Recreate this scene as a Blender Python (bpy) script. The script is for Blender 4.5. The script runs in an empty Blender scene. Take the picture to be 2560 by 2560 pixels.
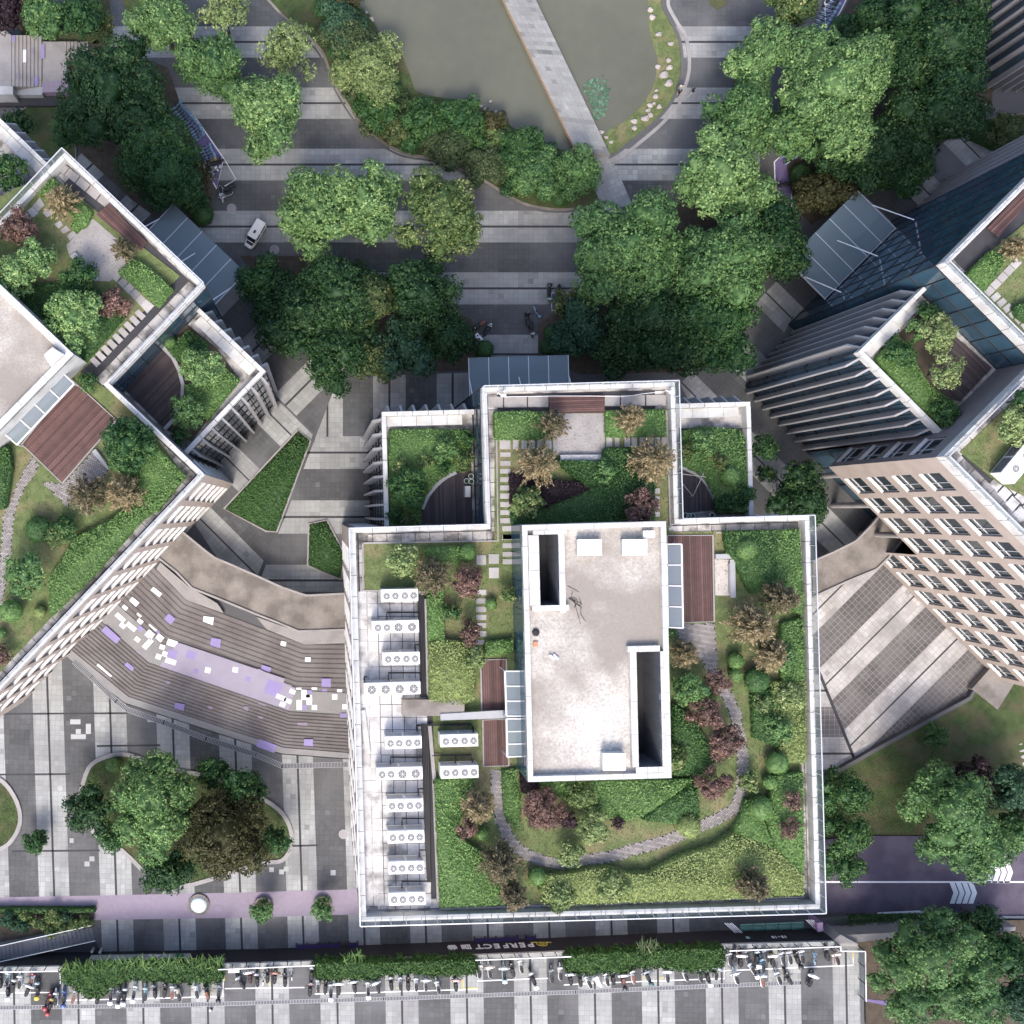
import bpy, math, random
import numpy as np
from mathutils import Vector, Matrix

# ---------------------------------------------------------------- camera, world, sun, exposure
SC = bpy.context.scene
COL = SC.collection
H, F, CX, CY = 115.0, 2300.0, 800.0, 1280.0      # camera height, focal length and nadir in photograph pixels
cam_d = bpy.data.cameras.new('camera'); cam = bpy.data.objects.new('camera', cam_d); COL.objects.link(cam)
cam.location = (0, 0, H); cam.rotation_euler = (0, 0, 0)
cam_d.sensor_width = 36.0; cam_d.lens = 36.0 * F / 2560.0
cam_d.shift_x = (1280 - CX) / 2560.0; cam_d.shift_y = (CY - 1280) / 2560.0
cam_d.clip_start = 1.0; cam_d.clip_end = 2000.0
SC.camera = cam

SUN_EL, SUN_AZ = 48.0, 192.0
world = bpy.data.worlds.new("World"); SC.world = world; world.use_nodes = True
wn = world.node_tree.nodes; wl = world.node_tree.links
sky = wn.new('ShaderNodeTexSky'); sky.sky_type = 'NISHITA'; sky.sun_disc = False
sky.sun_elevation = math.radians(SUN_EL); sky.sun_rotation = math.radians(SUN_AZ)
sky.air_density = 0.6; sky.dust_density = 3.0; sky.ozone_density = 0.3
wl.new(sky.outputs[0], wn['Background'].inputs['Color']); wn['Background'].inputs['Strength'].default_value = 0.15
sun_d = bpy.data.lights.new('sun', 'SUN'); sun_d.energy = 0.6; sun_d.angle = math.radians(11.0); sun_d.color = (1.0, 0.96, 0.86)
sun = bpy.data.objects.new('sun', sun_d); COL.objects.link(sun)
_e, _a = math.radians(SUN_EL), math.radians(SUN_AZ)
sdir = Vector((math.sin(_a) * math.cos(_e), math.cos(_a) * math.cos(_e), math.sin(_e)))
sun.rotation_euler = sdir.to_track_quat('Z', 'Y').to_euler(); sun.location = (0, -60, 90)
SC.view_settings.view_transform = 'Standard'; SC.view_settings.look = 'None'
SC.view_settings.exposure = 1.76; SC.view_settings.gamma = 1.0
try: SC.view_settings.use_curve_mapping = False
except Exception: pass
SC.cycles.max_bounces = 6; SC.cycles.transparent_max_bounces = 12
SC.cycles.use_denoising = True

random.seed(7)
ORD = 'first second third fourth fifth sixth seventh eighth ninth tenth eleventh twelfth thirteenth fourteenth fifteenth sixteenth seventeenth eighteenth nineteenth twentieth twenty-first twenty-second'.split()
RNG = np.random.default_rng(11)
OV = 2560 / 1932.0
def W(px, py, z=0.0):
    k = (H - z) / F
    return Vector(((px - CX) * k, (CY - py) * k, z))
def WO(ox, oy, z=0.0): return W(ox * OV, oy * OV, z)
def T(tx, ty, pts):
    "points read in a 640 px tile enlarged to 1932 px -> photograph pixels"
    return [(tx + x * 640 / 1932.0, ty + y * 640 / 1932.0) for x, y in pts]
def OP(pts): return [(x * OV, y * OV) for x, y in pts]
def PW(pts, z=0.0): return [tuple(W(x, y, z)[:2]) for x, y in pts]

# ---------------------------------------------------------------- materials
MATS = {}
def nodes_of(m):
    m.use_nodes = True; nt = m.node_tree; nt.nodes.clear()
    return nt, nt.nodes, nt.links
def mat(name, col, rough=0.7, var=0.12, scale=1.5, bump=0.0, metal=0.0, spec=0.3, tone=False, stain=None, stain_amt=0.0,
        stain_scale=0.25, fine=0.0, bscale=None, stain_lo=.45, stain_hi=.62):
    "principled material; colour broken up by world-space noise, a per-piece tone attribute and stains"
    if name in MATS: return MATS[name]
    m = bpy.data.materials.new(name); nt, N, L = nodes_of(m)
    out = N.new('ShaderNodeOutputMaterial'); p = N.new('ShaderNodeBsdfPrincipled')
    L.new(p.outputs[0], out.inputs[0])
    p.inputs['Roughness'].default_value = rough; p.inputs['Metallic'].default_value = metal
    p.inputs['Specular IOR Level'].default_value = spec
    geo = N.new('ShaderNodeNewGeometry')
    rgb = N.new('ShaderNodeRGB'); rgb.outputs[0].default_value = (*col, 1); c = rgb.outputs[0]
    def noise(sc, det=4):
        n = N.new('ShaderNodeTexNoise'); n.inputs['Scale'].default_value = sc; n.inputs['Detail'].default_value = det
        L.new(geo.outputs['Position'], n.inputs['Vector']); return n.outputs['Fac']
    def mul(c, fac, lo, hi):
        mr = N.new('ShaderNodeMapRange'); mr.inputs[1].default_value = .25; mr.inputs[2].default_value = .75
        mr.inputs[3].default_value = lo; mr.inputs[4].default_value = hi; L.new(fac, mr.inputs[0])
        mx = N.new('ShaderNodeMix'); mx.data_type = 'RGBA'; mx.blend_type = 'MULTIPLY'; mx.inputs[0].default_value = 1
        L.new(c, mx.inputs[6]); L.new(mr.outputs[0], mx.inputs[7]); return mx.outputs[2]
    if var: c = mul(c, noise(scale), 1 - var, 1 + var)
    if fine: c = mul(c, noise(scale * 14, 2), 1 - fine, 1 + fine)
    if tone:
        at = N.new('ShaderNodeAttribute'); at.attribute_name = 'tone'
        mx = N.new('ShaderNodeMix'); mx.data_type = 'RGBA'; mx.blend_type = 'MULTIPLY'; mx.inputs[0].default_value = 1
        L.new(c, mx.inputs[6]); L.new(at.outputs['Color'], mx.inputs[7]); c = mx.outputs[2]
    if stain is not None:
        st = noise(stain_scale, 7); mr = N.new('ShaderNodeMapRange')
        mr.inputs[1].default_value = stain_lo; mr.inputs[2].default_value = stain_hi; mr.inputs[3].default_value = 0; mr.inputs[4].default_value = stain_amt
        L.new(st, mr.inputs[0]); mx = N.new('ShaderNodeMix'); mx.data_type = 'RGBA'; L.new(mr.outputs[0], mx.inputs[0])
        L.new(c, mx.inputs[6]); mx.inputs[7].default_value = (*stain, 1); c = mx.outputs[2]
    L.new(c, p.inputs['Base Color'])
    if bump:
        b = N.new('ShaderNodeBump'); b.inputs['Strength'].default_value = bump; b.inputs['Distance'].default_value = .05
        L.new(noise(bscale or scale * 8, 3), b.inputs['Height']); L.new(b.outputs[0], p.inputs['Normal'])
    MATS[name] = m; return m
def leafmat(name, c0, c1, c2=None, trans=0.25):
    if name in MATS: return MATS[name]
    m = bpy.data.materials.new(name); nt, N, L = nodes_of(m)
    out = N.new('ShaderNodeOutputMaterial')
    at = N.new('ShaderNodeAttribute'); at.attribute_name = 'tone'
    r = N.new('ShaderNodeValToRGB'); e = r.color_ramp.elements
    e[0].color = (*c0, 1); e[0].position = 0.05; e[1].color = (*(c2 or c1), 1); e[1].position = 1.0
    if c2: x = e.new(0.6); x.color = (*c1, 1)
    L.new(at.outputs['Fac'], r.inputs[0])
    d = N.new('ShaderNodeBsdfPrincipled'); d.inputs['Roughness'].default_value = .55; d.inputs['Specular IOR Level'].default_value = .25
    t = N.new('ShaderNodeBsdfTranslucent'); mx = N.new('ShaderNodeMixShader'); mx.inputs[0].default_value = trans
    L.new(r.outputs[0], d.inputs['Base Color']); L.new(r.outputs[0], t.inputs['Color'])
    L.new(d.outputs[0], mx.inputs[1]); L.new(t.outputs[0], mx.inputs[2]); L.new(mx.outputs[0], out.inputs[0])
    MATS[name] = m; return m
def glassmat(name, tint, clear=0.5, rough=0.04):
    "thin architectural glass: part tinted see-through, part mirror by the angle"
    if name in MATS: return MATS[name]
    m = bpy.data.materials.new(name); nt, N, L = nodes_of(m)
    out = N.new('ShaderNodeOutputMaterial')
    tr = N.new('ShaderNodeBsdfTransparent'); tr.inputs[0].default_value = (*[clear + (1 - clear) * t * .6 for t in tint], 1)
    p = N.new('ShaderNodeBsdfPrincipled'); p.inputs['Base Color'].default_value = (*tint, 1); p.inputs['Roughness'].default_value = rough
    p.inputs['Specular IOR Level'].default_value = .6
    mx = N.new('ShaderNodeMixShader'); mx.inputs[0].default_value = 1 - clear
    L.new(tr.outputs[0], mx.inputs[1]); L.new(p.outputs[0], mx.inputs[2]); L.new(mx.outputs[0], out.inputs[0])
    MATS[name] = m; return m

M_PAVE_L = mat('light_granite_paving', (.295, .302, .292), .8, .10, .35, tone=True, fine=.08, stain=(.15, .148, .15), stain_amt=.45, stain_scale=.16, bump=.15)
M_PAVE_D = mat('dark_granite_paving', (.075, .077, .078), .75, .16, .3, tone=True, fine=.12, stain=(.16, .16, .165), stain_amt=.45, stain_scale=.12, bump=.15)
M_BOUNCE_L = mat('bounce_lit_light_paving', (.40, .385, .37), .85, .14, .4, tone=True, fine=.12, stain=(.20, .19, .18), stain_amt=.5, stain_scale=.3, bump=.15)  # east plaza granite: warm bounce light put into the paler colour
M_BOUNCE_D = mat('bounce_lit_dark_paving', (.10, .094, .092), .85, .16, .3, tone=True, fine=.14, stain=(.22, .21, .20), stain_amt=.4, stain_scale=.2, bump=.15)  # dark slabs, bounce light painted in the same way; the pale joints are real
M_JOINT = mat('paving_groove', (.045, .045, .05), .9)
M_GROUND = mat('ground_concrete', (.10, .10, .105), .9, .2, .1)
M_WHITE = mat('white_coping', (.50, .505, .49), .55, .10, .6, fine=.05, stain=(.30, .28, .26), stain_amt=.55, stain_scale=.6)
M_WPAINT = mat('white_paint', (.74, .74, .75), .5, .06, 1)
M_BRICK = mat('beige_brick', (.31, .265, .235), .85, .10, .7, fine=.08, bump=.2)
M_BRICKG = mat('grey_brick', (.17, .155, .155), .85, .10, .7, fine=.10, bump=.2)
M_FIN = mat('aluminium_fin', (.34, .335, .345), .5, .08, .5, metal=.15)
M_ALU = mat('window_aluminium', (.55, .56, .57), .45, .05, 1)
M_GLASSD = mat('window_glass', (.02, .03, .036), .06, .3, .5, spec=.8)
M_CURTAIN = mat('curtain_glass', (.03, .065, .095), .05, .35, .35, spec=.8)
M_CANOPY = glassmat('canopy_glass', (.26, .34, .37), .55)
M_RAILG = glassmat('railing_glass', (.35, .42, .42), .72)
M_SKYL = glassmat('skylight_glass', (.26, .31, .35), .45)
M_STEEL = mat('steel', (.55, .56, .58), .4, .05, 1, metal=.3)
M_BLACK = mat('black_rubber', (.018, .018, .02), .5, .1, 2)
M_DECK = mat('brown_deck_board', (.105, .058, .052), .75, .18, 1.2, tone=True, fine=.15)
M_DECKD = mat('dark_deck_board', (.06, .048, .05), .75, .18, 1.2, tone=True, fine=.15)
M_CONC = mat('pale_concrete', (.31, .295, .285), .85, .12, .5, fine=.10, stain=(.17, .16, .16), stain_amt=.5, stain_scale=.5, bump=.15)
M_CONCD = mat('weathered_concrete', (.215, .195, .175), .9, .20, .5, fine=.14, stain=(.09, .08, .07), stain_amt=.6, stain_scale=.4, bump=.25)
M_ROOFS = mat('stained_roof_slab', (.50, .49, .48), .85, .14, .4, tone=True, fine=.10, stain=(.10, .095, .09), stain_amt=.75, stain_scale=.6, stain_lo=.48, stain_hi=.68, bump=.15)
M_GUTTER = mat('gutter_slab', (.38, .365, .35), .9, .2, .5, tone=True, fine=.12, stain=(.07, .065, .06), stain_amt=.75, stain_scale=.9, bump=.2)
M_PENT = mat('penthouse_roof_screed', (.50, .475, .435), .9, .20, .35, fine=.32, stain=(.215, .19, .165), stain_amt=.9, stain_scale=.11, stain_lo=.38, stain_hi=.60, bump=.25)
M_STONE = mat('stepping_stone', (.34, .325, .32), .85, .10, 1, tone=True, fine=.10)
M_HERR = mat('herringbone_brick', (.24, .22, .21), .85, .1, 1, tone=True)
M_BENCH = mat('grey_bench_stone', (.33, .335, .345), .7, .06, 1)
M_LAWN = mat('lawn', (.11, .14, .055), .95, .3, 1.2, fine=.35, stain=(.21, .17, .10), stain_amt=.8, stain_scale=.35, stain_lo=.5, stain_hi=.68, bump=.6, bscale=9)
M_LAWND = mat('dark_grass', (.05, .075, .026), .95, .35, 1.0, fine=.35, stain=(.10, .08, .05), stain_amt=.6, stain_scale=.4, bump=.6, bscale=9)  # darker grass than the roof lawn
M_SOIL = mat('soil', (.075, .06, .045), .95, .3, 1.5, fine=.3, bump=.6)
M_PURPLE = mat('purple_paint', (.15, .115, .24), .75, .14, .5, fine=.08)
M_LILAC = mat('lilac_paint', (.255, .215, .265), .8, .10, .15, fine=.06)
M_ROAD = mat('purple_asphalt', (.075, .062, .09), .85, .14, .5, fine=.2, stain=(.14, .125, .155), stain_amt=.45, stain_scale=.35, bump=.2)
M_NAVY = mat('navy_bench', (.035, .024, .085), .6, .08, 1)
M_CHAR = mat('charcoal_cladding', (.028, .027, .032), .6, .12, .5, fine=.1)
M_YEL = mat('yellow_paint', (.50, .40, .08), .7, .15, 2)
M_WATER = mat('pond_water', (.105, .108, .082), .12, .16, .045, spec=.35, stain=(.15, .14, .095), stain_amt=.5, stain_scale=.03, fine=.05)
M_ROCK = mat('pond_rock', (.34, .31, .29), .9, .2, 1.2, fine=.15, bump=.4)
M_TRUNK = mat('bark', (.10, .08, .06), .95, .2, 3, bump=.4)

# leaves: (dark, mid, light)
LEAF = dict(
 camphor=leafmat('camphor_leaf', (.065, .135, .05), (.18, .31, .11), (.36, .48, .19)),
 camphor_y=leafmat('camphor_yellow_leaf', (.09, .14, .055), (.24, .32, .12), (.42, .47, .23)),
 camphor_d=leafmat('camphor_deep_leaf', (.05, .115, .045), (.115, .225, .075), (.25, .37, .13)),
 magnolia=leafmat('magnolia_leaf', (0.013, 0.044, 0.018), (0.033, 0.083, 0.028), (0.099, 0.165, 0.055)),
 dense=leafmat('dense_leaf', (0.018, 0.060, 0.024), (0.048, 0.120, 0.036), (0.120, 0.204, 0.060)),
 teal=leafmat('teal_leaf', (0.021, 0.057, 0.034), (0.046, 0.109, 0.057), (0.086, 0.161, 0.086)),
 olive=leafmat('olive_leaf', (0.044, 0.077, 0.028), (0.121, 0.154, 0.055), (0.242, 0.231, 0.099)),
 brown=leafmat('brown_olive_leaf', (.035, .04, .015), (.075, .075, .03), (.12, .11, .045)),
 yellow=leafmat('yellow_tip_leaf', (0.052, 0.098, 0.034), (0.138, 0.207, 0.069), (0.414, 0.402, 0.172)),
 tan=leafmat('tan_needle', (.050, .048, .022), (.165, .135, .070), (.43, .34, .20)),
 tand=leafmat('dark_tan_needle', (.030, .034, .017), (.085, .078, .042), (.27, .215, .13)),
 red=leafmat('red_leaf', (.07, .045, .036), (.20, .12, .10), (.40, .25, .205)),
 purple=leafmat('purple_leaf', (.016, .01, .014), (.04, .025, .03), (.075, .045, .05)),
 hedge=leafmat('hedge_leaf', (.062, .125, .038), (.155, .275, .085), (.31, .45, .16)),
 hedge_y=leafmat('hedge_yellow_leaf', (.105, .145, .048), (.27, .34, .12), (.48, .52, .24)),
 hedge_d=leafmat('hedge_dark_leaf', (.026, .066, .022), (.066, .145, .045), (.15, .25, .08)),
 grass=leafmat('grass_blade', (.05, .08, .025), (.115, .165, .06), (.24, .25, .12)),
 reed=leafmat('reed_leaf', (.03, .055, .025), (.08, .12, .05), (.17, .19, .09)),
 lily=leafmat('lily_pad', (.05, .11, .07), (.11, .20, .13), (.18, .28, .18)),
 vine=leafmat('vine_leaf', (.025, .065, .018), (.065, .14, .035), (.15, .22, .06)),
)

# ---------------------------------------------------------------- mesh building
MW = {}
def props(o, label=None, cat=None, group=None, kind=None):
    if label: o['label'] = label
    if cat: o['category'] = cat
    if group: o['group'] = group
    if kind: o['kind'] = kind
    return o
def thing(name, label, cat, loc=(0, 0, 0), rz=0.0, group=None, kind=None):
    o = bpy.data.objects.new(name, None); COL.objects.link(o); o.empty_display_size = .2
    o.location = loc; o.rotation_euler = (0, 0, rz)
    MW[o.name] = Matrix.Translation(Vector(loc)) @ Matrix.Rotation(rz, 4, 'Z')
    return props(o, label, cat, group, kind)
def link(name, me, parent=None, loc=(0, 0, 0), rz=0.0, kind=None):
    o = bpy.data.objects.new(name, me); COL.objects.link(o)
    if parent is not None: o.parent = parent
    o.location = loc; o.rotation_euler = (0, 0, rz)
    MW[o.name] = (MW[parent.name] if parent is not None else Matrix()) @ Matrix.Translation(Vector(loc)) @ Matrix.Rotation(rz, 4, 'Z')
    if kind: o['kind'] = kind
    return o
def copy_tree(o, parent=None):
    c = o.copy(); COL.objects.link(c)
    if parent is not None: c.parent = parent; c.matrix_parent_inverse = o.matrix_parent_inverse.copy()
    for ch in o.children: copy_tree(ch, c)
    return c
class MB:
    def __init__(s): s.v = []; s.f = []; s.t = []; s.tone = None
    def add(s, vs, fs, tone=None):
        b = len(s.v); s.v += [tuple(x) for x in vs]
        s.f += [tuple(b + i for i in f) for f in fs]
        s.t += [1.0 if tone is None else tone] * len(fs)
        return s
    def box(s, x0, x1, y0, y1, z0, z1, tone=None, bottom=True):
        vs = [(x0, y0, z0), (x1, y0, z0), (x1, y1, z0), (x0, y1, z0), (x0, y0, z1), (x1, y0, z1), (x1, y1, z1), (x0, y1, z1)]
        fs = [(4, 5, 6, 7), (0, 1, 5, 4), (1, 2, 6, 5), (2, 3, 7, 6), (3, 0, 4, 7)]
        if bottom: fs.append((3, 2, 1, 0))
        return s.add(vs, fs, tone)
    def prism(s, poly, z0, z1, tone=None, bottom=False):
        a = sum(poly[i][0] * poly[(i + 1) % len(poly)][1] - poly[(i + 1) % len(poly)][0] * poly[i][1] for i in range(len(poly)))
        if a < 0: poly = poly[::-1]
        n = len(poly)
        vs = [(x, y, z0) for x, y in poly] + [(x, y, z1) for x, y in poly]
        fs = [tuple(range(n, 2 * n))] + [(i, (i + 1) % n, n + (i + 1) % n, n + i) for i in range(n)]
        if bottom: fs.append(tuple(range(n - 1, -1, -1)))
        return s.add(vs, fs, tone)
    def sheet(s, poly, z, tone=None):
        a = sum(poly[i][0] * poly[(i + 1) % len(poly)][1] - poly[(i + 1) % len(poly)][0] * poly[i][1] for i in range(len(poly)))
        if a < 0: poly = poly[::-1]
        return s.add([(x, y, z) for x, y in poly], [tuple(range(len(poly)))], tone)
    def beam(s, p, q, w, h, tone=None):
        p, q = Vector(p), Vector(q); d = (q - p).normalized()
        up = Vector((0, 0, 1)) if abs(d.z) < .95 else Vector((1, 0, 0))
        r = d.cross(up).normalized() * (w / 2); u = r.cross(d).normalized() * (h / 2)
        vs = [p - r - u, p + r - u, p + r + u, p - r + u, q - r - u, q + r - u, q + r + u, q - r + u]
        return s.add(vs, [(3, 2, 1, 0), (4, 5, 6, 7), (0, 1, 5, 4), (1, 2, 6, 5), (2, 3, 7, 6), (3, 0, 4, 7)], tone)
    def tube(s, pts, r, n=6, cap=True, tone=None):
        pts = [Vector(p) for p in pts]; rr = r if isinstance(r, (list, tuple)) else [r] * len(pts)
        b = len(s.v); nf = len(s.f)
        for i, p in enumerate(pts):
            d = (pts[min(i + 1, len(pts) - 1)] - pts[max(i - 1, 0)]).normalized()
            a = Vector((0, 0, 1)) if abs(d.z) < .9 else Vector((1, 0, 0))
            u = d.cross(a).normalized(); w = d.cross(u)
            for k in range(n):
                t = 2 * math.pi * k / n; s.v.append(tuple(p + (u * math.cos(t) + w * math.sin(t)) * rr[i]))
        for i in range(len(pts) - 1):
            for k in range(n):
                s.f.append((b + i * n + k, b + i * n + (k + 1) % n, b + (i + 1) * n + (k + 1) % n, b + (i + 1) * n + k))
        if cap:
            s.f.append(tuple(b + k for k in range(n))); s.f.append(tuple(b + (len(pts) - 1) * n + k for k in range(n - 1, -1, -1)))
        s.t += [1.0 if tone is None else tone] * (len(s.f) - nf); return s
    def lathe(s, prof, c=(0, 0, 0), n=16, axis='z', tone=None, cap=True):
        b = len(s.v); nf = len(s.f)
        for r, z in prof:
            for k in range(n):
                t = 2 * math.pi * k / n; x, y = r * math.cos(t), r * math.sin(t)
                q = (x, y, z) if axis == 'z' else ((x, z, y) if axis == 'y' else (z, x, y))
                s.v.append((c[0] + q[0], c[1] + q[1], c[2] + q[2]))
        for i in range(len(prof) - 1):
            for k in range(n): s.f.append((b + i * n + k, b + i * n + (k + 1) % n, b + (i + 1) * n + (k + 1) % n, b + (i + 1) * n + k))
        if cap and prof[0][0] > 1e-6: s.f.append(tuple(b + k for k in range(n - 1, -1, -1)))
        if cap and prof[-1][0] > 1e-6: s.f.append(tuple(b + (len(prof) - 1) * n + k for k in range(n)))
        s.t += [1.0 if tone is None else tone] * (len(s.f) - nf); return s
    def blob(s, c, r, seed=0, sub=(10, 7), rough=.15):
        rg = random.Random(seed); nu, nv = sub; b = len(s.v); rx, ry, rz = r if isinstance(r, (tuple, list)) else (r, r, r)
        ph = [rg.uniform(0, 6.28) for _ in range(4)]
        s.v.append((c[0], c[1], c[2] + rz))
        for j in range(1, nv):
            t = math.pi * j / nv
            for i in range(nu):
                a = 2 * math.pi * i / nu
                k = 1 + rough * (math.sin(2 * a + ph[0] + t * 2) + math.sin(3 * a + ph[1]) * .6 + rg.uniform(-.5, .5)) * .6
                s.v.append((c[0] + rx * k * math.sin(t) * math.cos(a), c[1] + ry * k * math.sin(t) * math.sin(a), c[2] + rz * k * math.cos(t)))
        s.v.append((c[0], c[1], c[2] - rz)); nf = len(s.f)
        for i in range(nu):
            s.f.append((b, b + 1 + i, b + 1 + (i + 1) % nu))
            for j in range(nv - 2):
                p = b + 1 + j * nu; s.f.append((p + i, p + nu + i, p + nu + (i + 1) % nu, p + (i + 1) % nu))
            p = b + 1 + (nv - 2) * nu; s.f.append((p + i, b + 1 + (nv - 1) * nu, p + (i + 1) % nu))
        s.t += [1.0] * (len(s.f) - nf); return s
    def mesh(s, name, m, smooth=False):
        me = bpy.data.meshes.new(name); me.from_pydata(s.v, [], s.f); me.materials.append(m)
        if any(t != 1.0 for t in s.t) or 'tone' in str(m.name) or m in (M_PAVE_L, M_PAVE_D, M_BOUNCE_L, M_BOUNCE_D, M_DECK, M_DECKD, M_ROOFS, M_GUTTER, M_STONE, M_HERR):
            a = me.attributes.new('tone', 'FLOAT', 'FACE'); a.data.foreach_set('value', np.array(s.t, dtype=np.float32))
        if smooth: me.polygons.foreach_set('use_smooth', [True] * len(me.polygons))
        me.update(); return me
    def build(s, name, m, parent=None, world=True, smooth=False, kind=None):
        if parent is not None and world:
            inv = MW[parent.name].inverted(); s.v = [tuple(inv @ Vector(v)) for v in s.v]
        return link(name, s.mesh(name, m, smooth), parent, kind=kind)
    def top(s, name, m, label, cat, group=None, kind=None, smooth=False, base=None):
        "a thing that is one mesh, its origin at its base"
        xs = np.array(s.v); c = base or (float(xs[:, 0].mean()), float(xs[:, 1].mean()), float(xs[:, 2].min()))
        s.v = [(a - c[0], b - c[1], d - c[2]) for a, b, d in s.v]
        return props(link(name, s.mesh(name, m, smooth), None, c), label, cat, group, kind)

def clip(poly, cell):
    "convex cell clipped by convex polygon (both ccw)"
    out = cell
    for i in range(len(poly)):
        a, b = poly[i], poly[(i + 1) % len(poly)]; nx, ny = -(b[1] - a[1]), b[0] - a[0]
        inp, out = out, []
        if not inp: return []
        for j in range(len(inp)):
            p, q = inp[j], inp[(j + 1) % len(inp)]
            dp = (p[0] - a[0]) * nx + (p[1] - a[1]) * ny; dq = (q[0] - a[0]) * nx + (q[1] - a[1]) * ny
            if dp >= 0: out.append(p)
            if dp * dq < 0: t = dp / (dp - dq); out.append((p[0] + (q[0] - p[0]) * t, p[1] + (q[1] - p[1]) * t))
    return out
def ccw(p):
    a = sum(p[i][0] * p[(i + 1) % len(p)][1] - p[(i + 1) % len(p)][0] * p[i][1] for i in range(len(p)))
    return p if a > 0 else p[::-1]
def inpoly(pts, poly):
    x, y = pts[:, 0], pts[:, 1]; c = np.zeros(len(pts), bool); n = len(poly); j = n - 1
    for i in range(n):
        xi, yi = poly[i]; xj, yj = poly[j]
        if yi != yj: c ^= ((yi > y) != (yj > y)) & (x < (xj - xi) * (y - yi) / (yj - yi) + xi)
        j = i
    return c
def ribbon(pts, w, closed=False):
    "left and right offset lines of a polyline"
    n = len(pts); l, r = [], []
    for i in range(n):
        a = pts[(i - 1) % n] if closed or i > 0 else pts[i]; b = pts[(i + 1) % n] if closed or i < n - 1 else pts[i]
        dx, dy = b[0] - a[0], b[1] - a[1]; m = math.hypot(dx, dy) or 1
        nx, ny = -dy / m * w / 2, dx / m * w / 2
        l.append((pts[i][0] + nx, pts[i][1] + ny)); r.append((pts[i][0] - nx, pts[i][1] - ny))
    return l, r
def smoothline(pts, k=4):
    "catmull-rom"
    out = []
    for i in range(len(pts) - 1):
        p0, p1, p2, p3 = pts[max(i - 1, 0)], pts[i], pts[i + 1], pts[min(i + 2, len(pts) - 1)]
        for j in range(k):
            t = j / k
            out.append(tuple(.5 * (2 * p1[d] + (p2[d] - p0[d]) * t + (2 * p0[d] - 5 * p1[d] + 4 * p2[d] - p3[d]) * t * t + (3 * p1[d] - p0[d] - 3 * p2[d] + p3[d]) * t ** 3) for d in (0, 1)))
    return out + [tuple(pts[-1])]
def strip(mb, pts, w, z0, z1, closed=False, tone=None):
    l, r = ribbon(pts, w, closed); n = len(pts)
    for i in range(n if closed else n - 1):
        j = (i + 1) % n
        if z1 > z0: mb.prism([l[i], r[i], r[j], l[j]], z0, z1, tone)
        else: mb.sheet([l[i], r[i], r[j], l[j]], z0, tone)
    return mb

# ---------------------------------------------------------------- foliage
def cards(name, P, Nn, size, tone, m, parent=None, aspect=.62, axis=None, core=None, rng=RNG, kind=None, orgn=None):
    "one mesh of leaf cards: P centres, Nn facing, size lengths, tone colours; axis = leaf direction"
    n = len(P); P = np.asarray(P, float); Nn = Nn / np.linalg.norm(Nn, axis=1, keepdims=True)
    A = rng.normal(size=(n, 3)) if axis is None else axis
    A = A - (A * Nn).sum(1, keepdims=True) * Nn; A /= np.linalg.norm(A, axis=1, keepdims=True) + 1e-9
    B = np.cross(Nn, A); s = np.asarray(size).reshape(-1, 1) * .5
    V = np.empty((n, 4, 3)); V[:, 0] = P - A * s; V[:, 1] = P + B * s * aspect + Nn * s * .12; V[:, 2] = P + A * s; V[:, 3] = P - B * s * aspect + Nn * s * .12
    V = V.reshape(-1, 3); t4 = np.repeat(np.asarray(tone, np.float32), 4)
    idx = np.arange(n * 4, dtype=np.int32); ls = np.arange(0, n * 4, 4, dtype=np.int32)
    cnt = np.full(n, 4, np.int32)
    if core is not None and core.v:
        cv = np.array(core.v); b = len(V); V = np.vstack([V, cv]); t4 = np.concatenate([t4, rng.uniform(0, .6, len(cv)).astype(np.float32)])
        ci = [b + i for f in core.f for i in f]; cs = np.cumsum([0] + [len(f) for f in core.f])[:-1] + len(idx)
        cnt = np.concatenate([cnt, np.array([len(f) for f in core.f], np.int32)])
        idx = np.concatenate([idx, np.array(ci, np.int32)]); ls = np.concatenate([ls, cs.astype(np.int32)])
    if orgn is not None: V = V - np.array(orgn)
    me = bpy.data.meshes.new(name); me.vertices.add(len(V)); me.vertices.foreach_set('co', V.astype(np.float32).ravel())
    me.loops.add(len(idx)); me.loops.foreach_set('vertex_index', idx)
    me.polygons.add(len(ls)); me.polygons.foreach_set('loop_start', ls)
    try: me.polygons.foreach_set('loop_total', cnt)
    except Exception: pass
    me.update(calc_edges=True); me.validate()
    a = me.attributes.new('tone', 'FLOAT', 'POINT'); a.data.foreach_set('value', np.clip(t4, 0, 1).astype(np.float32))
    me.materials.append(m)
    return link(name, me, parent, kind=kind)
def unit(n, rng): v = rng.normal(size=(n, 3)); return v / np.linalg.norm(v, axis=1, keepdims=True)

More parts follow.
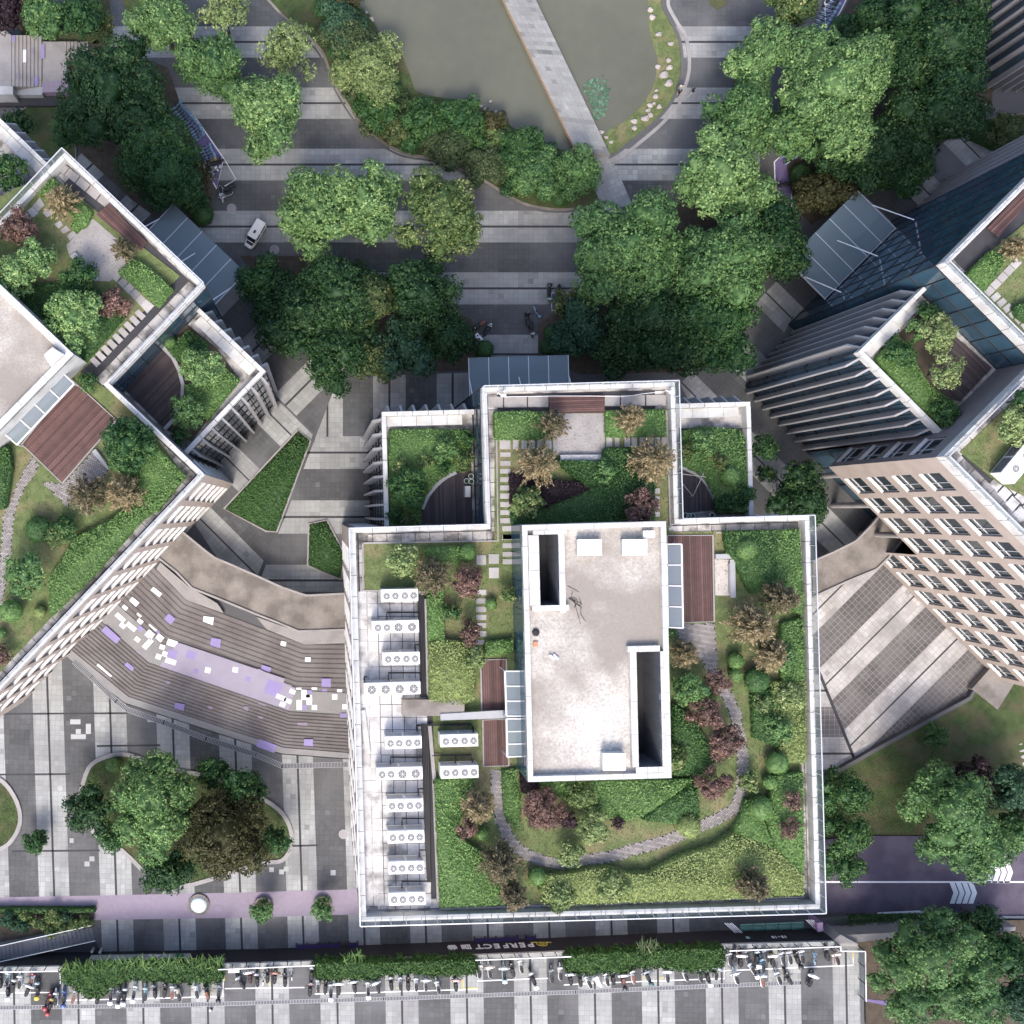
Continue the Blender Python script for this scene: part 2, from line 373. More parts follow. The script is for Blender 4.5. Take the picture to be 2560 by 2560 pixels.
def crown_cards(R, h, z0, rng, leaf=.34, tuft=.75, nl=None, spread=1.0, dens=1.0, lobes=None):
    "cauliflower crown: lobes > tufts > leaves. Returns P,N,size,tone,core in local coordinates (base of the trunk at 0)"
    zc = z0 + h * .5
    if lobes is None:
        nl = nl or max(5, int(5 + R * 1.6)); lobes = [(0, 0, zc + h * .18, R * .50)]
        for i in range(nl):
            a = 2 * math.pi * (i + rng.uniform(-.35, .35)) / nl * (2 if nl > 9 else 1); k = rng.uniform(.45, .78) * (1 if nl <= 9 or i % 2 else .6)
            lobes.append((R * k * math.cos(a) * spread, R * k * math.sin(a), zc + rng.uniform(-.20, .22) * h, R * rng.uniform(.25, .40)))
    P, N, S, Tn = [], [], [], []; core = MB()
    for li, (x, y, z, r) in enumerate(lobes):
        kc = 1 if dens > .9 else .6; core.blob((x, y, z - r * .1), (r * .70 * kc, r * .70 * kc, r * .60 * kc), seed=li + int(R * 100), sub=(12, 8), rough=.38)
        nt = int(max(8, 3.6 * (r / tuft) ** 2 * 4 * dens)); d = unit(nt, rng); d[:, 2] = np.abs(d[:, 2]) * rng.choice([1, 1, 1, -.35], nt)
        tc = np.array([x, y, z]) + d * np.array([r, r, r * .82]) * rng.uniform(.82, 1.05, (nt, 1))
        ltone = rng.normal(.0, .09)
        for k in range(nt):
            m = int(max(9, 15 * (tuft / .75) ** 2 * (.34 / leaf) ** 2 * .6))
            q = unit(m, rng) + d[k] * .55; q /= np.linalg.norm(q, axis=1, keepdims=True)
            tr = tuft * rng.uniform(.5, .8)
            P.append(tc[k] + q * tr * rng.uniform(.55, 1.0, (m, 1)) * np.array([1, 1, .75]))
            N.append(q * 1.0 + d[k] * .35 + rng.normal(size=(m, 3)) * .30 + np.array([0, 0, .15]))
            S.append(leaf * rng.uniform(.7, 1.3, m)); Tn.append(np.clip(.43 + ltone + rng.normal(0, .15) + rng.normal(0, .19, m), 0, 1))
    return np.vstack(P), np.vstack(N), np.concatenate(S), np.concatenate(Tn), core, lobes
def trunk_mb(R, ztop, lobes, rng, r0=None):
    mb = MB(); r0 = r0 or max(.08, R * .055)
    mb.tube([(0, 0, 0), (rng.uniform(-.1, .1), rng.uniform(-.1, .1), ztop * .45), (0, 0, ztop * .85)], [r0 * 1.25, r0, r0 * .6], 8)
    for (x, y, z, r) in lobes[1:7]: mb.tube([(0, 0, ztop * .5), (x * .5, y * .5, ztop * .62), (x, y, z - r * .2)], [r0 * .5, r0 * .35, r0 * .15], 5)
    return mb
TREES = []
def tree(kind, px, py, r_px, h, label, z0=0.0, cat='tree', name='tree', leaf=.30, tuft=.68, clear=.32, spread=1.0, dens=1.0, rot=0.0, group=None, tone=0.0, lobes_px=None, nl=None):
    "crown seen at photograph pixel px,py with radius r_px; h = total height above z0"
    zm = z0 + h * (clear + 1) / 2; c = W(px, py, zm); R = r_px * (H - zm) / F
    rng = np.random.default_rng(int(px * 7 + py * 13) % 99991)
    lob = None
    if lobes_px:
        lob = []
        for (lx, ly, lr, lz) in lobes_px:
            q = W(lx, ly, z0 + lz); lob.append((q.x - c.x, q.y - c.y, lz, lr * (H - z0 - lz) / F))
    P, N, S, Tn, core, lobes = crown_cards(R, h * (1 - clear), h * clear, rng, leaf, tuft, nl, spread, dens, lob)
    if rot and not lobes_px:
        ca, sa = math.cos(rot), math.sin(rot); Rm = np.array([[ca, -sa, 0], [sa, ca, 0], [0, 0, 1]])
        P = P @ Rm.T; N = N @ Rm.T
    t = thing(name, label, cat, (c.x, c.y, z0), group=group)
    trunk_mb(R, h * .75, lobes, rng).build('trunk', M_TRUNK, t, world=False)
    cards('crown', P, N, S, np.clip(Tn + tone, 0, 1), LEAF[kind], t, core=core, rng=rng)
    return t
def conifer(kind, px, py, r_px, h, label, z0, cat='tree', name='feathery_tree', dens=1.0, lean=(0, 0), leaf=.30):
    "open feathery tree: branches fan out in tiers, narrow sprays along each"
    zm = z0 + h * .55; c = W(px, py, zm); R = r_px * (H - zm) / F
    rng = np.random.default_rng(int(px * 5 + py * 11) % 99991); P, N, A, S, Tn = [], [], [], [], []
    t = thing(name, label, cat, (c.x, c.y, z0)); tb = MB()
    tb.tube([(0, 0, 0), (lean[0] * .4, lean[1] * .4, h * .5), (lean[0], lean[1], h)], [R * .05 + .03, R * .035 + .02, .02], 6)
    R *= 1.1; nb = int(44 * dens + R * 12)
    for i in range(nb):
        u = (i + .5) / nb; z = h * (.28 + .68 * u); rr = R * (1 - .72 * u ** 1.4) * rng.uniform(.72, 1.08); a = i * 2.39996 + rng.uniform(-.3, .3)
        dv = np.array([math.cos(a), math.sin(a), rng.uniform(-.05, .38) + .25 * u]); o = np.array([lean[0] * u, lean[1] * u, z])
        if i % 3 == 0: tb.tube([tuple(o), tuple(o + dv * rr * .75)], [.025, .01], 4, cap=False)
        ns = max(5, int(rr / .20)); 
        for k in range(ns):
            f = (k + .6) / ns; m = 7; side = rng.normal(size=(m, 3)) * .16 * (1.1 - .5 * f) * max(.7, R / 2)
            p = o + dv * rr * f + side; ax = dv + rng.normal(size=(m, 3)) * .38
            P.append(p); A.append(ax); N.append(np.array([0, 0, 1.0]) + rng.normal(size=(m, 3)) * .55 + dv * .35)
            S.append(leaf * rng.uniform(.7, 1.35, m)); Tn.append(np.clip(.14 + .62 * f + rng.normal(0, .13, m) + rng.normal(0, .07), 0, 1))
    tb.build('trunk', M_TRUNK, t, world=False)
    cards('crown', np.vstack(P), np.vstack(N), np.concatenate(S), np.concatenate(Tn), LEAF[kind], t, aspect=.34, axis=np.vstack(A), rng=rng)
    return t
def ball(kind, px, py, r_px, h, label, z0=0.0, cat='shrub', name='clipped_shrub', leaf=.16, dens=1.0, tone=0.0, ry=None):
    "clipped round shrub with a tight leaf skin"
    c = W(px, py, z0 + h * .5); R = r_px * (H - z0 - h * .5) / F; rng = np.random.default_rng(int(px * 3 + py * 17) % 99991)
    n = int(dens * 6.0 * R * R / (leaf * leaf)); d = unit(n, rng); d[:, 2] = np.where(d[:, 2] < -.3, -d[:, 2], d[:, 2])
    sc = np.array([R, R * (ry or 1), h * .5]); bump = 1 + .035 * np.sin(d[:, :1] * 9 + 1) * np.sin(d[:, 1:2] * 8) + rng.uniform(-.07, .03, (n, 1))
    P = d * sc * bump + np.array([0, 0, h * .5]); Nn = d + rng.normal(size=(n, 3)) * .45
    core = MB().blob((0, 0, h * .5), (R * .93, R * (ry or 1) * .93, h * .46), seed=int(px), sub=(14, 8), rough=.02)
    t = thing(name, label, cat, (c.x, c.y, z0))
    MB().tube([(0, 0, 0), (0, 0, h * .4)], R * .12 + .02, 6).build('stem', M_TRUNK, t, world=False)
    cards('foliage', P, Nn, leaf * rng.uniform(.7, 1.3, n), np.clip(.45 + tone + rng.normal(0, .17, n), 0, 1), LEAF[kind], t, core=core, rng=rng)
    return t
def planar(poly, dens, rng):
    a = np.array(poly); lo, hi = a.min(0), a.max(0); n = int((hi[0] - lo[0]) * (hi[1] - lo[1]) * dens)
    q = rng.uniform(lo, hi, (n, 2)); return q[inpoly(q, poly)]
def hedge(kind, poly_px, z0, h, label, name='hedge', cat='hedge', leaf=.17, dens=95, rough=.16, tone=0.0, frill=.10):
    "clipped planting: a body with a leaf skin on top and sides"
    poly = ccw(PW(poly_px, z0 + h)); rng = np.random.default_rng(int(abs(poly[0][0]) * 971 + abs(poly[0][1]) * 131) % 99991)
    c = np.mean(poly, 0); t = thing(name, label, cat, (c[0], c[1], z0))
    q = planar(poly, dens, rng); n = len(q)
    ph = rng.uniform(0, 6, 6)
    zz = np.sin(q[:, 0] * 1.9 + ph[0]) * np.sin(q[:, 1] * 2.3 + ph[1]) * .6 + np.sin(q[:, 0] * 4.7 + ph[2] + q[:, 1] * 3.1) * .4
    P = [np.c_[q, z0 + h + zz * rough * .6 + rng.uniform(-rough, rough * .5, n)]]; N = [np.c_[rng.normal(0, .42, (n, 2)), np.ones(n)]]
    Tn = [.47 + zz * .10 + rng.normal(0, .17, n)]
    for i in range(len(poly)):                               # sides
        a, b = np.array(poly[i]), np.array(poly[(i + 1) % len(poly)]); L = np.linalg.norm(b - a)
        m = int(L * h * dens * (.8 if frill < .2 else 1.9))
        if m < 1: continue
        u = rng.uniform(0, 1, (m, 1)); nn = np.array([(b - a)[1], -(b - a)[0]]) / (L + 1e-9)
        P.append(np.c_[a + (b - a) * u + nn * (rng.uniform(-.06, .10, (m, 1)) + (frill - .1) * np.abs(np.sin(u * L * 1.7) + .5 * np.sin(u * L * 4.1 + 1)) * rng.uniform(0, 1.2, (m, 1))), z0 + rng.uniform(.03, 1, (m, 1)) * h])
        N.append(np.c_[np.tile(nn, (m, 1)) + rng.normal(0, .4, (m, 2)), rng.normal(.3, .4, (m, 1))]); Tn.append(.45 + rng.normal(0, .17, m))
    P = np.vstack(P); core = MB().prism(poly, z0 + .01, z0 + h - rough * .9)
    o = MW[t.name].translation; P = P - np.array(o); core.v = [(x - o.x, y - o.y, z - o.z) for x, y, z in core.v]
    cards('foliage', P, np.vstack(N), leaf * rng.uniform(.7, 1.35, len(P)), np.clip(np.concatenate(Tn) + tone, 0, 1), LEAF[kind], t, core=core, rng=rng)
    return t
def grass(name, polys, z, dens=45, size=.16, kind='grass', tone=0.0):
    rng = RNG; P = []
    for poly in polys: q = planar(poly, dens, rng); P.append(np.c_[q, z + rng.uniform(.0, .05, len(q))])
    P = np.vstack(P); n = len(P)
    o = cards(name, P, np.c_[rng.normal(0, .8, (n, 2)), np.full(n, .8)], size * rng.uniform(.6, 1.4, n), np.clip(.4 + tone + rng.normal(0, .22, n), 0, 1), LEAF[kind], aspect=.35, rng=rng)
    return props(o, kind='stuff')
# ================================================================ GROUND
ZS, ZR, ZD, ZE = 2.0, 5.0, 1.0, -.3                       # south plaza, parking street, purple road
g = MB(); hole = ccw(PW([(1990, 1425), (2235, 1300), (2720, 1785), (2720, 2106), (1990, 2118)])); hc = np.mean(hole, 0)
for i in range(5):
    a, b = np.array(hole[i]), np.array(hole[(i + 1) % 5]); g.sheet([tuple(a), tuple(hc + (a - hc) * 14), tuple(hc + (b - hc) * 14), tuple(b)], -.02)
    g.add([(*a, -.02), (*b, -.02), (*b, ZE - .3), (*a, ZE - .3)], [(0, 1, 2, 3)])
g.sheet(hole, ZE - .3)
props(g.build('ground', M_GROUND), kind='structure')
pave = thing('pavement', None, None, kind='structure')
def band(poly_px, dark, z, ang=0.0, tile=.62, parent=pave, world_poly=None, bounce_lit=False, joint=.022):
    "one stripe of paving: a bed and its slabs, each slab a piece with its own shade"
    poly = ccw(world_poly or PW(poly_px, z)); rng = random.Random(int(poly[0][0] * 37 + poly[0][1] * 91))
    ca, sa = math.cos(ang), math.sin(ang); mb = MB()
    rot = [(x * ca + y * sa, -x * sa + y * ca) for x, y in poly]
    mb.sheet(poly, z, (2.2 if dark else .8) if bounce_lit else .55)
    x0, x1 = min(p[0] for p in rot), max(p[0] for p in rot); y0, y1 = min(p[1] for p in rot), max(p[1] for p in rot)
    i0, i1, j0, j1 = int(x0 // tile), int(x1 // tile), int(y0 // tile), int(y1 // tile)
    patch = {}
    for i in range(i0, i1 + 1):
        for j in range(j0, j1 + 1):
            c = [(i * tile + joint / 2, j * tile + joint / 2), ((i + 1) * tile - joint / 2, j * tile + joint / 2), ((i + 1) * tile - joint / 2, (j + 1) * tile - joint / 2), (i * tile + joint / 2, (j + 1) * tile - joint / 2)]
            q = clip(rot, c)
            if len(q) < 3: continue
            k = (i // 4, j // 3); patch.setdefault(k, rng.gauss(1, .07))
            tn = patch[k] * rng.gauss(1, .05)
            if rng.random() < .015: tn *= 1.35 if dark else .75
            mb.sheet([(x * ca - y * sa, x * sa + y * ca) for x, y in q], z + .006, max(.5, tn))
    return mb.build('dark_paving_band' if dark else 'light_paving_band', (M_BOUNCE_D if dark else M_BOUNCE_L) if bounce_lit else M_PAVE_D if dark else M_PAVE_L, parent)
def groove(pts_px, z, w=.28, parent=pave, m=None):
    mb = MB(); strip(mb, PW(pts_px, z), w, z + .012, z + .012); return mb.build('drain_groove', m or M_JOINT, parent)
def pxclip(poly, cell): return clip(ccw(poly), ccw(cell))
def bands(zone, edges, first_dark, z, fn, ang, grooves=True, bounce_lit=False):
    "edges: successive band boundaries; fn(a,b) gives the px quad; zone clips"
    for k in range(len(edges) - 1):
        dark = first_dark ^ (k % 2 == 1); q = pxclip(zone, fn(edges[k], edges[k + 1]))
        if len(q) < 3: continue
        band(q, dark, z, ang, bounce_lit=bounce_lit, joint=.06 if bounce_lit else .022)
        if not dark and grooves:
            m = (edges[k] + edges[k + 1]) / 2; gq = pxclip(zone, fn(m - 2.6, m + 2.6))
            if len(gq) >= 3: MB().sheet(PW(gq, z), z + .012).build('drain_groove', M_JOINT, pave)
# north plaza: stripes along the picture's x
NZ = [(240, -30), (2120, -30), (2120, 420), (1900, 690), (1900, 900), (560, 935), (300, 480)]
yN = [-87, -10, 66, 144, 219, 297, 372, 451, 527, 606, 681, 761, 837, 935]
bands(ccw(NZ), yN, False, .004, lambda a, b: [(150, a), (2300, a), (2300, b), (150, b)], 0)
# beside the left building: stripes run up to the right
ZB = [(95, 330), (230, 300), (360, 400), (470, 560), (700, 760), (860, 930), (838, 950), (786, 1084), (560, 860), (300, 560)]
sB = [415, 492, 568, 645, 722, 799, 876, 952, 1029, 1106, 1183, 1259, 1336, 1412]
def qB(a, b):
    r = 1.4142; return [(-600 + a * r, 600), (1400 - 0 + 0, 0), (0, 0)] if 0 else [(a * r - (-300), -300), (a * r - 1500, 1500), (b * r - 1500, 1500), (b * r - (-300), -300)]
for conv in ([(95, 330), (230, 300), (470, 560), (300, 560)], [(300, 560), (470, 560), (700, 760), (560, 860)], [(560, 860), (700, 760), (860, 930), (786, 1084)]):
    bands(ccw(conv), sB, False, .012, qB, math.radians(45))
# below it: stripes run down to the right
def qD(a, b): return [(0, a), (1200, a + 1200), (1200, b + 1200), (0, b)]
ZDp = [(690, 998), (786, 1084), (713, 1280), (640, 1460), (560, 1420), (440, 1240), (600, 1090)]
bands(ccw(ZDp), [305, 415, 524, 633, 742, 851, 960, 1070], False, .014, qD, math.radians(-45))
# between the buildings
bands(ccw([(842, 943), (1215, 930), (1215, 1092), (784, 1092)]), [780, 857, 933, 1014, 1092, 1171, 1250], False, .018, lambda a, b: [(a, 800), (b, 800), (b, 1300), (a, 1300)], 0)
bands(ccw([(784, 1091), (960, 1091), (960, 1330), (875, 1480), (640, 1480), (713, 1280)]), [1091, 1172, 1251, 1334, 1412, 1490], False, .02, lambda a, b: [(500, a), (1100, a), (1100, b), (500, b)], 0)
groove([(843, 940), (713, 1280), (640, 1460)], .02, .42, m=M_PAVE_D)
# beside the right building
NEZ = [[(1700, 960), (2000, 640), (1980, 830), (1885, 975), (1830, 1080), (1750, 1060)], [(2000, 640), (2140, 760), (1980, 832)], [(2000, 640), (2350, 300), (2560, 300), (2560, 380), (2140, 760)], [(1830, 1080), (1885, 970), (2085, 1172), (2210, 1320), (2000, 1440), (1880, 1330)]]
for q in NEZ: bands(ccw(q), [-911 + 109 * k for k in range(-12, 6)], True, .012, lambda a, b: [(1200, a + 1200), (2900, a + 2900), (2900, b + 2900), (1200, b + 1200)], math.radians(-45))
# east plaza
EZ = [(2020, 1500), (2215, 1395), (2510, 1690), (2440, 1745), (2135, 1893), (2047, 1680)]
bands(ccw(EZ), [3516, 3620, 3720, 3831, 3936, 4044, 4150, 4260], False, ZE + .012, lambda a, b: [(a - 1200, 1200), (a - 2100, 2100), (b - 2100, 2100), (b - 1200, 1200)], math.radians(45), bounce_lit=True)
bands(ccw([(2000, 1640), (2047, 1680), (2135, 1893), (2080, 1960), (2000, 1960)]), [1610, 1686, 1767, 1843, 1925, 2000], True, ZE + .014, lambda a, b: [(1900, a), (2200, a), (2200, b), (1900, b)], 0, bounce_lit=True)
groove([(2046, 1676), (2135, 1895)], ZE + .014, .38)
ebase = MB(); ebase.sheet(PW([(1960, 1440), (2240, 1330), (2560, 1650), (2500, 1760), (2100, 1980), (1960, 1990)], ZE), ZE); props(ebase.build('east_plaza', M_GROUND), kind='structure')
kb = MB(); strip(kb, PW([(2214, 1392), (2512, 1688)], ZE), .55, ZE, ZE + .16); props(kb.build('facade_kerb', M_CONC), kind='structure')
# south plaza at its own level
sp = MB().prism(PW([(-80, 1655), (165, 1641), (312, 1757), (704, 1884), (905, 1899), (1500, 2290), (1990, 2300), (2120, 2290), (2120, 2395), (-80, 2440)], ZS), 0, ZS); props(sp.build('south_plaza', M_GROUND), kind='structure')
xS = [-60, 23, 97, 173, 250, 330, 405, 486, 560, 640, 716, 793, 868, 946, 1022, 1100, 1177, 1255, 1330, 1410, 1486, 1565, 1640, 1720, 1800]
SZ = [(-80, 1660), (900, 1660), (930, 2330), (1800, 2290), (1800, 2352), (1280, 2372), (640, 2392), (-80, 2405)]
for conv in ([(-80, 1657), (165, 1643), (312, 1759), (312, 2398), (-80, 2405)], [(312, 1759), (704, 1886), (704, 2391), (640, 2392), (312, 2398)], [(704, 1886), (905, 1901), (925, 2330), (925, 2386), (704, 2391)], [(925, 2300), (1800, 2280), (1800, 2352), (1280, 2372), (925, 2386)]):
    bands(ccw(conv), xS, False, ZS + .004, lambda a, b: [(a - .033 * 618, 1600), (b - .033 * 618, 1600), (b + .033 * 282, 2500), (a + .033 * 282, 2500)], math.radians(-1.9))
for yy, x0, x1 in ((1785, -60, 318), (1937, -60, 175), (2128, 30, 250), (2115, 730, 795), (1865, 242, 400)): groove([(x0, yy), (x1, yy - 2)], ZS + .004, .22)
# odd pale slabs let into the dark stripes
sl = []
for tx, ty, a in ((0, 1280, [(530, 1565, 608, 1602), (572, 1638, 610, 1675), (648, 1598, 686, 1675), (535, 1678, 648, 1714), (1112, 1560, 1186, 1585)]),
                  (0, 1920, [(675, 667, 713, 703), (638, 705, 676, 742), (435, 135, 470, 170), (415, 745, 450, 775), (525, 530, 556, 565), (305, 860, 340, 895), (35, 865, 70, 897)]),
                  (640, 1920, [(563, 770, 600, 810), (175, 765, 211, 802), (211, 745, 247, 780), (100, 750, 135, 785)])):
    for x0, y0, x1, y1 in a:
        MB().sheet(PW(T(tx, ty, [(x0, y0), (x1, y0), (x1, y1), (x0, y1)]), ZS), ZS + .015, 1.25).build('pale_paving_slab', M_PAVE_L, pave)
# lilac running strip
lil = MB(); z = ZS + .018
lil.sheet(PW(T(0, 1920, [(-100, 977), (712, 963), (712, 1147), (712, 1060), (-100, 1068)]), z), z) if 0 else None
lil.sheet(PW(T(0, 1920, [(-100, 977), (712, 963), (712, 1062), (-100, 1068)]), z), z)
lil.sheet(PW(T(0, 1920, [(712, 963), (1932, 937), (2700, 915), (2700, 1104), (1932, 1128), (712, 1147)]), z), z)
props(lil.build('lilac_path', M_LILAC), kind='structure')

# parking street
st = MB().prism(PW([(-90, 2421), (640, 2408), (1280, 2384), (2082, 2354), (2095, 2372), (2160, 2375), (2160, 2620), (-90, 2620)], ZR), 0, ZR)
props(st.build('parking_street', M_GROUND), kind='structure')
xR = [-84, -5, 78, 156, 238, 317, 401, 479, 562, 640, 724, 802, 887, 965, 1047, 1127, 1210, 1287, 1369, 1447, 1530, 1606, 1688, 1766, 1847, 1923, 2004, 2084, 2151]
for conv in ([(-90, 2423), (640, 2410), (640, 2600), (-90, 2600)], [(640, 2410), (1280, 2386), (1280, 2600), (640, 2600)], [(1280, 2386), (2092, 2357), (2151, 2376), (2151, 2600), (1280, 2600)]):
    bands(ccw(conv), xR, True, ZR + .004, lambda a, b: [(a - 4, 2340), (b - 4, 2340), (b + 1, 2620), (a + 1, 2620)], math.radians(-1.2), grooves=True)
# road behind the building
rd = MB().prism(PW([(1415, 2300), (1480, 2195), (2050, 2100), (2170, 2090), (2700, 2090), (2700, 2296), (2330, 2290), (2195, 2292), (2080, 2296), (1920, 2306), (1690, 2313), (1415, 2312)], ZD), ZE, ZD)
props(rd.build('purple_road', M_ROAD), kind='structure')
road = thing('road_markings', None, None, kind='structure')
def mark(poly, name='white_line'): MB().sheet(PW(poly, ZD), ZD + .01).build(name, M_WPAINT, road)
mark([(2050, 2203), (2700, 2203), (2700, 2207), (2050, 2207)], 'centre_line')
for tx, flip in ((0, 0), (90, -51.5)):                   # two sets of chevrons
    for k in range(4):
        x = 2374 + 15.5 * k + tx; yt, ym, yb = 2207 + flip, 2232 + flip, 2259 + flip
        mark([(x, yt), (x + 12.5, yt), (x + 22, ym), (x + 9.5, ym)], 'chevron_mark'); mark([(x + 9.5, ym), (x + 22, ym), (x + 12.5, yb), (x, yb)], 'chevron_mark')
kb = MB(); strip(kb, PW([(1412, 2309), (1500, 2314), (1690, 2316), (1920, 2308), (2080, 2298)], ZD), .30, ZD, ZD + .18)
strip(kb, PW([(2080, 2298), (2080, 2294), (2195, 2293)], ZD), .25, ZD, ZD + .15); strip(kb, PW([(2372, 2291), (2700, 2294)], ZD), .25, ZD, ZD + .15)
props(kb.build('road_kerb', M_WHITE), kind='structure')
MB().sheet(PW([(2193, 2281), (2297, 2276), (2297, 2292), (2193, 2293)], ZD), ZD + .012).build('hatched_refuge', M_WPAINT, road)
MB().sheet(PW([(2296, 2276), (2374, 2290), (2297, 2292)], ZD), ZD + .012).build('hatched_refuge', M_WPAINT, road)
lamp = MB().lathe([(.28, 0), (.3, .1), (.22, .3), (.08, .36), (0, .37)], tuple(W(1797, 2293, ZD)), 14)
lamp.top('bollard_dome', M_BENCH, 'grey domed bollard standing on the purple road beside the long railing', 'bollard')

# ---------------------------------------------------------------- pond, bridge, banks
pond_l = [(850, -60), (878, 0), (905, 20), (928, 40), (948, 83), (981, 116), (1004, 132), (1024, 185), (1037, 225), (1067, 238), (1110, 245), (1183, 255), (1210, 272), (1246, 285), (1280, 318), (1345, 345), (1390, 370), (1445, 384)]
pond_r = [(1518, 366), (1503, 345), (1520, 325), (1560, 305), (1600, 268), (1630, 225), (1640, 190), (1645, 145), (1628, 100), (1622, 60), (1620, 0), (1625, -60)]
kerb_l = smoothline([(640, -30), (671, 0), (708, 40), (796, 116), (825, 179), (855, 238), (892, 295), (925, 331), (971, 364), (1021, 386), (1087, 396), (1137, 412), (1203, 447), (1280, 494), (1320, 512), (1379, 523), (1439, 522), (1505, 508)], 3)
kerb_r = smoothline([(1656, -40), (1657, 0), (1661, 23), (1694, 83), (1704, 126), (1706, 172), (1697, 212), (1681, 252), (1644, 298), (1598, 338), (1545, 381), (1522, 393)], 3)
bk = MB()
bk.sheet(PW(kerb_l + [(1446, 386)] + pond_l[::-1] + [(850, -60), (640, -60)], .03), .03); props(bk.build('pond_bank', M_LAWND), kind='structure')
bk = MB(); bk.sheet(PW(pond_r[::-1] + [(1446, 386), (1522, 395)] + kerb_r[::-1], .03), .03); props(bk.build('pond_shore', M_LAWN), kind='structure')
wt = MB(); wt.sheet(PW(pond_l + pond_r, .05), .05); props(wt.build('pond_water', M_WATER), kind='structure')
for line, w, m, nm, h in ((kerb_l, .30, M_CONCD, 'bed_kerb', .14), (kerb_r, .34, M_GROUND, 'shore_kerb', .12)):
    mb = MB(); strip(mb, PW(line, .1), w, 0, h); props(mb.build(nm, m), kind='structure')
mb = MB(); kr2 = [(x + 13 + (4 if 80 < y < 260 else 0), y + (9 if y > 250 else 0)) for x, y in kerb_r]; strip(mb, PW(kr2, .05), .42, 0, .10); props(mb.build('pale_kerb', M_CONC), kind='structure')
mb = MB(); kl2 = [(x - 7, y + 6) for x, y in kerb_l]; strip(mb, PW(kl2, .05), .22, 0, .06); props(mb.build('gutter_strip', M_PAVE_D), kind='structure')
# bridge: stone deck of slabs on a beam
br = thing('footbridge', 'long straight pale stone slab footbridge crossing the green pond', 'footbridge', tuple(W(1400, 260, 0)))
zb = .75
bl, brr = [(1215, -90), (1439, 376), (1512, 527)], [(1297, -90), (1527, 389), (1581, 512)]
L0, L1, R0, R1 = W(1215, -90, zb), W(1439, 376, zb), W(1297, -90, zb), W(1527, 389, zb)
bm = MB(); bm.prism([tuple(p[:2]) for p in (L0, R0, R1, L1)], .25, zb - .02); bm.build('bridge_beam', M_CONC, br)
rg = random.Random(4)
nrow = 44
for i in range(nrow):
    a, b = i / nrow, (i + .985) / nrow
    nc = 7; k0 = 0; tn0 = rg.gauss(.84, .04) * (.72 if i in (3, 20, 36, 43) else 1)
    mbr = MB()
    for k in range(nc):
        u0, u1 = k / nc, (k + .97) / nc
        P_ = lambda t, u: (L0.lerp(L1, t)).lerp(R0.lerp(R1, t), u)
        q = [P_(a, u0), P_(a, u1), P_(b, u1), P_(b, u0)]
        mbr.prism([tuple(p[:2]) for p in q], zb - .02, zb + rg.uniform(.0, .008), tn0 * rg.gauss(1, .05) * (.72 if rg.random() < .06 else 1))
    mbr.build('deck_slab', M_PAVE_L, br)
rl = MB(); rl.beam(L0 + Vector((-.04, 0, 0)), L1 + Vector((-.04, 0, 0)), .09, .14); rl.build('timber_edge', mat('orange_timber', (.30, .16, .06), .7), br)
band([(1439, 376), (1527, 389), (1581, 512), (1512, 527)], False, .03, math.radians(-65), parent=pave)
# rocks along the right shore
for i, (tx, ty, r) in enumerate(sorted([(1045, 72, 20), (1060, 130, 22), (1108, 258, 20), (1200, 330, 18), (1183, 455, 18), (1102, 502, 20), (1190, 510, 22), (1147, 567, 30), (1185, 628, 28), (1092, 682, 12), (1085, 727, 20), (1042, 795, 20), (1072, 778, 11), (1030, 832, 17), (1044, 868, 20), (1006, 893, 26), (920, 915, 22), (924, 965, 20), (710, 1035, 14), (748, 1072, 14), (675, 995, 16), (1112, 805, 18)], key=lambda q: q[1])):
    (x, y), = T(1280, 0, [(tx, ty)]); c = W(x, y, .15); R = r / 3.019 / 20
    MB().blob((c.x, c.y, .12), (R * 1.2, R * .95, R * .7), seed=i + 3, sub=(9, 6), rough=.22).top('shore_rock', M_ROCK, f'grey boulder {ORD[i]} from the top along the grassy right-hand pond shore', 'rock', 'boulders along the pond shore', smooth=False)
for i, (tx, ty, r) in enumerate(sorted([(700, 28, 16), (830, 92, 13), (872, 138, 14), (880, 152, 10), (915, 275, 14), (940, 262, 18), (944, 292, 12), (1030, 352, 14), (1770, 765, 9), (1698, 800, 12), (1728, 822, 12), (1810, 845, 15)], key=lambda q: q[1])):
    (x, y), = T(640, 0, [(tx, ty)]); c = W(x, y, .15); R = r / 3.019 / 20
    MB().blob((c.x, c.y, .12), (R * 1.2, R * .95, R * .7), seed=i + 53, sub=(9, 6), rough=.22).top('bank_rock', M_ROCK, f'grey stone {ORD[i]} from the top at the water edge of the planted left pond bank', 'rock', 'stones along the planted pond bank')
# water lilies and floating leaf litter
rng = np.random.default_rng(5); q = np.vstack([planar(PW([(1455, 215), (1480, 195), (1500, 195), (1520, 225), (1522, 250), (1510, 290), (1490, 305), (1478, 262)], .1), 26, rng), planar(PW([(1500, 185), (1510, 190), (1530, 215), (1515, 240)], .1), 4, rng)])
n = len(q); o = cards('lily_pads', np.c_[q, .08 + rng.uniform(0, .06, n)], np.c_[rng.normal(0, .12, (n, 2)), np.ones(n)], rng.uniform(.2, .5, n), rng.uniform(.1, 1, n), LEAF['lily'], aspect=.95, rng=rng); props(o, kind='stuff')
q = planar(PW([(1100, 300), (980, 140), (1040, 200), (1240, 280), (1400, 340)], .1), 1.2, rng); q2 = planar(PW([(1560, 150), (1640, 60), (1650, 220), (1560, 310), (1500, 330)], .1), 2.0, rng); q = np.vstack([q, q2]); n = len(q)
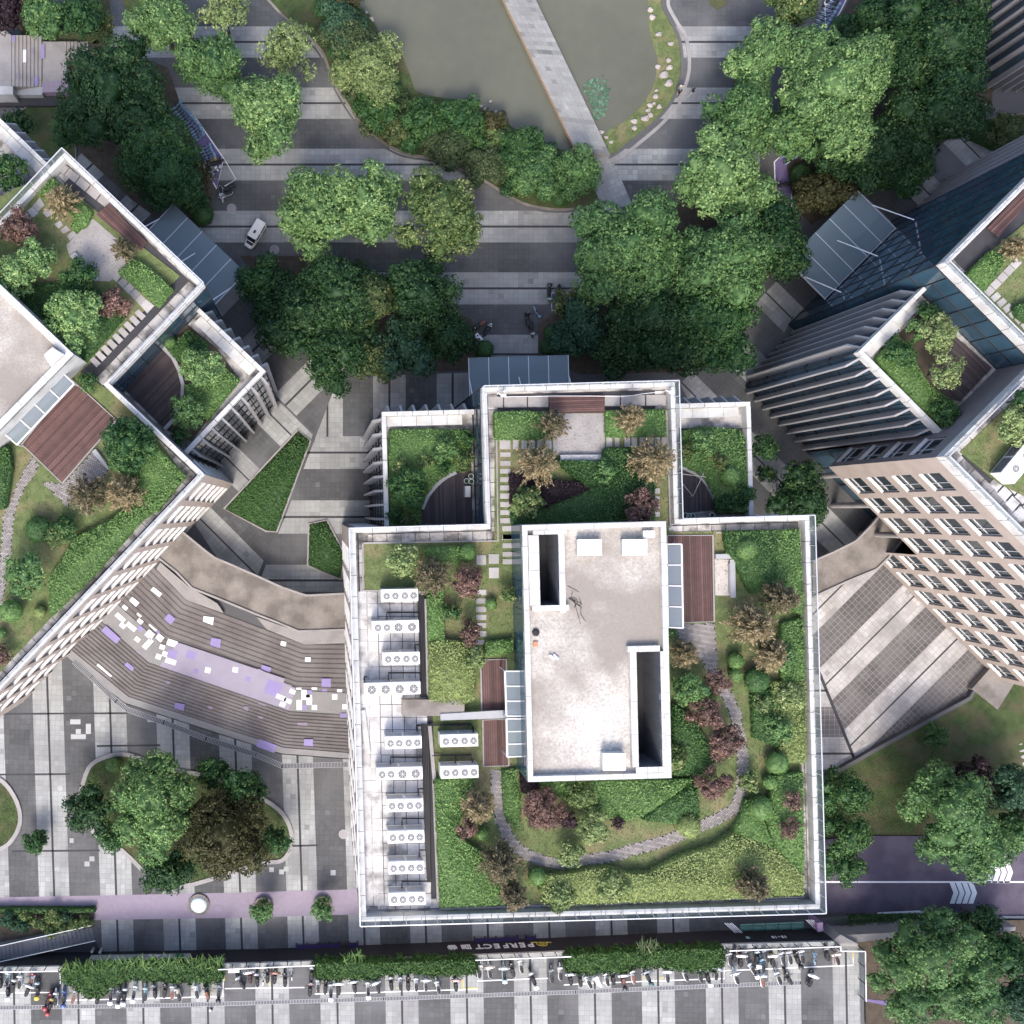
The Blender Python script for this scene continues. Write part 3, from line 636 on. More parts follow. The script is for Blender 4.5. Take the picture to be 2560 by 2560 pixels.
o = cards('floating_leaves', np.c_[q, np.full(n, .075)], np.c_[rng.normal(0, .05, (n, 2)), np.ones(n)], rng.uniform(.06, .2, n), rng.uniform(.3, 1, n), LEAF['reed'], aspect=.4, rng=rng); props(o, kind='stuff')

# ---------------------------------------------------------------- planting beds on the ground
bedthing = []
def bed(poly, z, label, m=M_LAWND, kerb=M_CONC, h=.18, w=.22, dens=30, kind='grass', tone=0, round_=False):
    poly = smoothline(poly + [poly[0]], 4)[:-1] if round_ else poly
    mb = MB(); wp = PW(poly, z); mb.prism(wp, z - .05, z + .08); o = props(mb.build('planting_bed', m), kind='structure')
    if kerb: mb = MB(); strip(mb, wp, w, z - .05, z + h, closed=True); props(mb.build('bed_kerb', kerb), kind='structure')
    return ccw(wp)
G0 = []
G0.append(bed([(744, 1075), (776, 1102), (692, 1330), (665, 1328), (560, 1272)], 0, ''))
G0.append(bed([(772, 1310), (817, 1300), (861, 1385), (852, 1449), (769, 1414)], 0, ''))
G0.append(bed([(130, 215), (240, 100), (420, 170), (500, 400), (532, 475), (528, 560), (440, 580), (330, 500), (200, 380)], 0, '', kerb=None, m=M_SOIL))
G0.append(bed([(40, 60), (270, -30), (285, 110), (170, 110), (60, 100)], 0, '', kerb=None)); G0.append(bed([(300, -20), (420, -20), (330, 70)], 0, '', kerb=None))
G0.append(bed([(600, 640), (850, 640), (1180, 800), (1215, 880), (1180, 925), (880, 930), (700, 760)], 0, '', kerb=None, m=M_SOIL))
G0.append(bed([(1345, 810), (1375, 790), (1700, 500), (1960, 520), (1960, 640), (1720, 930), (1450, 935), (1345, 890)], 0, '', kerb=None, m=M_SOIL))
G0.append(bed([(1960, 380), (2130, -20), (2480, -20), (2480, 260), (2400, 330), (2230, 440), (2030, 560), (1985, 520)], 0, '', kerb=None, m=M_SOIL))
G0.append(bed([(2440, 320), (2445, 300), (2600, 280), (2600, 380), (2510, 365)], 0, '', kerb=M_CONCD))
ltop, lbot = [(2050, 1952), (2135, 1905), (2200, 1868), (2320, 1802), (2425, 1745), (2445, 1708), (2700, 1700)], [(2050, 2124), (2135, 2124), (2200, 2122), (2320, 2118), (2425, 2114), (2480, 2112), (2700, 2110)]
ZLN, ZLS = ZE + .6, ZD - .08
def lawn_z(py): return ZLN + (ZLS - ZLN) * min(1, max(0, (py - 1780) / 330))
sl_ = MB()
for i in range(6):
    for j in range(6):
        q = []
        for (a, b) in ((i, j), (i, j + 1), (i + 1, j + 1), (i + 1, j)):
            t = b / 6; x, y = ltop[a][0] * (1 - t) + lbot[a][0] * t, ltop[a][1] * (1 - t) + lbot[a][1] * t; q.append(tuple(W(x, y, ZLN + (ZLS - ZLN) * t)))
        sl_.add(q, [(0, 1, 2, 3)])
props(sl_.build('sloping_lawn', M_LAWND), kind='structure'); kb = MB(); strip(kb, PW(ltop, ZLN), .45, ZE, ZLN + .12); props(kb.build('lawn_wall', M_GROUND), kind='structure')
_q = planar(PW(ltop + lbot[::-1], -1), 26, RNG); _t = np.clip(((1280 - _q[:, 1] * F / (H + 1)) - 1790) / 320, 0, 1); _n = len(_q)
props(cards('lawn_tufts', np.c_[_q, ZLN + (ZLS - ZLN) * _t + .03], np.c_[RNG.normal(0, .8, (_n, 2)), np.full(_n, .8)], .16 * RNG.uniform(.6, 1.4, _n), np.clip(.35 + RNG.normal(0, .22, _n), 0, 1), LEAF['grass'], aspect=.35), kind='stuff')
G0.append(G0[8])
G0.append(bed([(2100, 2300), (2600, 2300), (2600, 2600), (2165, 2600), (2160, 2380)], 1.5, '', kerb=None, m=M_SOIL))
G0.append(bed([(75, 262), (190, 262), (190, 420), (60, 420), (-20, 330)], 0, '', kerb=M_CONCD, m=M_LAWND))
G0.append(bed([(1770, -10), (1774, 12), (1795, 25), (1815, 12), (1818, -14)], 0, '', kerb=None))
G2 = []
G2.append(bed([(200, 1990), (222, 1920), (262, 1893), (320, 1886), (420, 1920), (560, 1950), (680, 2010), (722, 2060), (728, 2110), (705, 2150), (640, 2160), (430, 2215), (300, 2120), (235, 2080)], ZS, '', kerb=M_CONC, w=.5, round_=True))
G2.append(bed([(-60, 1925), (0, 1948), (30, 1980), (48, 2020), (50, 2060), (30, 2100), (0, 2122), (-60, 2140)], ZS, '', kerb=M_CONC, w=.5, round_=True))
for polys, z, nm in ((G0[:2] + G0[3:5], .1, 'grass_tufts'), ([G0[8]], .12, 'grass_tufts'), (G2, ZS + .1, 'grass_tufts')): grass(nm, polys, z, dens=42)
grass('shore_grass', [ccw(PW(pond_r[::-1] + [(1446, 386), (1522, 395)] + kerb_r[::-1], .03))], .04, dens=26, tone=.1)
grass('bank_grass', [ccw(PW(kerb_l + [(1446, 386)] + pond_l[::-1] + [(850, -60), (640, -60)], .03))], .04, dens=24)
# ================================================================ BUILDINGS (one plan, three turns of it)
PW_, PD, CX0, CX1, CY1 = 43.4, 37.1, 12.9, 31.1, 12.9      # lower block width, depth; the block that projects to the front
WX0, WX1, WY = 3.7, 40.2, 11.3                           # terrace wings
ZF, ZP, ZW, ZWP = 27.4, 28.4, 22.9, 24.0                   # roof floor, parapet, terrace floor, its parapet
WIN = {}
def window_meshes():
    if WIN: return WIN
    w, h, d = 2.4, 3.1, .32
    f = MB()
    for x0, x1, z0, z1 in ((0, .06, 0, h), (w - .06, w, 0, h), (.06, w - .06, 0, .06), (.06, w - .06, h - .06, h), (.85, .90, .06, h - .06), (.06, w - .06, .85, .90)):
        f.box(x0, x1, -d + .02, -d + .09, z0, z1)
    WIN['frame'] = f.mesh('window', M_ALU)
    WIN['pane'] = MB().box(.03, w - .03, -d - .02, -d + .015, .03, h - .03).mesh('pane', M_GLASSD)
    s = MB(); s.add([(0, -d + .09, .16), (w, -d + .09, .16), (w, .05, 0.02), (0, .05, 0.02)], [(0, 1, 2, 3)]); s.add([(0, .05, .02), (w, .05, .02), (w, .05, -.06), (0, .05, -.06)], [(0, 1, 2, 3)])
    WIN['sill'] = s.mesh('sill', M_WHITE)
    WIN['blind'] = MB().box(.06, w - .06, -d - .05, -d - .03, .9, h - .1).mesh('blind', M_WPAINT)
    WIN['w'], WIN['h'], WIN['d'] = w, h, d
    return WIN
def wall(parent, p, q, z0, z1, m, wins=(), name='wall'):
    "brick wall p->q (outside on the left of p->q when seen from above), windows (u, z) recessed in it; local coordinates"
    Wn = window_meshes(); w, h, d = Wn['w'], Wn['h'], Wn['d']
    p, q = Vector((*p, 0)), Vector((*q, 0)); L = (q - p).length; e = (q - p) / L; nrm = Vector((-e.y, e.x, 0))
    us = sorted({0.0, L} | {u for u, _ in wins} | {u + w for u, _ in wins}); zs = sorted({z0, z1} | {z for _, z in wins} | {z + h for _, z in wins})
    holes = {(round(u, 3), round(z, 3)) for u, z in wins}; mb = MB()
    P = lambda u, z, o=0: tuple(p + e * u + nrm * o + Vector((0, 0, z)))
    for i in range(len(us) - 1):
        for j in range(len(zs) - 1):
            inside = any(u - 1e-3 <= us[i] and us[i + 1] <= u + w + 1e-3 and z - 1e-3 <= zs[j] and zs[j + 1] <= z + h + 1e-3 for u, z in wins)
            if not inside: mb.add([P(us[i], zs[j]), P(us[i + 1], zs[j]), P(us[i + 1], zs[j + 1]), P(us[i], zs[j + 1])], [(3, 2, 1, 0)])
    for u, z in wins:                                         # reveals
        for a, b in (((u, z), (u, z + h)), ((u + w, z + h), (u + w, z)), ((u, z + h), (u + w, z + h)), ((u + w, z), (u, z))):
            mb.add([P(*a), P(*b), P(*b, -d), P(*a, -d)], [(0, 1, 2, 3)])
    wl_ = mb.build(name, m, parent, world=False)
    rz = math.atan2(e.y, e.x)
    for k, (u, z) in enumerate(wins):
        # window-local x along the wall, +y outward
        f = link('window', Wn['frame'], parent, P(u, z), rz)
        link('pane', Wn['pane'], f); link('sill', Wn['sill'], f)
        if (k * 7 + int(z)) % 5 == 0: link('blind', Wn['blind'], f)
    return wl_
def curtain(parent, p, q, z0, z1, nb, nf, m=M_CURTAIN, panes=True, spandrel=True):
    "glass wall of panes between mullions"
    p, q = Vector((*p, 0)), Vector((*q, 0)); L = (q - p).length; e = (q - p) / L; nrm = Vector((-e.y, e.x, 0))
    P = lambda u, z, o=0: p + e * u + nrm * o + Vector((0, 0, z))
    fr = MB()
    for i in range(nb + 1): fr.beam(P(L * i / nb, z0, .03), P(L * i / nb, z1, .03), .06, .10)
    for j in range(nf + 1): fr.beam(P(0, z0 + (z1 - z0) * j / nf, .03), P(L, z0 + (z1 - z0) * j / nf, .03), .10, .09)
    o = fr.build('mullion_frame', M_CHAR, parent, world=False)
    if panes:
        w_, h_ = L / nb, (z1 - z0) / nf; ms = []
        for v in range(2):
            mb = MB(); ti = .004 * (1 if v else -1); mb.add([(0.03, ti, 0.04), (w_ - .03, -ti, 0.04), (w_ - .03, -ti, h_ - .04), (.03, ti, h_ - .04)], [(3, 2, 1, 0)])
            ms.append(mb.mesh('glass_pane', m))
        for i in range(nb):
            for j in range(nf): link('glass_pane', ms[(i * 3 + j * 5) % 2], o, tuple(P(L * i / nb, z0 + h_ * j)), math.atan2(e.y, e.x))
    else:
        mb = MB(); mb.add([tuple(P(0, z0)), tuple(P(L, z0)), tuple(P(L, z1)), tuple(P(0, z1))], [(3, 2, 1, 0)]); mb.build('glass_wall', m, parent, world=False)
def coping(parent, p, q, z0, z1, w, m=M_WHITE, step=2.1, side=-1, name='coping_panel', e0=0.0, e1=0.0):
    "parapet along p->q as panels with open joints; side -1 keeps it inside (right of p->q)"
    p, q = Vector((*p, 0)), Vector((*q, 0)); L = (q - p).length; e = (q - p) / L; nr = Vector((e.y, -e.x, 0)) * (-side)
    n = max(1, round(L / step)); rz = math.atan2(e.y, e.x); g = .05
    a, b = e0, L - e1; s = (b - a) / n
    y0, y1 = (-w, 0) if side == -1 else (0, w)
    me = MB().box(g / 2, s - g / 2, y0, y1, z0, z1).mesh(name, m)
    for i in range(n): link(name, me, parent, tuple(p + e * (a + s * i)), rz)
def railing(parent, p, q, z, h=1.15, step=1.45, lean=.0, m=M_RAILG, post=M_STEEL, side=-1, inset=.1):
    p, q = Vector((*p, 0)), Vector((*q, 0)); L = (q - p).length; e = (q - p) / L; nr = Vector((-e.y, e.x, 0))
    n = max(1, round(L / step)); s = L / n; o0 = nr * (-inset); fr = MB()
    for i in range(n + 1): b = p + e * (s * i) + o0; fr.beam(b + Vector((0, 0, z)), b + nr * lean + Vector((0, 0, z + h)), .045, .07)
    fr.beam(p + o0 + nr * lean + Vector((0, 0, z + h)), q + o0 + nr * lean + Vector((0, 0, z + h)), .085, .06)
    r = fr.build('railing', M_WPAINT if post is None else post, parent, world=False)
    me = MB().add([(.04, 0, .08), (s - .04, 0, .08), (s - .04, lean * .93, h * .93), (.04, lean * .93, h * .93)], [(0, 1, 2, 3)]).mesh('glass_panel', m)
    for i in range(n): link('glass_panel', me, r, tuple(p + e * (s * i) + o0 + Vector((0, 0, z))), math.atan2(e.y, e.x))
    return r
FIN = MB().add([(-.11, 0, 0), (.11, 0, 0), (.11, .85, 0), (-.11, .85, 0), (-.11, 0, 23.3), (.11, 0, 23.3), (.11, .85, 21.6), (-.11, .85, 21.6)],
               [(4, 5, 6, 7), (0, 1, 5, 4), (1, 2, 6, 5), (2, 3, 7, 6), (3, 0, 4, 7), (3, 2, 1, 0)]).mesh('fin', M_FIN)
def fins(parent, p, q, n, off):
    p, q = Vector((*p, 0)), Vector((*q, 0)); L = (q - p).length; e = (q - p) / L
    for i in range(n): link('fin', FIN, parent, tuple(p + e * (off + (L - 2 * off) * i / (n - 1)) + Vector((0, 0, .4))), math.atan2(e.y, e.x))
def office(label, ox, oy, rz, west=True, east=True, westwin=True, eastwin=False, panes=True, glassN=True, z0=0.0):
    B = thing('office_building', label, 'building', (ox, oy, 0), rz)
    body = [(0, -PD), (PW_, -PD), (PW_, 0), (CX1, 0), (CX1, CY1), (CX0, CY1), (CX0, 0), (0, 0)]
    MB().sheet(ccw(body), ZF).build('roof', M_GUTTER, B, world=False)
    rows = [1.2, 5.4] + [9.7 + 4.35 * k for k in range(4)]
    cols = [.9 + 3.18 * k for k in range(11)]
    wW = [(u, z) for u in cols for z in rows] if westwin else []
    wE = [(u, z) for u in cols for z in rows] if eastwin else []
    # outside lies on the left of p->q: run the walls clockwise seen from above
    if not z0: wall(B, (0, -PD), (0, 0), 0, ZF, M_BRICK, wW)
    else:                                                    # the front end of this wall is carried on columns
        uc = .9 + 3.18 * 7 - .39
        wall(B, (0, -PD), (0, -PD + uc), 0, ZF, M_BRICK, [q for q in wW if q[0] < uc]); wall(B, (0, -PD + uc), (0, 0), 9, ZF, M_BRICK, [(u - uc, z) for u, z in wW if u > uc and z > 9])
        MB().sheet([(0, -PD + uc), (4, -PD + uc), (4, 0), (0, 0)], 9.0).build('soffit', M_CONC, B, world=False); curtain(B, (3.2, -PD + uc), (3.2, 0), 0, 9, 5, 2)
        for k in range(3): MB().lathe([(.35, 0), (.35, 9)], (.8, -2 - 5 * k, 0), 14).build('column', M_CONC, B, world=False)
    wall(B, (0, 0), (WX0, 0), 9 if z0 else 0, ZF, M_BRICKG, [(.7, z) for z in rows if z > 9 or not z0])
    wall(B, (WX0, 0), (CX0, 0), 0, ZF, M_BRICKG)
    wall(B, (CX1, 0), (WX1, 0), 0, ZF, M_BRICKG)
    wall(B, (WX1, 0), (PW_, 0), 0, ZF, M_BRICKG, [(.7, z) for z in rows] if east else [])
    wall(B, (PW_, 0), (PW_, -PD), 0, ZF, M_BRICK, wE)
    wall(B, (PW_, -PD), (0, -PD), 0, ZF, M_BRICK)
    # projecting glass block
    if glassN: curtain(B, (CX0, CY1), (CX1, CY1), 0, ZF, 9, 7, panes=panes)
    curtain(B, (CX0, WY), (CX0, CY1), 0, ZF, 1, 7, panes=panes); curtain(B, (CX1, CY1), (CX1, WY), 0, ZF, 1, 7, panes=panes)
    curtain(B, (CX0, 0.02), (CX0, WY), ZW, ZF, 6, 2, panes=west); curtain(B, (CX1, WY), (CX1, 0.02), ZW, ZF, 6, 2, panes=east)
    # terrace wings
    for on, xa, xb, xo in ((west, WX0, CX0, -1), (east, CX1, WX1, 1)):
        MB().sheet([(xa, 0), (xb, 0), (xb, WY), (xa, WY)], ZW).build('terrace_floor', M_GUTTER, B, world=False)
        curtain(B, (xa, WY), (xb, WY), 0, ZW + .2, 7, 5, panes=panes)
        fins(B, (xa, WY), (xb, WY), 7, .75)
        if xo < 0:
            curtain(B, (xa, 0), (xa, WY), 0, ZW + .2, 8, 5, panes=panes); fins(B, (xa, 0), (xa, WY), 8, .7)
            coping(B, (xa, 0), (xa, WY), ZW, ZWP, .42, e1=.42)
        else:
            curtain(B, (xb, WY), (xb, 0), 0, ZW + .2, 8, 5, panes=panes); fins(B, (xb, WY), (xb, 0), 8, .7)
            coping(B, (xb, WY), (xb, 0), ZW, ZWP, .42, e0=.42)
        coping(B, (xa, WY), (xb, WY), ZW, ZWP, .42, step=1.55)
        # low white upstand slabs inside the front parapet
        me = MB().box(.01, 1.5, 0, .95, ZW, ZW + .55).mesh('upstand_panel', M_WHITE)
        n = int((xb - xa - .5) / 1.52)
        for i in range(n): link('upstand_panel', me, B, (xa + .45 + (0 if xo < 0 else .1) + i * 1.52, WY - 1.40, 0))
    # parapets, clockwise
    w = .46
    coping(B, (0, -PD), (0, 0), ZF, ZP, .62, e0=w, e1=w); coping(B, (0, 0), (CX0 - 0, 0), ZF, ZP, w, e1=-w)
    coping(B, (CX0, w * 0), (CX0, CY1), ZF, ZP, w, e0=0, e1=w); coping(B, (CX0, CY1), (CX1, CY1), ZF, ZP, w)
    coping(B, (CX1, CY1), (CX1, 0), ZF, ZP, w, e0=w); coping(B, (CX1, 0), (PW_, 0), ZF, ZP, w, e0=-w)
    coping(B, (PW_, 0), (PW_, -PD), ZF, ZP, w, e0=w, e1=w); coping(B, (PW_, -PD), (0, -PD), ZF, ZP, w)
    for a, b in (((0, -PD), (0, 0)), ((0, 0), (CX0, 0)), ((CX0, 0), (CX0, CY1)), ((CX0, CY1), (CX1, CY1)), ((CX1, CY1), (CX1, 0)), ((CX1, 0), (PW_, 0)), ((PW_, 0), (PW_, -PD)), ((PW_, -PD), (0, -PD))):
        railing(B, a, b, ZP, .95, lean=.10)
    return B
MAIN = office('central white parapet office building whose flat roof carries the garden and fan units', W(872, 1320, ZP).x, W(872, 1320, ZP).y, math.radians(1.6), westwin=True, panes=False)
RIGHT = office('right-hand office block with beige window grid and finned glass terrace corner', 58.6, 5.2, math.radians(45.0), z0=1)
_rz = math.radians(-43.6); _e = Vector((math.cos(_rz), math.sin(_rz)))
LO = Vector(W(512, 1186, ZP)[:2]) - _e * PW_
LEFT = office('left-hand office block turned diagonally with window bands facing the amphitheatre', LO.x, LO.y, _rz, westwin=False, eastwin=True, panes=True)
def loc(B, x, y, z=0): return MW[B.name] @ Vector((x, y, z))
# glass entrance canopies
def canopy(B, label, x0=15.6, x1=27.5, d=6.6, z=5.0):
    t = thing('glass_canopy', label, 'canopy', tuple(loc(B, (x0 + x1) / 2, CY1 + d / 2, 0)), MW[B.name].to_euler().z)
    cx, cy = (x0 + x1) / 2, CY1 + d / 2; nx, ny = 5, 3; sx, sy = (x1 - x0) / nx, d / ny
    me = MB().box(.03, sx - .03, .03, sy - .03, z, z + .04).mesh('glass_pane', M_CANOPY)
    for i in range(nx):
        for j in range(ny): link('glass_pane', me, t, (x0 + sx * i - cx, CY1 + .25 + (sy - .1) * j - cy, 0))
    f = MB()
    for i in range(nx + 1): f.beam((x0 + sx * i - cx, CY1 - cy + .1, z - .03), (x0 + sx * i - cx, CY1 + d - cy, z - .03), .09, .16)
    for j in range(ny + 1): f.beam((x0 - cx, CY1 + .2 + (d - .25) * j / ny - cy, z - .06), (x1 - cx, CY1 + .2 + (d - .25) * j / ny - cy, z - .06), .07, .12)
    f.build('steel_frame', M_STEEL, t, world=False)
    rods = MB()
    for k in range(3):
        x = x0 + (x1 - x0) * (k / 2) - cx
        MB().tube([(x, CY1 + d * .62 - cy, z + .05), (x + .0, CY1 + .12 - cy, z + 3.4)], .07, 6).build('tie_rod', M_WPAINT, t, world=False)
    return t
canopy(MAIN, 'blue glass canopy at the front of the central office building')
canopy(RIGHT, 'blue glass canopy with white tie rods in front of the right-hand glass wall')
canopy(LEFT, 'blue glass canopy beside the clipped bush on the left-hand office block', x0=15.6, x1=27.5)
# ================================================================ AMPHITHEATRE, CANOPY SLAB, STREET WALL
amph = thing('amphitheatre_steps', None, None, tuple(W(560, 1680, 0)), kind='structure')
top_l = [(372, 1405), (467, 1500), (761, 1611), (885, 1611)]; bot_l = [(170, 1634), (315, 1752), (706, 1880), (885, 1895)]
def aline(t, z): return [tuple(W(a[0] + (b[0] - a[0]) * t, a[1] + (b[1] - a[1]) * t, z)[:2]) for a, b in zip(top_l, bot_l)]
M_STEP = mat('step_stone', (.15, .135, .13), .85, .18, .5, fine=.14, stain=(.22, .21, .20), stain_amt=.5, stain_scale=.3, bump=.2)
M_STEPL = mat('landing_stone', (.24, .235, .23), .85, .12, .5, fine=.10)
NU, NL = 10, 11
levels = []
for i in range(NU): levels.append((.43 * i / NU, .43 * (i + 1) / NU))
levels.append((.43, .625))
for i in range(NL): levels.append((.625 + .335 * i / NL, .625 + .335 * (i + 1) / NL))
levels.append((.96, 1.03))
ZT = []
for i, (a, b) in enumerate(levels):
    z = ZS * (i + 1) / len(levels); ZT.append(z); la, lb = aline(a, z), aline(b, z)
    for k in range(3):
        q = [la[k], la[k + 1], lb[k + 1], lb[k]]
        if i == NU: MB().prism(q, 0, z).build('landing', M_STEPL, amph)
        elif i == len(levels) - 1: MB().prism(q, 0, z).build('top_landing', M_STEPL, amph)
        else:                                           # tread with a shallow bench block: riser edge proud of the tread
            MB().prism(q, 0, z - .035).prism([tuple(np.array(la[k]) * .86 + np.array(lb[k]) * .14), tuple(np.array(la[k + 1]) * .86 + np.array(lb[k + 1]) * .14), lb[k + 1], lb[k]], z - .035, z).build('step', M_STEP, amph)
def zat(t):
    for (a, b), z in zip(levels, ZT):
        if a <= t < b: return z
    return ZS
def amph_t(px, py):
    best = None
    for k in range(3):
        for i in range(201):
            t = i / 200 * 1.03; A = np.array(top_l[k]) * (1 - t) + np.array(bot_l[k]) * t; Bq = np.array(top_l[k + 1]) * (1 - t) + np.array(bot_l[k + 1]) * t
            d = Bq - A; u = np.dot(np.array([px, py]) - A, d) / np.dot(d, d)
            if -.02 <= u <= 1.02:
                e = abs(np.cross(d, np.array([px, py]) - A)) / np.linalg.norm(d)
                if best is None or e < best[0]: best = (e, t)
    return best[1] if best else .5
paint = thing('painted_squares', None, None, tuple(W(560, 1680, 0)), kind='structure')
def patch(poly, m, dz=.02, nm='painted_square'):
    c = np.mean(poly, 0); z = zat(amph_t(*c)) + dz; MB().sheet(PW(poly, z), z).build(nm, m, paint)
M_VIO = mat('violet_paint', (.27, .225, .42), .75, .06, 1, fine=.05)
def sq(tx, ty, cx, cy, w, h, ang, m, dz=.022):
    ca, sa = math.cos(math.radians(ang)), math.sin(math.radians(ang))
    patch(T(tx, ty, [(cx + (x * ca - y * sa), cy + (x * sa + y * ca)) for x, y in ((-w / 2, -h / 2), (w / 2, -h / 2), (w / 2, h / 2), (-w / 2, h / 2))]), m, dz)
# the violet field on the landing
patch(T(0, 1280, [(1345, 985), (1700, 1105), (2150, 1258), (2070, 1500), (1640, 1330), (1200, 1165)]), mat('pale_violet_paint', (.30, .275, .34), .75, .08, .6), .012, 'violet_field')
patch(T(640, 1280, [(0, 1215), (20, 1180), (190, 1285), (300, 1330), (240, 1512), (0, 1410)]), mat('pale_violet_paint', (.3, .27, .36)), .013, 'violet_field')
for cx, cy, w, h, a in [(1180, 603, 85, 34, 38), (1006, 685, 70, 62, 40), (943, 722, 42, 30, 40), (908, 797, 84, 36, 42), (1048, 780, 40, 22, 40), (1057, 826, 44, 34, 38), (925, 858, 46, 34, 38), (990, 866, 84, 36, 40), (1036, 962, 42, 34, 38), (1150, 880, 80, 30, 40), (1130, 925, 60, 56, 40), (1205, 950, 55, 48, 38), (1115, 995, 90, 40, -48), (1296, 998, 78, 66, 18), (1224, 1020, 40, 36, 18), (1245, 1072, 42, 38, 18), (1196, 1092, 42, 38, 18), (1288, 1128, 82, 38, 18), (1570, 828, 78, 76, 8), (1568, 1194, 42, 42, 12), (1775, 1191, 42, 40, 12), (782, 1203, 140, 34, 42)]:
    sq(0, 1280, cx, cy, w, h, a, M_WPAINT)
for cx, cy, w, h, a in [(1280, 808, 66, 60, 40), (834, 930, 150, 62, 42), (1060, 880, 40, 36, 40), (975, 1168, 72, 36, 40), (1626, 990, 76, 72, 10), (1352, 1478, 74, 68, 10), (1300, 1070, 70, 60, 18), (1440, 1080, 70, 60, 18), (1480, 1200, 40, 36, 18), (1870, 1260, 40, 36, 18), (1190, 908, 32, 24, 38), (1640, 1180, 1, 1, 0)]:
    sq(0, 1280, cx, cy, w, h, a, M_VIO, .026)
for cx, cy, w, h, a in [(1265, 1292, 34, 32, 14), (1045, 1058, 38, 30, 38), (1585, 1482, 38, 36, 12), (1856, 1484, 38, 34, 12)]: sq(0, 1280, cx, cy, w, h, a, M_LILAC)
for cx, cy, w, h, a in [(206, 994, 40, 36, 14), (391, 1113, 42, 36, 0), (228, 1308, 80, 26, 22), (275, 1355, 45, 34, 22), (190, 1400, 80, 34, 22), (240, 1425, 60, 34, 22), (200, 1452, 44, 34, 22), (323, 1335, 38, 18, 0), (440, 1333, 40, 18, 0), (363, 1380, 40, 76, 0), (402, 1418, 42, 76, 0), (326, 1456, 40, 76, 0), (441, 1475, 40, 38, 0), (594, 1396, 40, 40, 0), (631, 1357, 38, 40, 0), (668, 1470, 34, 38, 0), (392, 1390, 30, 20, 0)]:
    sq(640, 1280, cx, cy, w, h, a, M_WPAINT)
for cx, cy, w, h, a in [(70, 1196, 76, 66, 18), (530, 1290, 70, 66, 0), (517, 1355, 38, 36, 0), (403, 1360, 34, 30, 0), (365, 1475, 36, 38, 0), (80, 1765, 145, 62, 20), (396, 1748, 70, 66, 0), (660, 1536, 50, 32, 0), (130, 1330, 120, 110, 20)]: sq(640, 1280, cx, cy, w, h, a, M_VIO, .02)
for cx, cy, w, h, a in [(33, 1560, 38, 34, 14), (350, 1605, 76, 32, 0), (45, 1460, 60, 30, 20)]: sq(640, 1280, cx, cy, w, h, a, M_LILAC)
# drain grating below the steps
def grating(pts, z, w, n, parent_name, bar=.035):
    t = thing(parent_name, None, None, (*PW(pts[:1], z)[0], z), kind='structure'); wp = PW(pts, z)
    fr = MB(); l, r = ribbon(wp, w)
    strip(fr, wp, w, z + .004, z + .004); fr.build('channel', M_JOINT, t)
    rim = MB(); strip(rim, l, .05, z, z + .02); strip(rim, r, .05, z, z + .02); rim.build('frame', M_BENCH, t)
    bars = MB()
    for i in range(len(wp) - 1):
        a, b = np.array(wp[i]), np.array(wp[i + 1]); L = np.linalg.norm(b - a); d = (b - a) / L; nn = np.array([-d[1], d[0]]); m = int(L / .18)
        for k in range(m):
            c = a + d * (k + .5) * .18; p, q = c - nn * w * .44, c + nn * w * .44
            bars.sheet([tuple(p - d * bar), tuple(p + d * bar), tuple(q + d * bar), tuple(q - d * bar)], z + .014)
    bars.build('grating_bars', M_BENCH, t, kind='stuff')
grating(T(0, 1280, [(555, 1125), (690, 1245), (880, 1430), (960, 1490), (1240, 1590), (1560, 1712), (1932, 1832)]) + T(640, 1280, [(200, 1918), (690, 1905)]), ZS + .012, .62, 0, 'drain_channel')
# long curved concrete canopy above the steps, and its twin on the right
def slab_canopy(label, pts_out, pts_in, z, rim=True):
    po, pi = PW(pts_out, z), PW(pts_in, z); allp = po + pi[::-1]; c = np.mean(allp, 0)
    t = thing('concrete_canopy', label, 'canopy', (c[0], c[1], 0))
    MB().prism(allp, z - .45, z).build('roof_slab', M_CONCD, t)
    for l in (po, pi): mb = MB(); strip(mb, l, .24, z - .2, z + .16); mb.build('edge_kerb', M_CONC, t)
    n = len(po)
    for k in range(n):
        m = ((po[k][0] + pi[k % len(pi)][0]) / 2, (po[k][1] + pi[k % len(pi)][1]) / 2) if len(po) == len(pi) else po[k]
        MB().lathe([(.22, 0), (.22, z - .45)], (m[0], m[1], 0), 12).build('column', M_CONC, t)
slab_canopy('curved bare concrete canopy between the triangular beds and the amphitheatre steps', T(0, 1280, [(1370, 145), (1540, 285), (1620, 345), (1750, 400)]) + T(640, 1280, [(0, 480), (200, 570), (380, 630), (740, 612)]),
            T(0, 1280, [(1175, 330), (1330, 450), (1450, 575), (1640, 650)]) + T(640, 1280, [(0, 770), (180, 840), (320, 900), (740, 886)]), 3.2)
slab_canopy('cracked concrete canopy slab joining the right-hand office block, above the sloping plaza', T(1920, 1280, [(340, 370), (500, 300), (660, 220), (760, 120), (860, 5)]), T(1920, 1280, [(340, 640), (580, 530), (820, 430), (920, 330), (1035, 180)]), 3.2)
low = MB(); low.prism(PW(T(0, 1280, [(1210, 380), (1420, 560), (1640, 690), (1690, 765), (1410, 665), (1180, 430)]), .5), 0, .5); props(low.build('side_ramp', M_CONC), kind='structure')
low = MB(); low.prism(PW(T(640, 1280, [(0, 790), (320, 905), (690, 890), (690, 990), (365, 1000), (80, 885)]), .15), 0, .15); props(low.build('step_head', M_CONC), kind='structure')
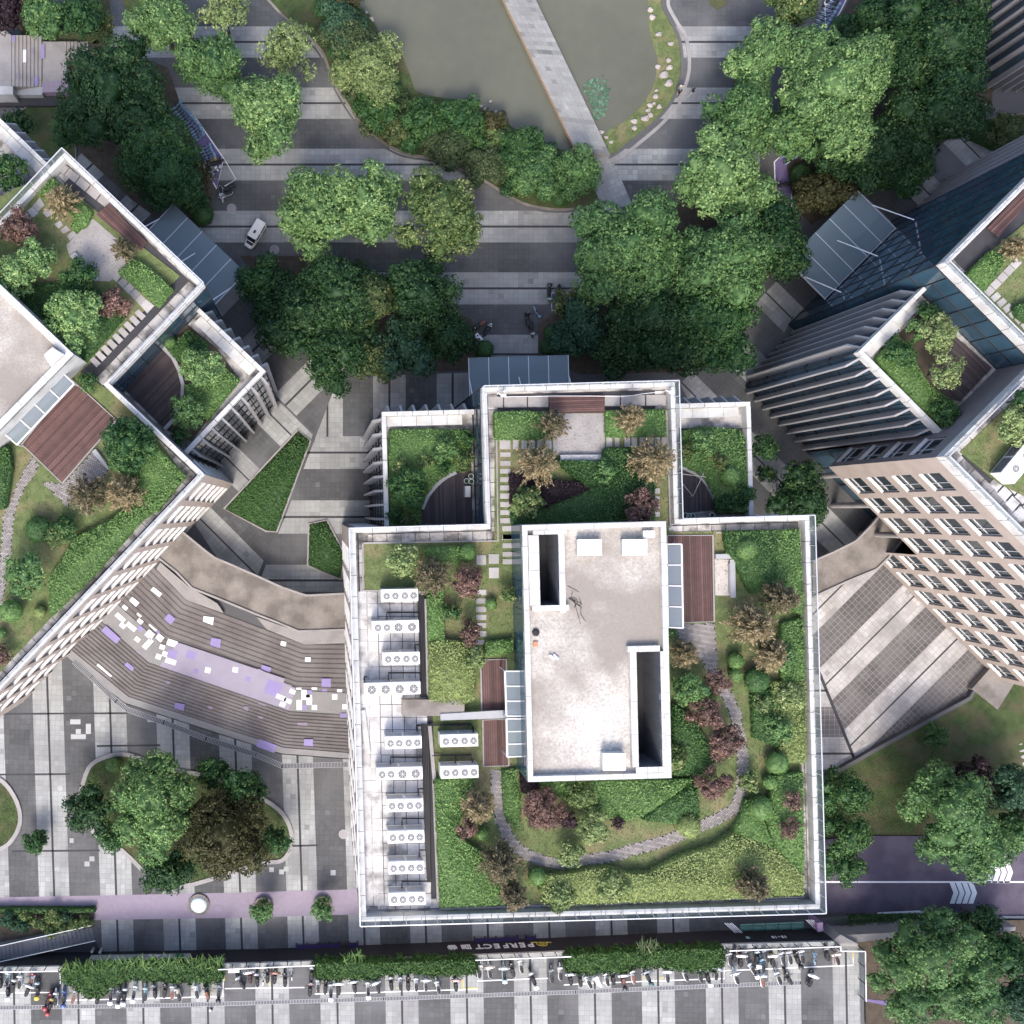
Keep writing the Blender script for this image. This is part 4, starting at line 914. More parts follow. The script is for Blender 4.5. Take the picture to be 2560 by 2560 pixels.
# retaining wall of the street with its signs
wb = [(-90, 2390), (640, 2373), (1280, 2353), (1810, 2333), (2000, 2327), (2082, 2323)]; wt_ = [(-90, 2416), (640, 2404), (1280, 2380), (1810, 2357), (2082, 2350)]
wall_t = thing('retaining_wall', 'long charcoal clad retaining wall with sign lettering below the scooter parking street', 'wall', (*PW([(1000, 2390)], ZR)[0], 0))
wl2 = PW(wt_, ZR)
for i in range(len(wl2) - 1):
    a, b = np.array(wl2[i]), np.array(wl2[i + 1]); n = max(1, int(np.linalg.norm(b - a) / 2.4))
    for k in range(n):
        p, q = a + (b - a) * k / n, a + (b - a) * (k + .995) / n
        MB().prism([tuple(p + [0, .08]), tuple(q + [0, .08]), tuple(q + [0, -.3]), tuple(p + [0, -.3])], 1.5, ZR + .02).build('cladding_panel', M_CHAR, wall_t)
mbc = MB(); strip(mbc, [(x, y - .28) for x, y in wl2], .50, ZR + .02, ZR + .34); mbc.build('coping', M_WHITE, wall_t)
# glass railing of the street, leaning over nothing: posts, panes and a white handrail
def street_rail(pts, z=ZR + .3, h=1.25):
    wp = PW(pts, z); t = thing('glass_railing', 'white-topped glass railing with black posts along the street above the charcoal wall', 'railing', (wp[0][0], wp[0][1], z), group='glass railings on the street edge')
    post = MB(); tr = MB()
    for i in range(len(wp) - 1):
        a, b = np.array(wp[i]), np.array(wp[i + 1]); L = np.linalg.norm(b - a); n = max(1, int(L / 1.55))
        for k in range(n + 1):
            c = a + (b - a) * k / n; MB().beam((c[0], c[1], z - .3), (c[0], c[1], z + h), .05, .09).build('post', M_BLACK, t)
        for k in range(n):
            p, q = a + (b - a) * (k + .03) / n, a + (b - a) * (k + .97) / n
            MB().add([(p[0], p[1], z), (q[0], q[1], z), (q[0], q[1], z + h - .08), (p[0], p[1], z + h - .08)], [(0, 1, 2, 3)]).build('glass_panel', M_RAILG, t)
        tr.beam((a[0], a[1], z + h), (b[0], b[1], z + h), .11, .07)
    tr.build('handrail', M_WPAINT, t); return t
R1_ = street_rail([(-60, 2418), (152, 2415)]); R2_ = street_rail([(548, 2411), (787, 2401)]); R3_ = street_rail([(1184, 2388), (1421, 2379)]); R4_ = street_rail([(1812, 2365), (2087, 2354), (2087, 2365), (2148, 2366), (2150, 2490)])
R1_['label'] = 'leftmost white-topped glass railing on the street edge, left of the long overhanging hedge'; R2_['label'] = 'white-topped glass railing above the red scooter and the white notice box'
R3_['label'] = 'white-topped glass railing above the yellow emblem and white sign lettering'; R4_['label'] = 'white-topped glass railing turning the corner at the right end of the parking street'
for r in (R1_, R2_, R3_, R4_): del r['group']
# lettering: fixed to the north face, so it reads upside down from above
def text(s, size, depth=.03):
    cu = bpy.data.curves.new('letters', 'FONT'); cu.body = s; cu.size = size; cu.align_x = 'CENTER'; cu.offset = size * .022; cu.extrude = depth; cu.resolution_u = 2
    o = bpy.data.objects.new('tmp', cu); COL.objects.link(o); dg = bpy.context.evaluated_depsgraph_get(); me = bpy.data.meshes.new_from_object(o.evaluated_get(dg)); bpy.data.objects.remove(o)
    return me
def sign_pt(px, z): 
    x = (px - CX) * (H - z) / F; xs = [p[0] for p in wl2]; ys = [p[1] for p in wl2]
    return x, float(np.interp(x, xs, ys)) + .1
ang_w = math.atan2(wl2[2][1] - wl2[1][1], wl2[2][0] - wl2[1][0])
def letters(name, s, px, z, size, m, sx=1.0, parent=wall_t, dy=.0):
    me = text(s, size); me.materials.clear(); me.materials.append(m)
    Rm = Matrix.Rotation(ang_w + math.pi, 4, 'Z') @ Matrix.Rotation(math.pi / 2, 4, 'X') @ Matrix.Diagonal((sx, 1, 1, 1))
    x, y = sign_pt(px, z + size * .35); me.transform(Matrix.Translation((x, y + dy, z)) @ Rm)
    me.transform(MW[parent.name].inverted()); return link(name, me, parent)
for ch, px in zip('PERFECT', (1327, 1306, 1284.5, 1265, 1242.5, 1220, 1198)):
    letters('letter', ch, px, 3.05, 1.55, M_WPAINT, 1.0)
def strokes(name, px, z, segs, m, w=.16):
    x, y = sign_pt(px, z); mb = MB(); d = Vector((-math.cos(ang_w), -math.sin(ang_w), 0))
    for (a, b, c, e) in segs: p = Vector((x, y + .03, z)) + d * a + Vector((0, 0, b)); q = Vector((x, y + .03, z)) + d * c + Vector((0, 0, e)); mb.beam(p, q, .06, w)
    return mb.build(name, m, wall_t)
strokes('letter', 1164, 3.05, [(-.6, .95, .1, .95), (-.5, .05, .15, .05), (-.45, .95, -.45, .05), (-.2, .95, -.2, .05), (.05, .95, .05, .05), (.3, 1.0, .3, .0), (.5, 1.0, .55, 0), (.3, .5, .6, .5), (.15, .75, .15, .3)], M_WPAINT)
strokes('letter', 1129, 3.05, [(-.6, .75, .5, .85), (-.2, 1.1, -.2, .55), (.2, 1.1, .2, .55), (-.6, .45, .6, .5), (-.4, .05, .4, .05), (-.4, .05, -.4, .35), (.4, .05, .4, .35), (-.4, .3, .4, .3), (-.05, .5, .05, .1)], M_WPAINT)
ring = MB(); x, y = sign_pt(1355, 3.6)
for k in range(20):
    a0, a1 = 2 * math.pi * k / 20, 2 * math.pi * (k + 1) / 20
    for r in (.62, .26): ring.beam((x + r * math.cos(a0), y + .04, 3.6 + r * .78 * math.sin(a0)), (x + r * math.cos(a1), y + .04, 3.6 + r * .78 * math.sin(a1)), .05, .14)
for k in range(12):
    a0, a1 = -1.3 + 2.6 * k / 12, -1.3 + 2.6 * (k + 1) / 12; f = lambda t: (x + t * .95, y + .04, 2.95 + .42 * math.cos(t * 1.1) * .6 + .25 * abs(t) ** 2 * .55)
    ring.beam(f(a0), f(a1), .05, .16)
ring.build('emblem', mat('yellow_sign', (.62, .50, .10), .5), wall_t)
def board(px0, px1, z0, z1, m, nm='sign_board'):
    x0, y0 = sign_pt(px0, (z0 + z1) / 2); x1, y1 = sign_pt(px1, (z0 + z1) / 2)
    MB().prism([(x0, y0), (x1, y1), (x1, y1 + .06), (x0, y0 + .06)], z0, z1, bottom=True).build(nm, m, wall_t)
board(225, 476, 3.0, 4.3, M_BENCH); board(1862, 2056, 3.9, 4.8, M_CHAR)
for ch, px in zip('VAL', (412, 393, 374)): letters('letter', ch, px, 3.25, 1.1, M_WPAINT, dy=.1)
x, y = sign_pt(449, 3.6); MB().lathe([(.5, .0), (.5, .05)], (x, y + .12, 3.62), 18, axis='y').build('emblem', mat('green_sign', (.04, .16, .09), .5), wall_t)
x, y = sign_pt(1869, 4.3); MB().lathe([(.26, .0), (.26, .05)], (x, y + .12, 4.35), 14, axis='y').build('emblem', mat('mint_sign', (.25, .5, .42), .5), wall_t)
for s, px in (('13', 1936), ('-', 1948), ('13', 1960)): letters('letter', s, px, 4.05, .7, M_WPAINT, dy=.1)
# navy benches along the foot of the wall
def navy_bench(px0, px1, label):
    z = ZS; y0 = 2369 - (px0 - 740) * .036; a, b = W(px0, y0, z + .5), W(px1, y0 - (px1 - px0) * .036, z + .5); L = (b - a).length; e = (b - a) / L
    t = thing('street_bench', label, 'bench', (a.x, a.y, z), math.atan2(e.y, e.x)); n = max(1, int(L / 1.35))
    for k in range(n): MB().box(L * k / n + .012, L * (k + 1) / n - .012, -.28, .28, .40, .47).build('seat', M_NAVY, t, world=False)
    for k in range(n + 1): MB().box(min(max(L * k / n - .05, 0), L - .1), min(max(L * k / n + .05, .1), L), -.24, .36, 0, .40).build('leg', M_NAVY, t, world=False)
    MB().box(0, L, -.34, -.29, .45, .82).build('backrest', M_NAVY, t, world=False)
navy_bench(740, 851, 'longest navy bench at the wall foot, left of the short navy stool bench'); navy_bench(870, 896, 'short navy bench just right of the longest navy bench at the wall foot')
navy_bench(1186, 1297, 'long navy bench standing in front of the white sign lettering'); navy_bench(1315, 1341, 'short navy bench in front of the yellow emblem')
# service alley by the road: green glass canopy and struts
t = thing('alley_canopy', 'dark green glass canopy over the alley between purple road and charcoal wall', 'canopy', tuple(W(1920, 2315, ZD)))
for k in range(5):
    a, b = 1850 + 32 * k, 1850 + 32 * (k + 1) - 1.5
    q = PW([(a, 2310 - (a - 1850) * .04), (b, 2310 - (b - 1850) * .04), (b, 2326 - (b - 1850) * .03), (a, 2328 - (a - 1850) * .03)], 3.4); MB().prism(q, 3.4, 3.46, bottom=True).build('glass_pane', glassmat('green_glass', (.03, .12, .10), .25), t)
for a in (1812, 2015): mb = MB(); [mb.beam(W(a + d, 2306 - (a - 1850) * .04, 3.5), W(a + 26 + d, 2330 - (a - 1850) * .035, 3.5), .10, .14) for d in (0, 6, 12, 17)]; mb.build('strut', M_STEEL, t)
pb = MB().prism(PW([(2043, 2308), (2057, 2306), (2058, 2328), (2045, 2330)], 4.2), ZS, 4.2); pb.top('ticket_kiosk', mat('mauve_panel', (.24, .17, .27), .6), 'small mauve kiosk post at the right end of the green alley canopy', 'kiosk')
ls = MB().prism(PW(T(1920, 1920, [(545, 1262), (1000, 1240), (1330, 1215), (1870, 1200), (1865, 1230), (1000, 1275), (660, 1318)]), 4.5), 1.5, 4.5); props(ls.build('ledge_wall', M_CONC), kind='structure')
ls = MB().prism(PW([(2083, 2350), (2100, 2336), (2146, 2360), (2146, 2372), (2096, 2372), (2086, 2366)], ZR), 1.5, ZR + .05); props(ls.build('corner_landing', M_CONC), kind='structure')
MB().sheet(PW(T(1920, 1920, [(690, 1738), (900, 1760), (900, 1795), (690, 1750)]), 1.62), 1.62).build('purple_ramp', M_PURPLE)['kind'] = 'structure'
# stair down at the lower left with planted side
stair = thing('stairway', 'dark stairway with landing and white handrails descending beside the planted bank at lower left', 'stairway', tuple(W(100, 2350, ZS)))
def stair_line(u, v, z):                      # u 0 left .. 1 right, v 0 north .. 1 south, photograph pixels
    xN, yN = -60 + 288 * u, 2338 - (-60 + 288 * u) * .094 * 0 - 30 * u * 1.0; n0, n1 = (-60, 2378), (228, 2314); s0, s1 = (-60, 2418), (238, 2352)
    a = (n0[0] + (n1[0] - n0[0]) * u, n0[1] + (n1[1] - n0[1]) * u); b = (s0[0] + (s1[0] - s0[0]) * u, s0[1] + (s1[1] - s0[1]) * u)
    return tuple(W(a[0] + (b[0] - a[0]) * v, a[1] + (b[1] - a[1]) * v, z)[:2])
ns = 28
for i in range(ns):
    u0, u1 = 1 - i / ns, 1 - (i + 1) / ns
    if 13 <= i <= 16:
        if i > 13: continue
        u1 = 1 - 17 / ns
    z = ZS + .05 + .07 * min(i, 13) + .07 * max(0, i - 16)
    MB().prism([stair_line(u0, 0, z), stair_line(u1, 0, z), stair_line(u1, 1, z), stair_line(u0, 1, z)], ZS - .4, z).build('step', mat('stair_stone', (.15, .15, .16), .8, .15, .6, fine=.1), stair)
for v in (0, 1):
    mb = MB(); P0, P1, P2, P3 = [Vector((*stair_line(u, v, z), z)) for u, z in ((1, ZS + 1.05), (.56, ZS + 1.95), (.42, ZS + 1.95), (0, ZS + 2.7))]
    for a, b in ((P0, P1), (P1, P2), (P2, P3)): mb.beam(a, b, .07, .07)
    mb.build('handrail', M_WPAINT, stair)
    for a, b in ((P0, P1), (P1, P2), (P2, P3)):
        n = max(1, int((b - a).length / 1.4))
        for k in range(n): p, q = a.lerp(b, (k + .03) / n), a.lerp(b, (k + .97) / n); dz = Vector((0, 0, .95)); MB().add([tuple(p - dz), tuple(q - dz), tuple(q - Vector((0, 0, .06))), tuple(p - Vector((0, 0, .06)))], [(0, 1, 2, 3)]).build('glass_panel', M_RAILG, stair)
dk = MB().prism(PW([(-60, 2421), (90, 2386), (240, 2354), (252, 2380), (100, 2390), (-60, 2412)], ZS), 0, ZS + .03); props(dk.build('stair_pit', M_JOINT), kind='structure')
for k, (px, py) in enumerate(((234, 2371), (254, 2372))):
    b = W(px, py, ZS); MB().lathe([(.17, 0), (.17, .9), (.14, .98), (0, 1.0)], tuple(b), 12).top('bollard', M_STEEL, ('left' if k == 0 else 'right') + ' one of two pale round bollards at the foot of the stairway', 'bollard')
# stepped terrace in the upper-left corner
ul = thing('stepped_terrace', None, None, tuple(W(90, 150, 0)), kind='structure')
for i in range(8):
    x0 = 28 + i * 9.6; MB().prism(PW([(x0, 88), (x0 + 8.6, 88), (x0 + 8.6, 216), (x0, 216)], 2.6 - .15 * i), 0, 2.6 - .15 * i).build('step', M_CONC, ul)
MB().prism(PW([(-60, 20), (28, 88), (28, 216), (-60, 216)], 2.7), 0, 2.7).build('upper_platform', M_CONC, ul); MB().prism(PW([(106, 104), (166, 104), (166, 226), (106, 226)], 1.4), 0, 1.4).build('lower_platform', M_CONC, ul)
for i in range(6): x0 = 167 + i * 9; MB().prism(PW([(x0, 104), (x0 + 8, 104), (x0 + 8, 150), (x0, 150)], 1.3 - .2 * i), 0, 1.3 - .2 * i).build('step', M_CONC, ul)
MB().prism(PW([(34, 217), (106, 217), (106, 237), (34, 237)], 1.5), 0, 1.5).build('bench_block', M_BENCH, ul); MB().prism(PW([(105, 205), (170, 200), (170, 229), (105, 231)], 1.6), 0, 1.6).build('lilac_block', M_LILAC, ul)
MB().prism(PW([(-60, 212), (32, 216), (32, 236), (-60, 236)], 2.8), 0, 2.8).build('white_ledge', M_WHITE, ul); MB().prism(PW([(-60, 236), (150, 236), (150, 264), (-60, 264)], .6), 0, .6).build('dark_plinth', M_JOINT, ul)
for px, py, w, h, m in ((61, 140, 9, 32, M_WPAINT), (80, 128, 9, 14, M_LILAC), (107, 128, 9, 36, M_VIO), (44, 190, 9, 14, M_LILAC), (90, 202, 9, 22, M_VIO), (33, 96, 9, 16, M_VIO)):
    i = int((px - 28) / 9.6); z = max(1.4, 2.6 - .15 * min(i, 7)) + .012; MB().sheet(PW([(px - w / 2, py - h / 2), (px + w / 2, py - h / 2), (px + w / 2, py + h / 2), (px - w / 2, py + h / 2)], z), z).build('painted_square', m, ul)
# finned office corner in the upper right
fb = thing('finned_building', 'dark glass building with sloping grey fins in the upper right corner', 'building', tuple(W(2480, 100, 0)))
q = PW([(2440, 236), (2640, 236), (2640, -60), (2505, -60)], 0); xs = [p[0] for p in q]
curt = MB().prism([(82.4, 53.2), (110, 53.2), (110, 80), (82.4, 80)], 0, 22); curt.build('glass_wall', M_CURTAIN, fb)
for k in range(10):
    MB().box(81.6, 82.4, 54 + 1.5 * k, 54.2 + 1.5 * k, .3, 22).build('fin', M_FIN, fb)
for k in range(6): MB().box(82.6 + 1.35 * k, 82.8 + 1.35 * k, 52.4, 53.15, .3, 22).build('fin', M_FIN, fb)
# ================================================================ ROOF GARDEN OF THE CENTRAL BUILDING
def C(ox, oy, s, pts): return [(ox + x / s, oy + y / s) for x, y in pts]
def cA(*p): return C(1160, 960, 3.331, p)
def cB(*p): return C(1640, 1280, 3.714, p)
def cC(*p): return C(860, 1440, 3.716, p)
def cD(*p): return C(1060, 1880, 1.932, p)
def cG(*p): return C(880, 980, 5.368, p)
def rect(x0, y0, x1, y1): return [(x0, y0), (x1, y0), (x1, y1), (x0, y1)]
ZG = ZF + .12
def part_sheet(parent, nm, pts_px, z, m, h=.06, kind=None): return MB().prism(PW(pts_px, z), z - h, z).build(nm, m, parent, kind=kind)
def slab_row(B, p, q, w, step, z, m=M_GUTTER, nm='gutter_slab', gap=.06, h=.06, rng=random.Random(3)):
    "slabs with open joints along local p->q, lying to the right of it"
    p, q = Vector((*p, 0)), Vector((*q, 0)); L = (q - p).length; e = (q - p) / L; n = max(1, round(L / step)); s = L / n; rz = math.atan2(e.y, e.x)
    ms = []
    for v in range(6): ms.append(MB().box(gap / 2, s - gap / 2, -w + gap / 2, -gap / 2, 0, h, rng.uniform(.7, 1.25)).mesh(nm, m))
    for i in range(n): link(nm, ms[rng.randrange(6)], B, tuple(p + e * s * i + Vector((0, 0, z))), rz)
def gutters(B):
    o, w = .66, .95
    for a, b in (((.9, -PD + .6), (.9, -.6)), ((.9, -o), (CX0 + o + w, -o)), ((CX0 + o, -o - w), (CX0 + o, CY1 - o)), ((CX1 - o, CY1 - o), (CX1 - o, -o)), ((CX1 - o, -o), (PW_ - o, -o)), ((PW_ - o, -o), (PW_ - o, -PD + o)), ((PW_ - o, -PD + o), (o, -PD + o))):
        slab_row(B, a, b, w, 1.38, ZF)
    MB().sheet(ccw([(.8, -PD + .6), (PW_ - .6, -PD + .6), (PW_ - .6, -.6), (CX1 - .6, -.6), (CX1 - .6, CY1 - .6), (CX0 + .6, CY1 - .6), (CX0 + .6, -.6), (.8, -.6)]), ZF + .015).build('roof_membrane', M_JOINT, B, world=False)
for B in (MAIN, RIGHT, LEFT): gutters(B)
# lawn soil of the garden
garden = [(1237, 1030), (1664, 1022), (1672, 1330), (1997, 1322), (2006, 2240), (1100, 2268), (1070, 1480), (1005, 1475), (912, 1474), (909, 1359), (1236, 1352)]
gp = MB(); gp.prism(PW(garden, ZG), ZF + .02, ZG); gp.build('lawn', M_LAWN, MAIN)
grass('roof_grass', [ccw(PW(garden, ZG))], ZG, dens=30, size=.15, tone=.1)
for l in ([(907, 1358), (907, 1476), (1004, 1478)], [(907, 1358), (1245, 1352), (1240, 1030)], [(1666, 1026), (1676, 1320)], [(1790, 1332), (2000, 1322), (2008, 2242), (1098, 2272)]): kb = MB(); strip(kb, PW(l, ZG), .16, ZF, ZG + .05); kb.build('garden_kerb', M_CONC, MAIN)
# large pale slabs along the front parapet
for a in ((200, 330), (335, 528), (533, 708), (1172, 1302), (1308, 1512), (1518, 1685)): part_sheet(MAIN, 'terrace_slab', cA(*rect(a[0], 108 - a[0] * .012, a[1] - 5, 198 - a[0] * .012)), ZF + .14, M_CONC, .12)
def deck(parent, poly_px, z, ang, m=M_DECK, bw=.17, nm='deck_board', rim=None):
    "boards clipped to a convex outline; ang = direction of the boards"
    poly = ccw(PW(poly_px, z)); ca, sa = math.cos(ang), math.sin(ang); rot = [(x * ca + y * sa, -x * sa + y * ca) for x, y in poly]; rg = random.Random(int(abs(poly[0][0]) * 50))
    y0, y1 = min(p[1] for p in rot), max(p[1] for p in rot); x0, x1 = min(p[0] for p in rot), max(p[0] for p in rot)
    MB().sheet(poly, z - .05).build('deck_base', M_JOINT, parent); j = y0
    while j < y1:
        q = clip(rot, [(x0 - 1, j), (x1 + 1, j), (x1 + 1, j + bw - .045), (x0 - 1, j + bw - .045)])
        if len(q) >= 3: MB().prism([(x * ca - y * sa, x * sa + y * ca) for x, y in q], z - .04, z, rg.uniform(.65, 1.4)).build(nm, m, parent)
        j += bw
    if rim: mb = MB(); strip(mb, poly, .16, z - .06, z + .03, closed=True); mb.build('deck_rim', rim, parent)
A15 = math.radians(1.6)
deck(MAIN, cA((710, 103), (1168, 92), (1172, 240), (712, 240)), ZF + .42, A15, bw=.19)
part_sheet(MAIN, 'patio', cA((740, 245), (1175, 243), (1172, 588), (742, 592)), ZG + .03, M_CONC)
def bench_block(label, pts, z0, h=.45): 
    poly = PW(pts, z0 + h); c = np.mean(poly, 0); t = thing('garden_bench', label, 'bench', (c[0], c[1], z0)); MB().prism(poly, z0 + h - .1, z0 + h).build('seat', M_BENCH, t)
    for s in (.12, .88):
        p = [np.array(poly[0]) * (1 - s) + np.array(poly[1]) * s, np.array(poly[3]) * (1 - s) + np.array(poly[2]) * s]; d = (np.array(poly[1]) - np.array(poly[0])); d = d / np.linalg.norm(d) * .1
        MB().prism([tuple(p[0] * .9 + p[1] * .1 - d), tuple(p[0] * .9 + p[1] * .1 + d), tuple(p[0] * .1 + p[1] * .9 + d), tuple(p[0] * .1 + p[1] * .9 - d)], z0, z0 + h - .1).build('leg', M_BENCH, t)
bench_block('long grey stone bench between the patio and dark hedge on the front roof garden', cA((802, 590), (1144, 588), (1144, 637), (803, 638)), ZG)
bench_block('short arm of the grey corner bench beside the sandy patio', cB((555, 392), (698, 388), (700, 434), (556, 438)), ZG); bench_block('long arm of the grey corner bench beside the sandy patio', cB((688, 442), (735, 440), (742, 795), (695, 796)), ZG)
part_sheet(MAIN, 'patio', cB((545, 440), (688, 440), (690, 775), (552, 775)), ZG + .03, mat('sandy_patio', (.46, .42, .38), .9, .1, .8, fine=.12))
def stones(parent, rects, z, m=M_STONE, rg=random.Random(9)):
    for r in rects: MB().prism(PW(r, z + .05), z - .02, z + .05, rg.uniform(.85, 1.12)).build('stepping_stone', m, parent)
ST = [cA(*rect(x0, 460, x1, 543)) for x0, x1 in ((297, 387), (408, 455), (479, 523), (545, 590), (611, 655), (680, 730))] + [cA(*rect(x0, 443, x1, 522)) for x0, x1 in ((1186, 1234), (1256, 1294), (1336, 1384), (1396, 1440), (1464, 1506), (1532, 1576), (1590, 1632), (1646, 1688))]
ST += [cA(*rect(302, y0, 388, y1)) for y0, y1 in ((570, 606), (640, 680), (706, 746), (776, 816), (845, 886), (911, 955), (981, 1025), (1050, 1090), (1117, 1160))] + [cA(*rect(1592, y0, 1630, y1)) for y0, y1 in ((868, 912), (935, 975), (1000, 1040), (1065, 1105))]
ST += [cA(*rect(318, y0, 485, y1)) for y0, y1 in ((1181, 1226), (1254, 1298))] + [T(640, 1280, rect(1862, y0, 1985, y1)) for y0, y1 in ((170, 206), (236, 272), (300, 336), (356, 394))]
ST += [T(640, 1280, rect(*r)) for r in ((1665, 325, 1736, 400), (1756, 318, 1833, 390), (1758, 420, 1833, 500))] + [T(640, 1280, rect(1663, y0, 1738, y1)) for y0, y1 in ((586, 628), (651, 692), (714, 755), (775, 816), (837, 876), (900, 940), (966, 1002))]
stones(MAIN, ST, ZG)
# side decks, skylight canopies, herringbone paths
deck(MAIN, [(1202, 1650), (1266, 1648), (1268, 1775), (1204, 1777)], ZG + .1, math.radians(91.5), bw=.21, rim=M_CONC); deck(MAIN, [(1207, 1800), (1268, 1798), (1272, 1914), (1209, 1916)], ZG + .1, math.radians(91.5), bw=.21, rim=M_CONC)
deck(MAIN, cB((102, 218), (528, 216), (540, 1018), (112, 1030)), ZG + .1, math.radians(91.5), bw=.21, rim=M_CONC)
def herringbone(parent, poly, z, nm='path_bricks', a=.34, b=.17, rot=.6):
    arr = np.array(poly); lo, hi = arr.min(0), arr.max(0); c0 = (lo + hi) / 2; R = np.linalg.norm(hi - lo) / 2 + 1; ca, sa = math.cos(rot), math.sin(rot); mb = MB(); rg = random.Random(5); n = int(R / b) + 2
    cand = []
    for i in range(-n, n):
        for j in range(-n, n):
            k = (i + j) % 4
            if k == 0: cand.append((i * b, j * b, a, b))
            elif k == 2: cand.append((i * b, j * b, b, a))
    P = np.array([(x + w / 2, y + h / 2) for x, y, w, h in cand]); Q = np.c_[P[:, 0] * ca - P[:, 1] * sa, P[:, 0] * sa + P[:, 1] * ca] + c0; ok = inpoly(Q, poly)
    for (x, y, w, h), o in zip(cand, ok):
        if o: mb.sheet([(c0[0] + u * ca - v * sa, c0[1] + u * sa + v * ca) for u, v in ((x + .012, y + .012), (x + w - .012, y + .012), (x + w - .012, y + h - .012), (x + .012, y + h - .012))], z + .012, rg.uniform(.82, 1.2) * (1.12 if w > h else .92))
    MB().sheet(poly, z).build('path_bed', M_JOINT, parent); mb.build(nm, M_HERR, parent, kind='stuff')
pl = smoothline(cD((348, 85), (350, 180), (365, 300), (402, 400), (470, 478), (560, 520), (660, 540), (780, 522), (900, 505), (1000, 475), (1130, 440), (1240, 400), (1350, 350), (1440, 310), (1500, 268), (1530, 190), (1538, 100)) + [(1857, 1900), (1850, 1850), (1836, 1780), (1815, 1735), (1795, 1700), (1772, 1660)], 3)
wp = PW(pl, ZG + .02); l, r = ribbon(wp, 1.05); herringbone(MAIN, l + r[::-1], ZG + .02); herringbone(MAIN, PW([(1672, 1570), (1707, 1562), (1787, 1558), (1794, 1662), (1775, 1674), (1700, 1592)], ZG + .03), ZG + .03)
def skylight(label, pts, z, n, across=False):
    "glass lean-to canopy of n panes; pts px corners: wall side a,b then outer c,d"
    a, b, c_, d = [W(*p, z) for p in pts]; o = (a + b + c_ + d) / 4; t = thing('skylight_canopy', label, 'canopy', (o.x, o.y, ZF)); fr = MB()
    for k in range(n):
        u, v = k / n + .012, (k + 1) / n - .012; MB().add([tuple(a.lerp(b, u)), tuple(a.lerp(b, v)), tuple(d.lerp(c_, v)), tuple(d.lerp(c_, u))], [(0, 1, 2, 3)]).build('glass_pane', M_SKYL, t)
    for k in range(n + 1): fr.beam(a.lerp(b, k / n), d.lerp(c_, k / n), .12, .10)
    fr.beam(a, b, .12, .1); fr.beam(d, c_, .16, .12); fr.build('frame', M_ALU, t)
    for q in (d, c_): MB().tube([(q.x, q.y, ZF), (q.x, q.y, z)], .05, 6).build('post', M_ALU, t)
skylight('four-pane glass lean-to over the east deck beside the rooftop stair block', cB((98, 300), (112, 1070), (250, 1078), (236, 298)), ZF + 2.5, 4)
skylight('upper glass lean-to over the west deck beside the rooftop stair block', [(1318, 1678), (1320, 1790), (1266, 1790), (1262, 1678)], ZF + 2.5, 3); skylight('lower glass lean-to over the west deck beside the rooftop stair block', [(1320, 1797), (1322, 1890), (1268, 1892), (1266, 1797)], ZF + 2.5, 3)
part_sheet(MAIN, 'concrete_plinth', cC((540, 1150), (795, 1148), (1120, 1160), (1118, 1270), (1110, 1302), (542, 1300)), ZF + .9, M_CONCD, .9); part_sheet(MAIN, 'walkway_beam', cC((895, 1282), (1400, 1252), (1700, 1240), (1700, 1315), (898, 1342)), ZF + 1.0, M_BENCH, .25)
# ---- equipment yard: slabs, fan units, pipes
yx = [893, 917, 944, 974, 1004, 1034, 1062]
rg = random.Random(12); yd = [1478 + 31.5 * k for k in range(26)]
for j, y in enumerate(yd[:-1]):
    sh = (y - 1478) * .022; y1 = yd[j + 1]
    for i in range(len(yx) - 1):
        xa, xb = yx[i] + sh, yx[i + 1] + sh; q = [(xa + .9, y + .8), (xb - .9, y + .8), (xb - .9, y1 - .8), (xa + .9, y1 - .8)]
        if i in (0, 1) and j % 3 != 0: q = [(xa + .9, y - .2), (xb - .9, y - .2), (xb - .9, y1), (xa + .9, y1)]
        z = ZF + .06 + rg.uniform(0, .012); MB().prism(PW(q, z), ZF, z, rg.uniform(.85, 1.12)).build('roof_slab', M_ROOFS, MAIN)
for a, b in (((1062, 1498), (1070, 1742)), ((1074, 1812), (1087, 1960)), ((1085, 1950), (1097, 2258))): mb = MB(); strip(mb, PW([a, b], ZF + .4), .34, ZF, ZF + .4); mb.build('yard_kerb', M_CONC, MAIN)
for a, b, h, m in (((906, 1776), (920, 1884), .35, M_WHITE),): mb = MB(); strip(mb, PW([a, b], ZF + h), .5, ZF, ZF + h); mb.build('cable_duct', m, MAIN)
FANM = {}
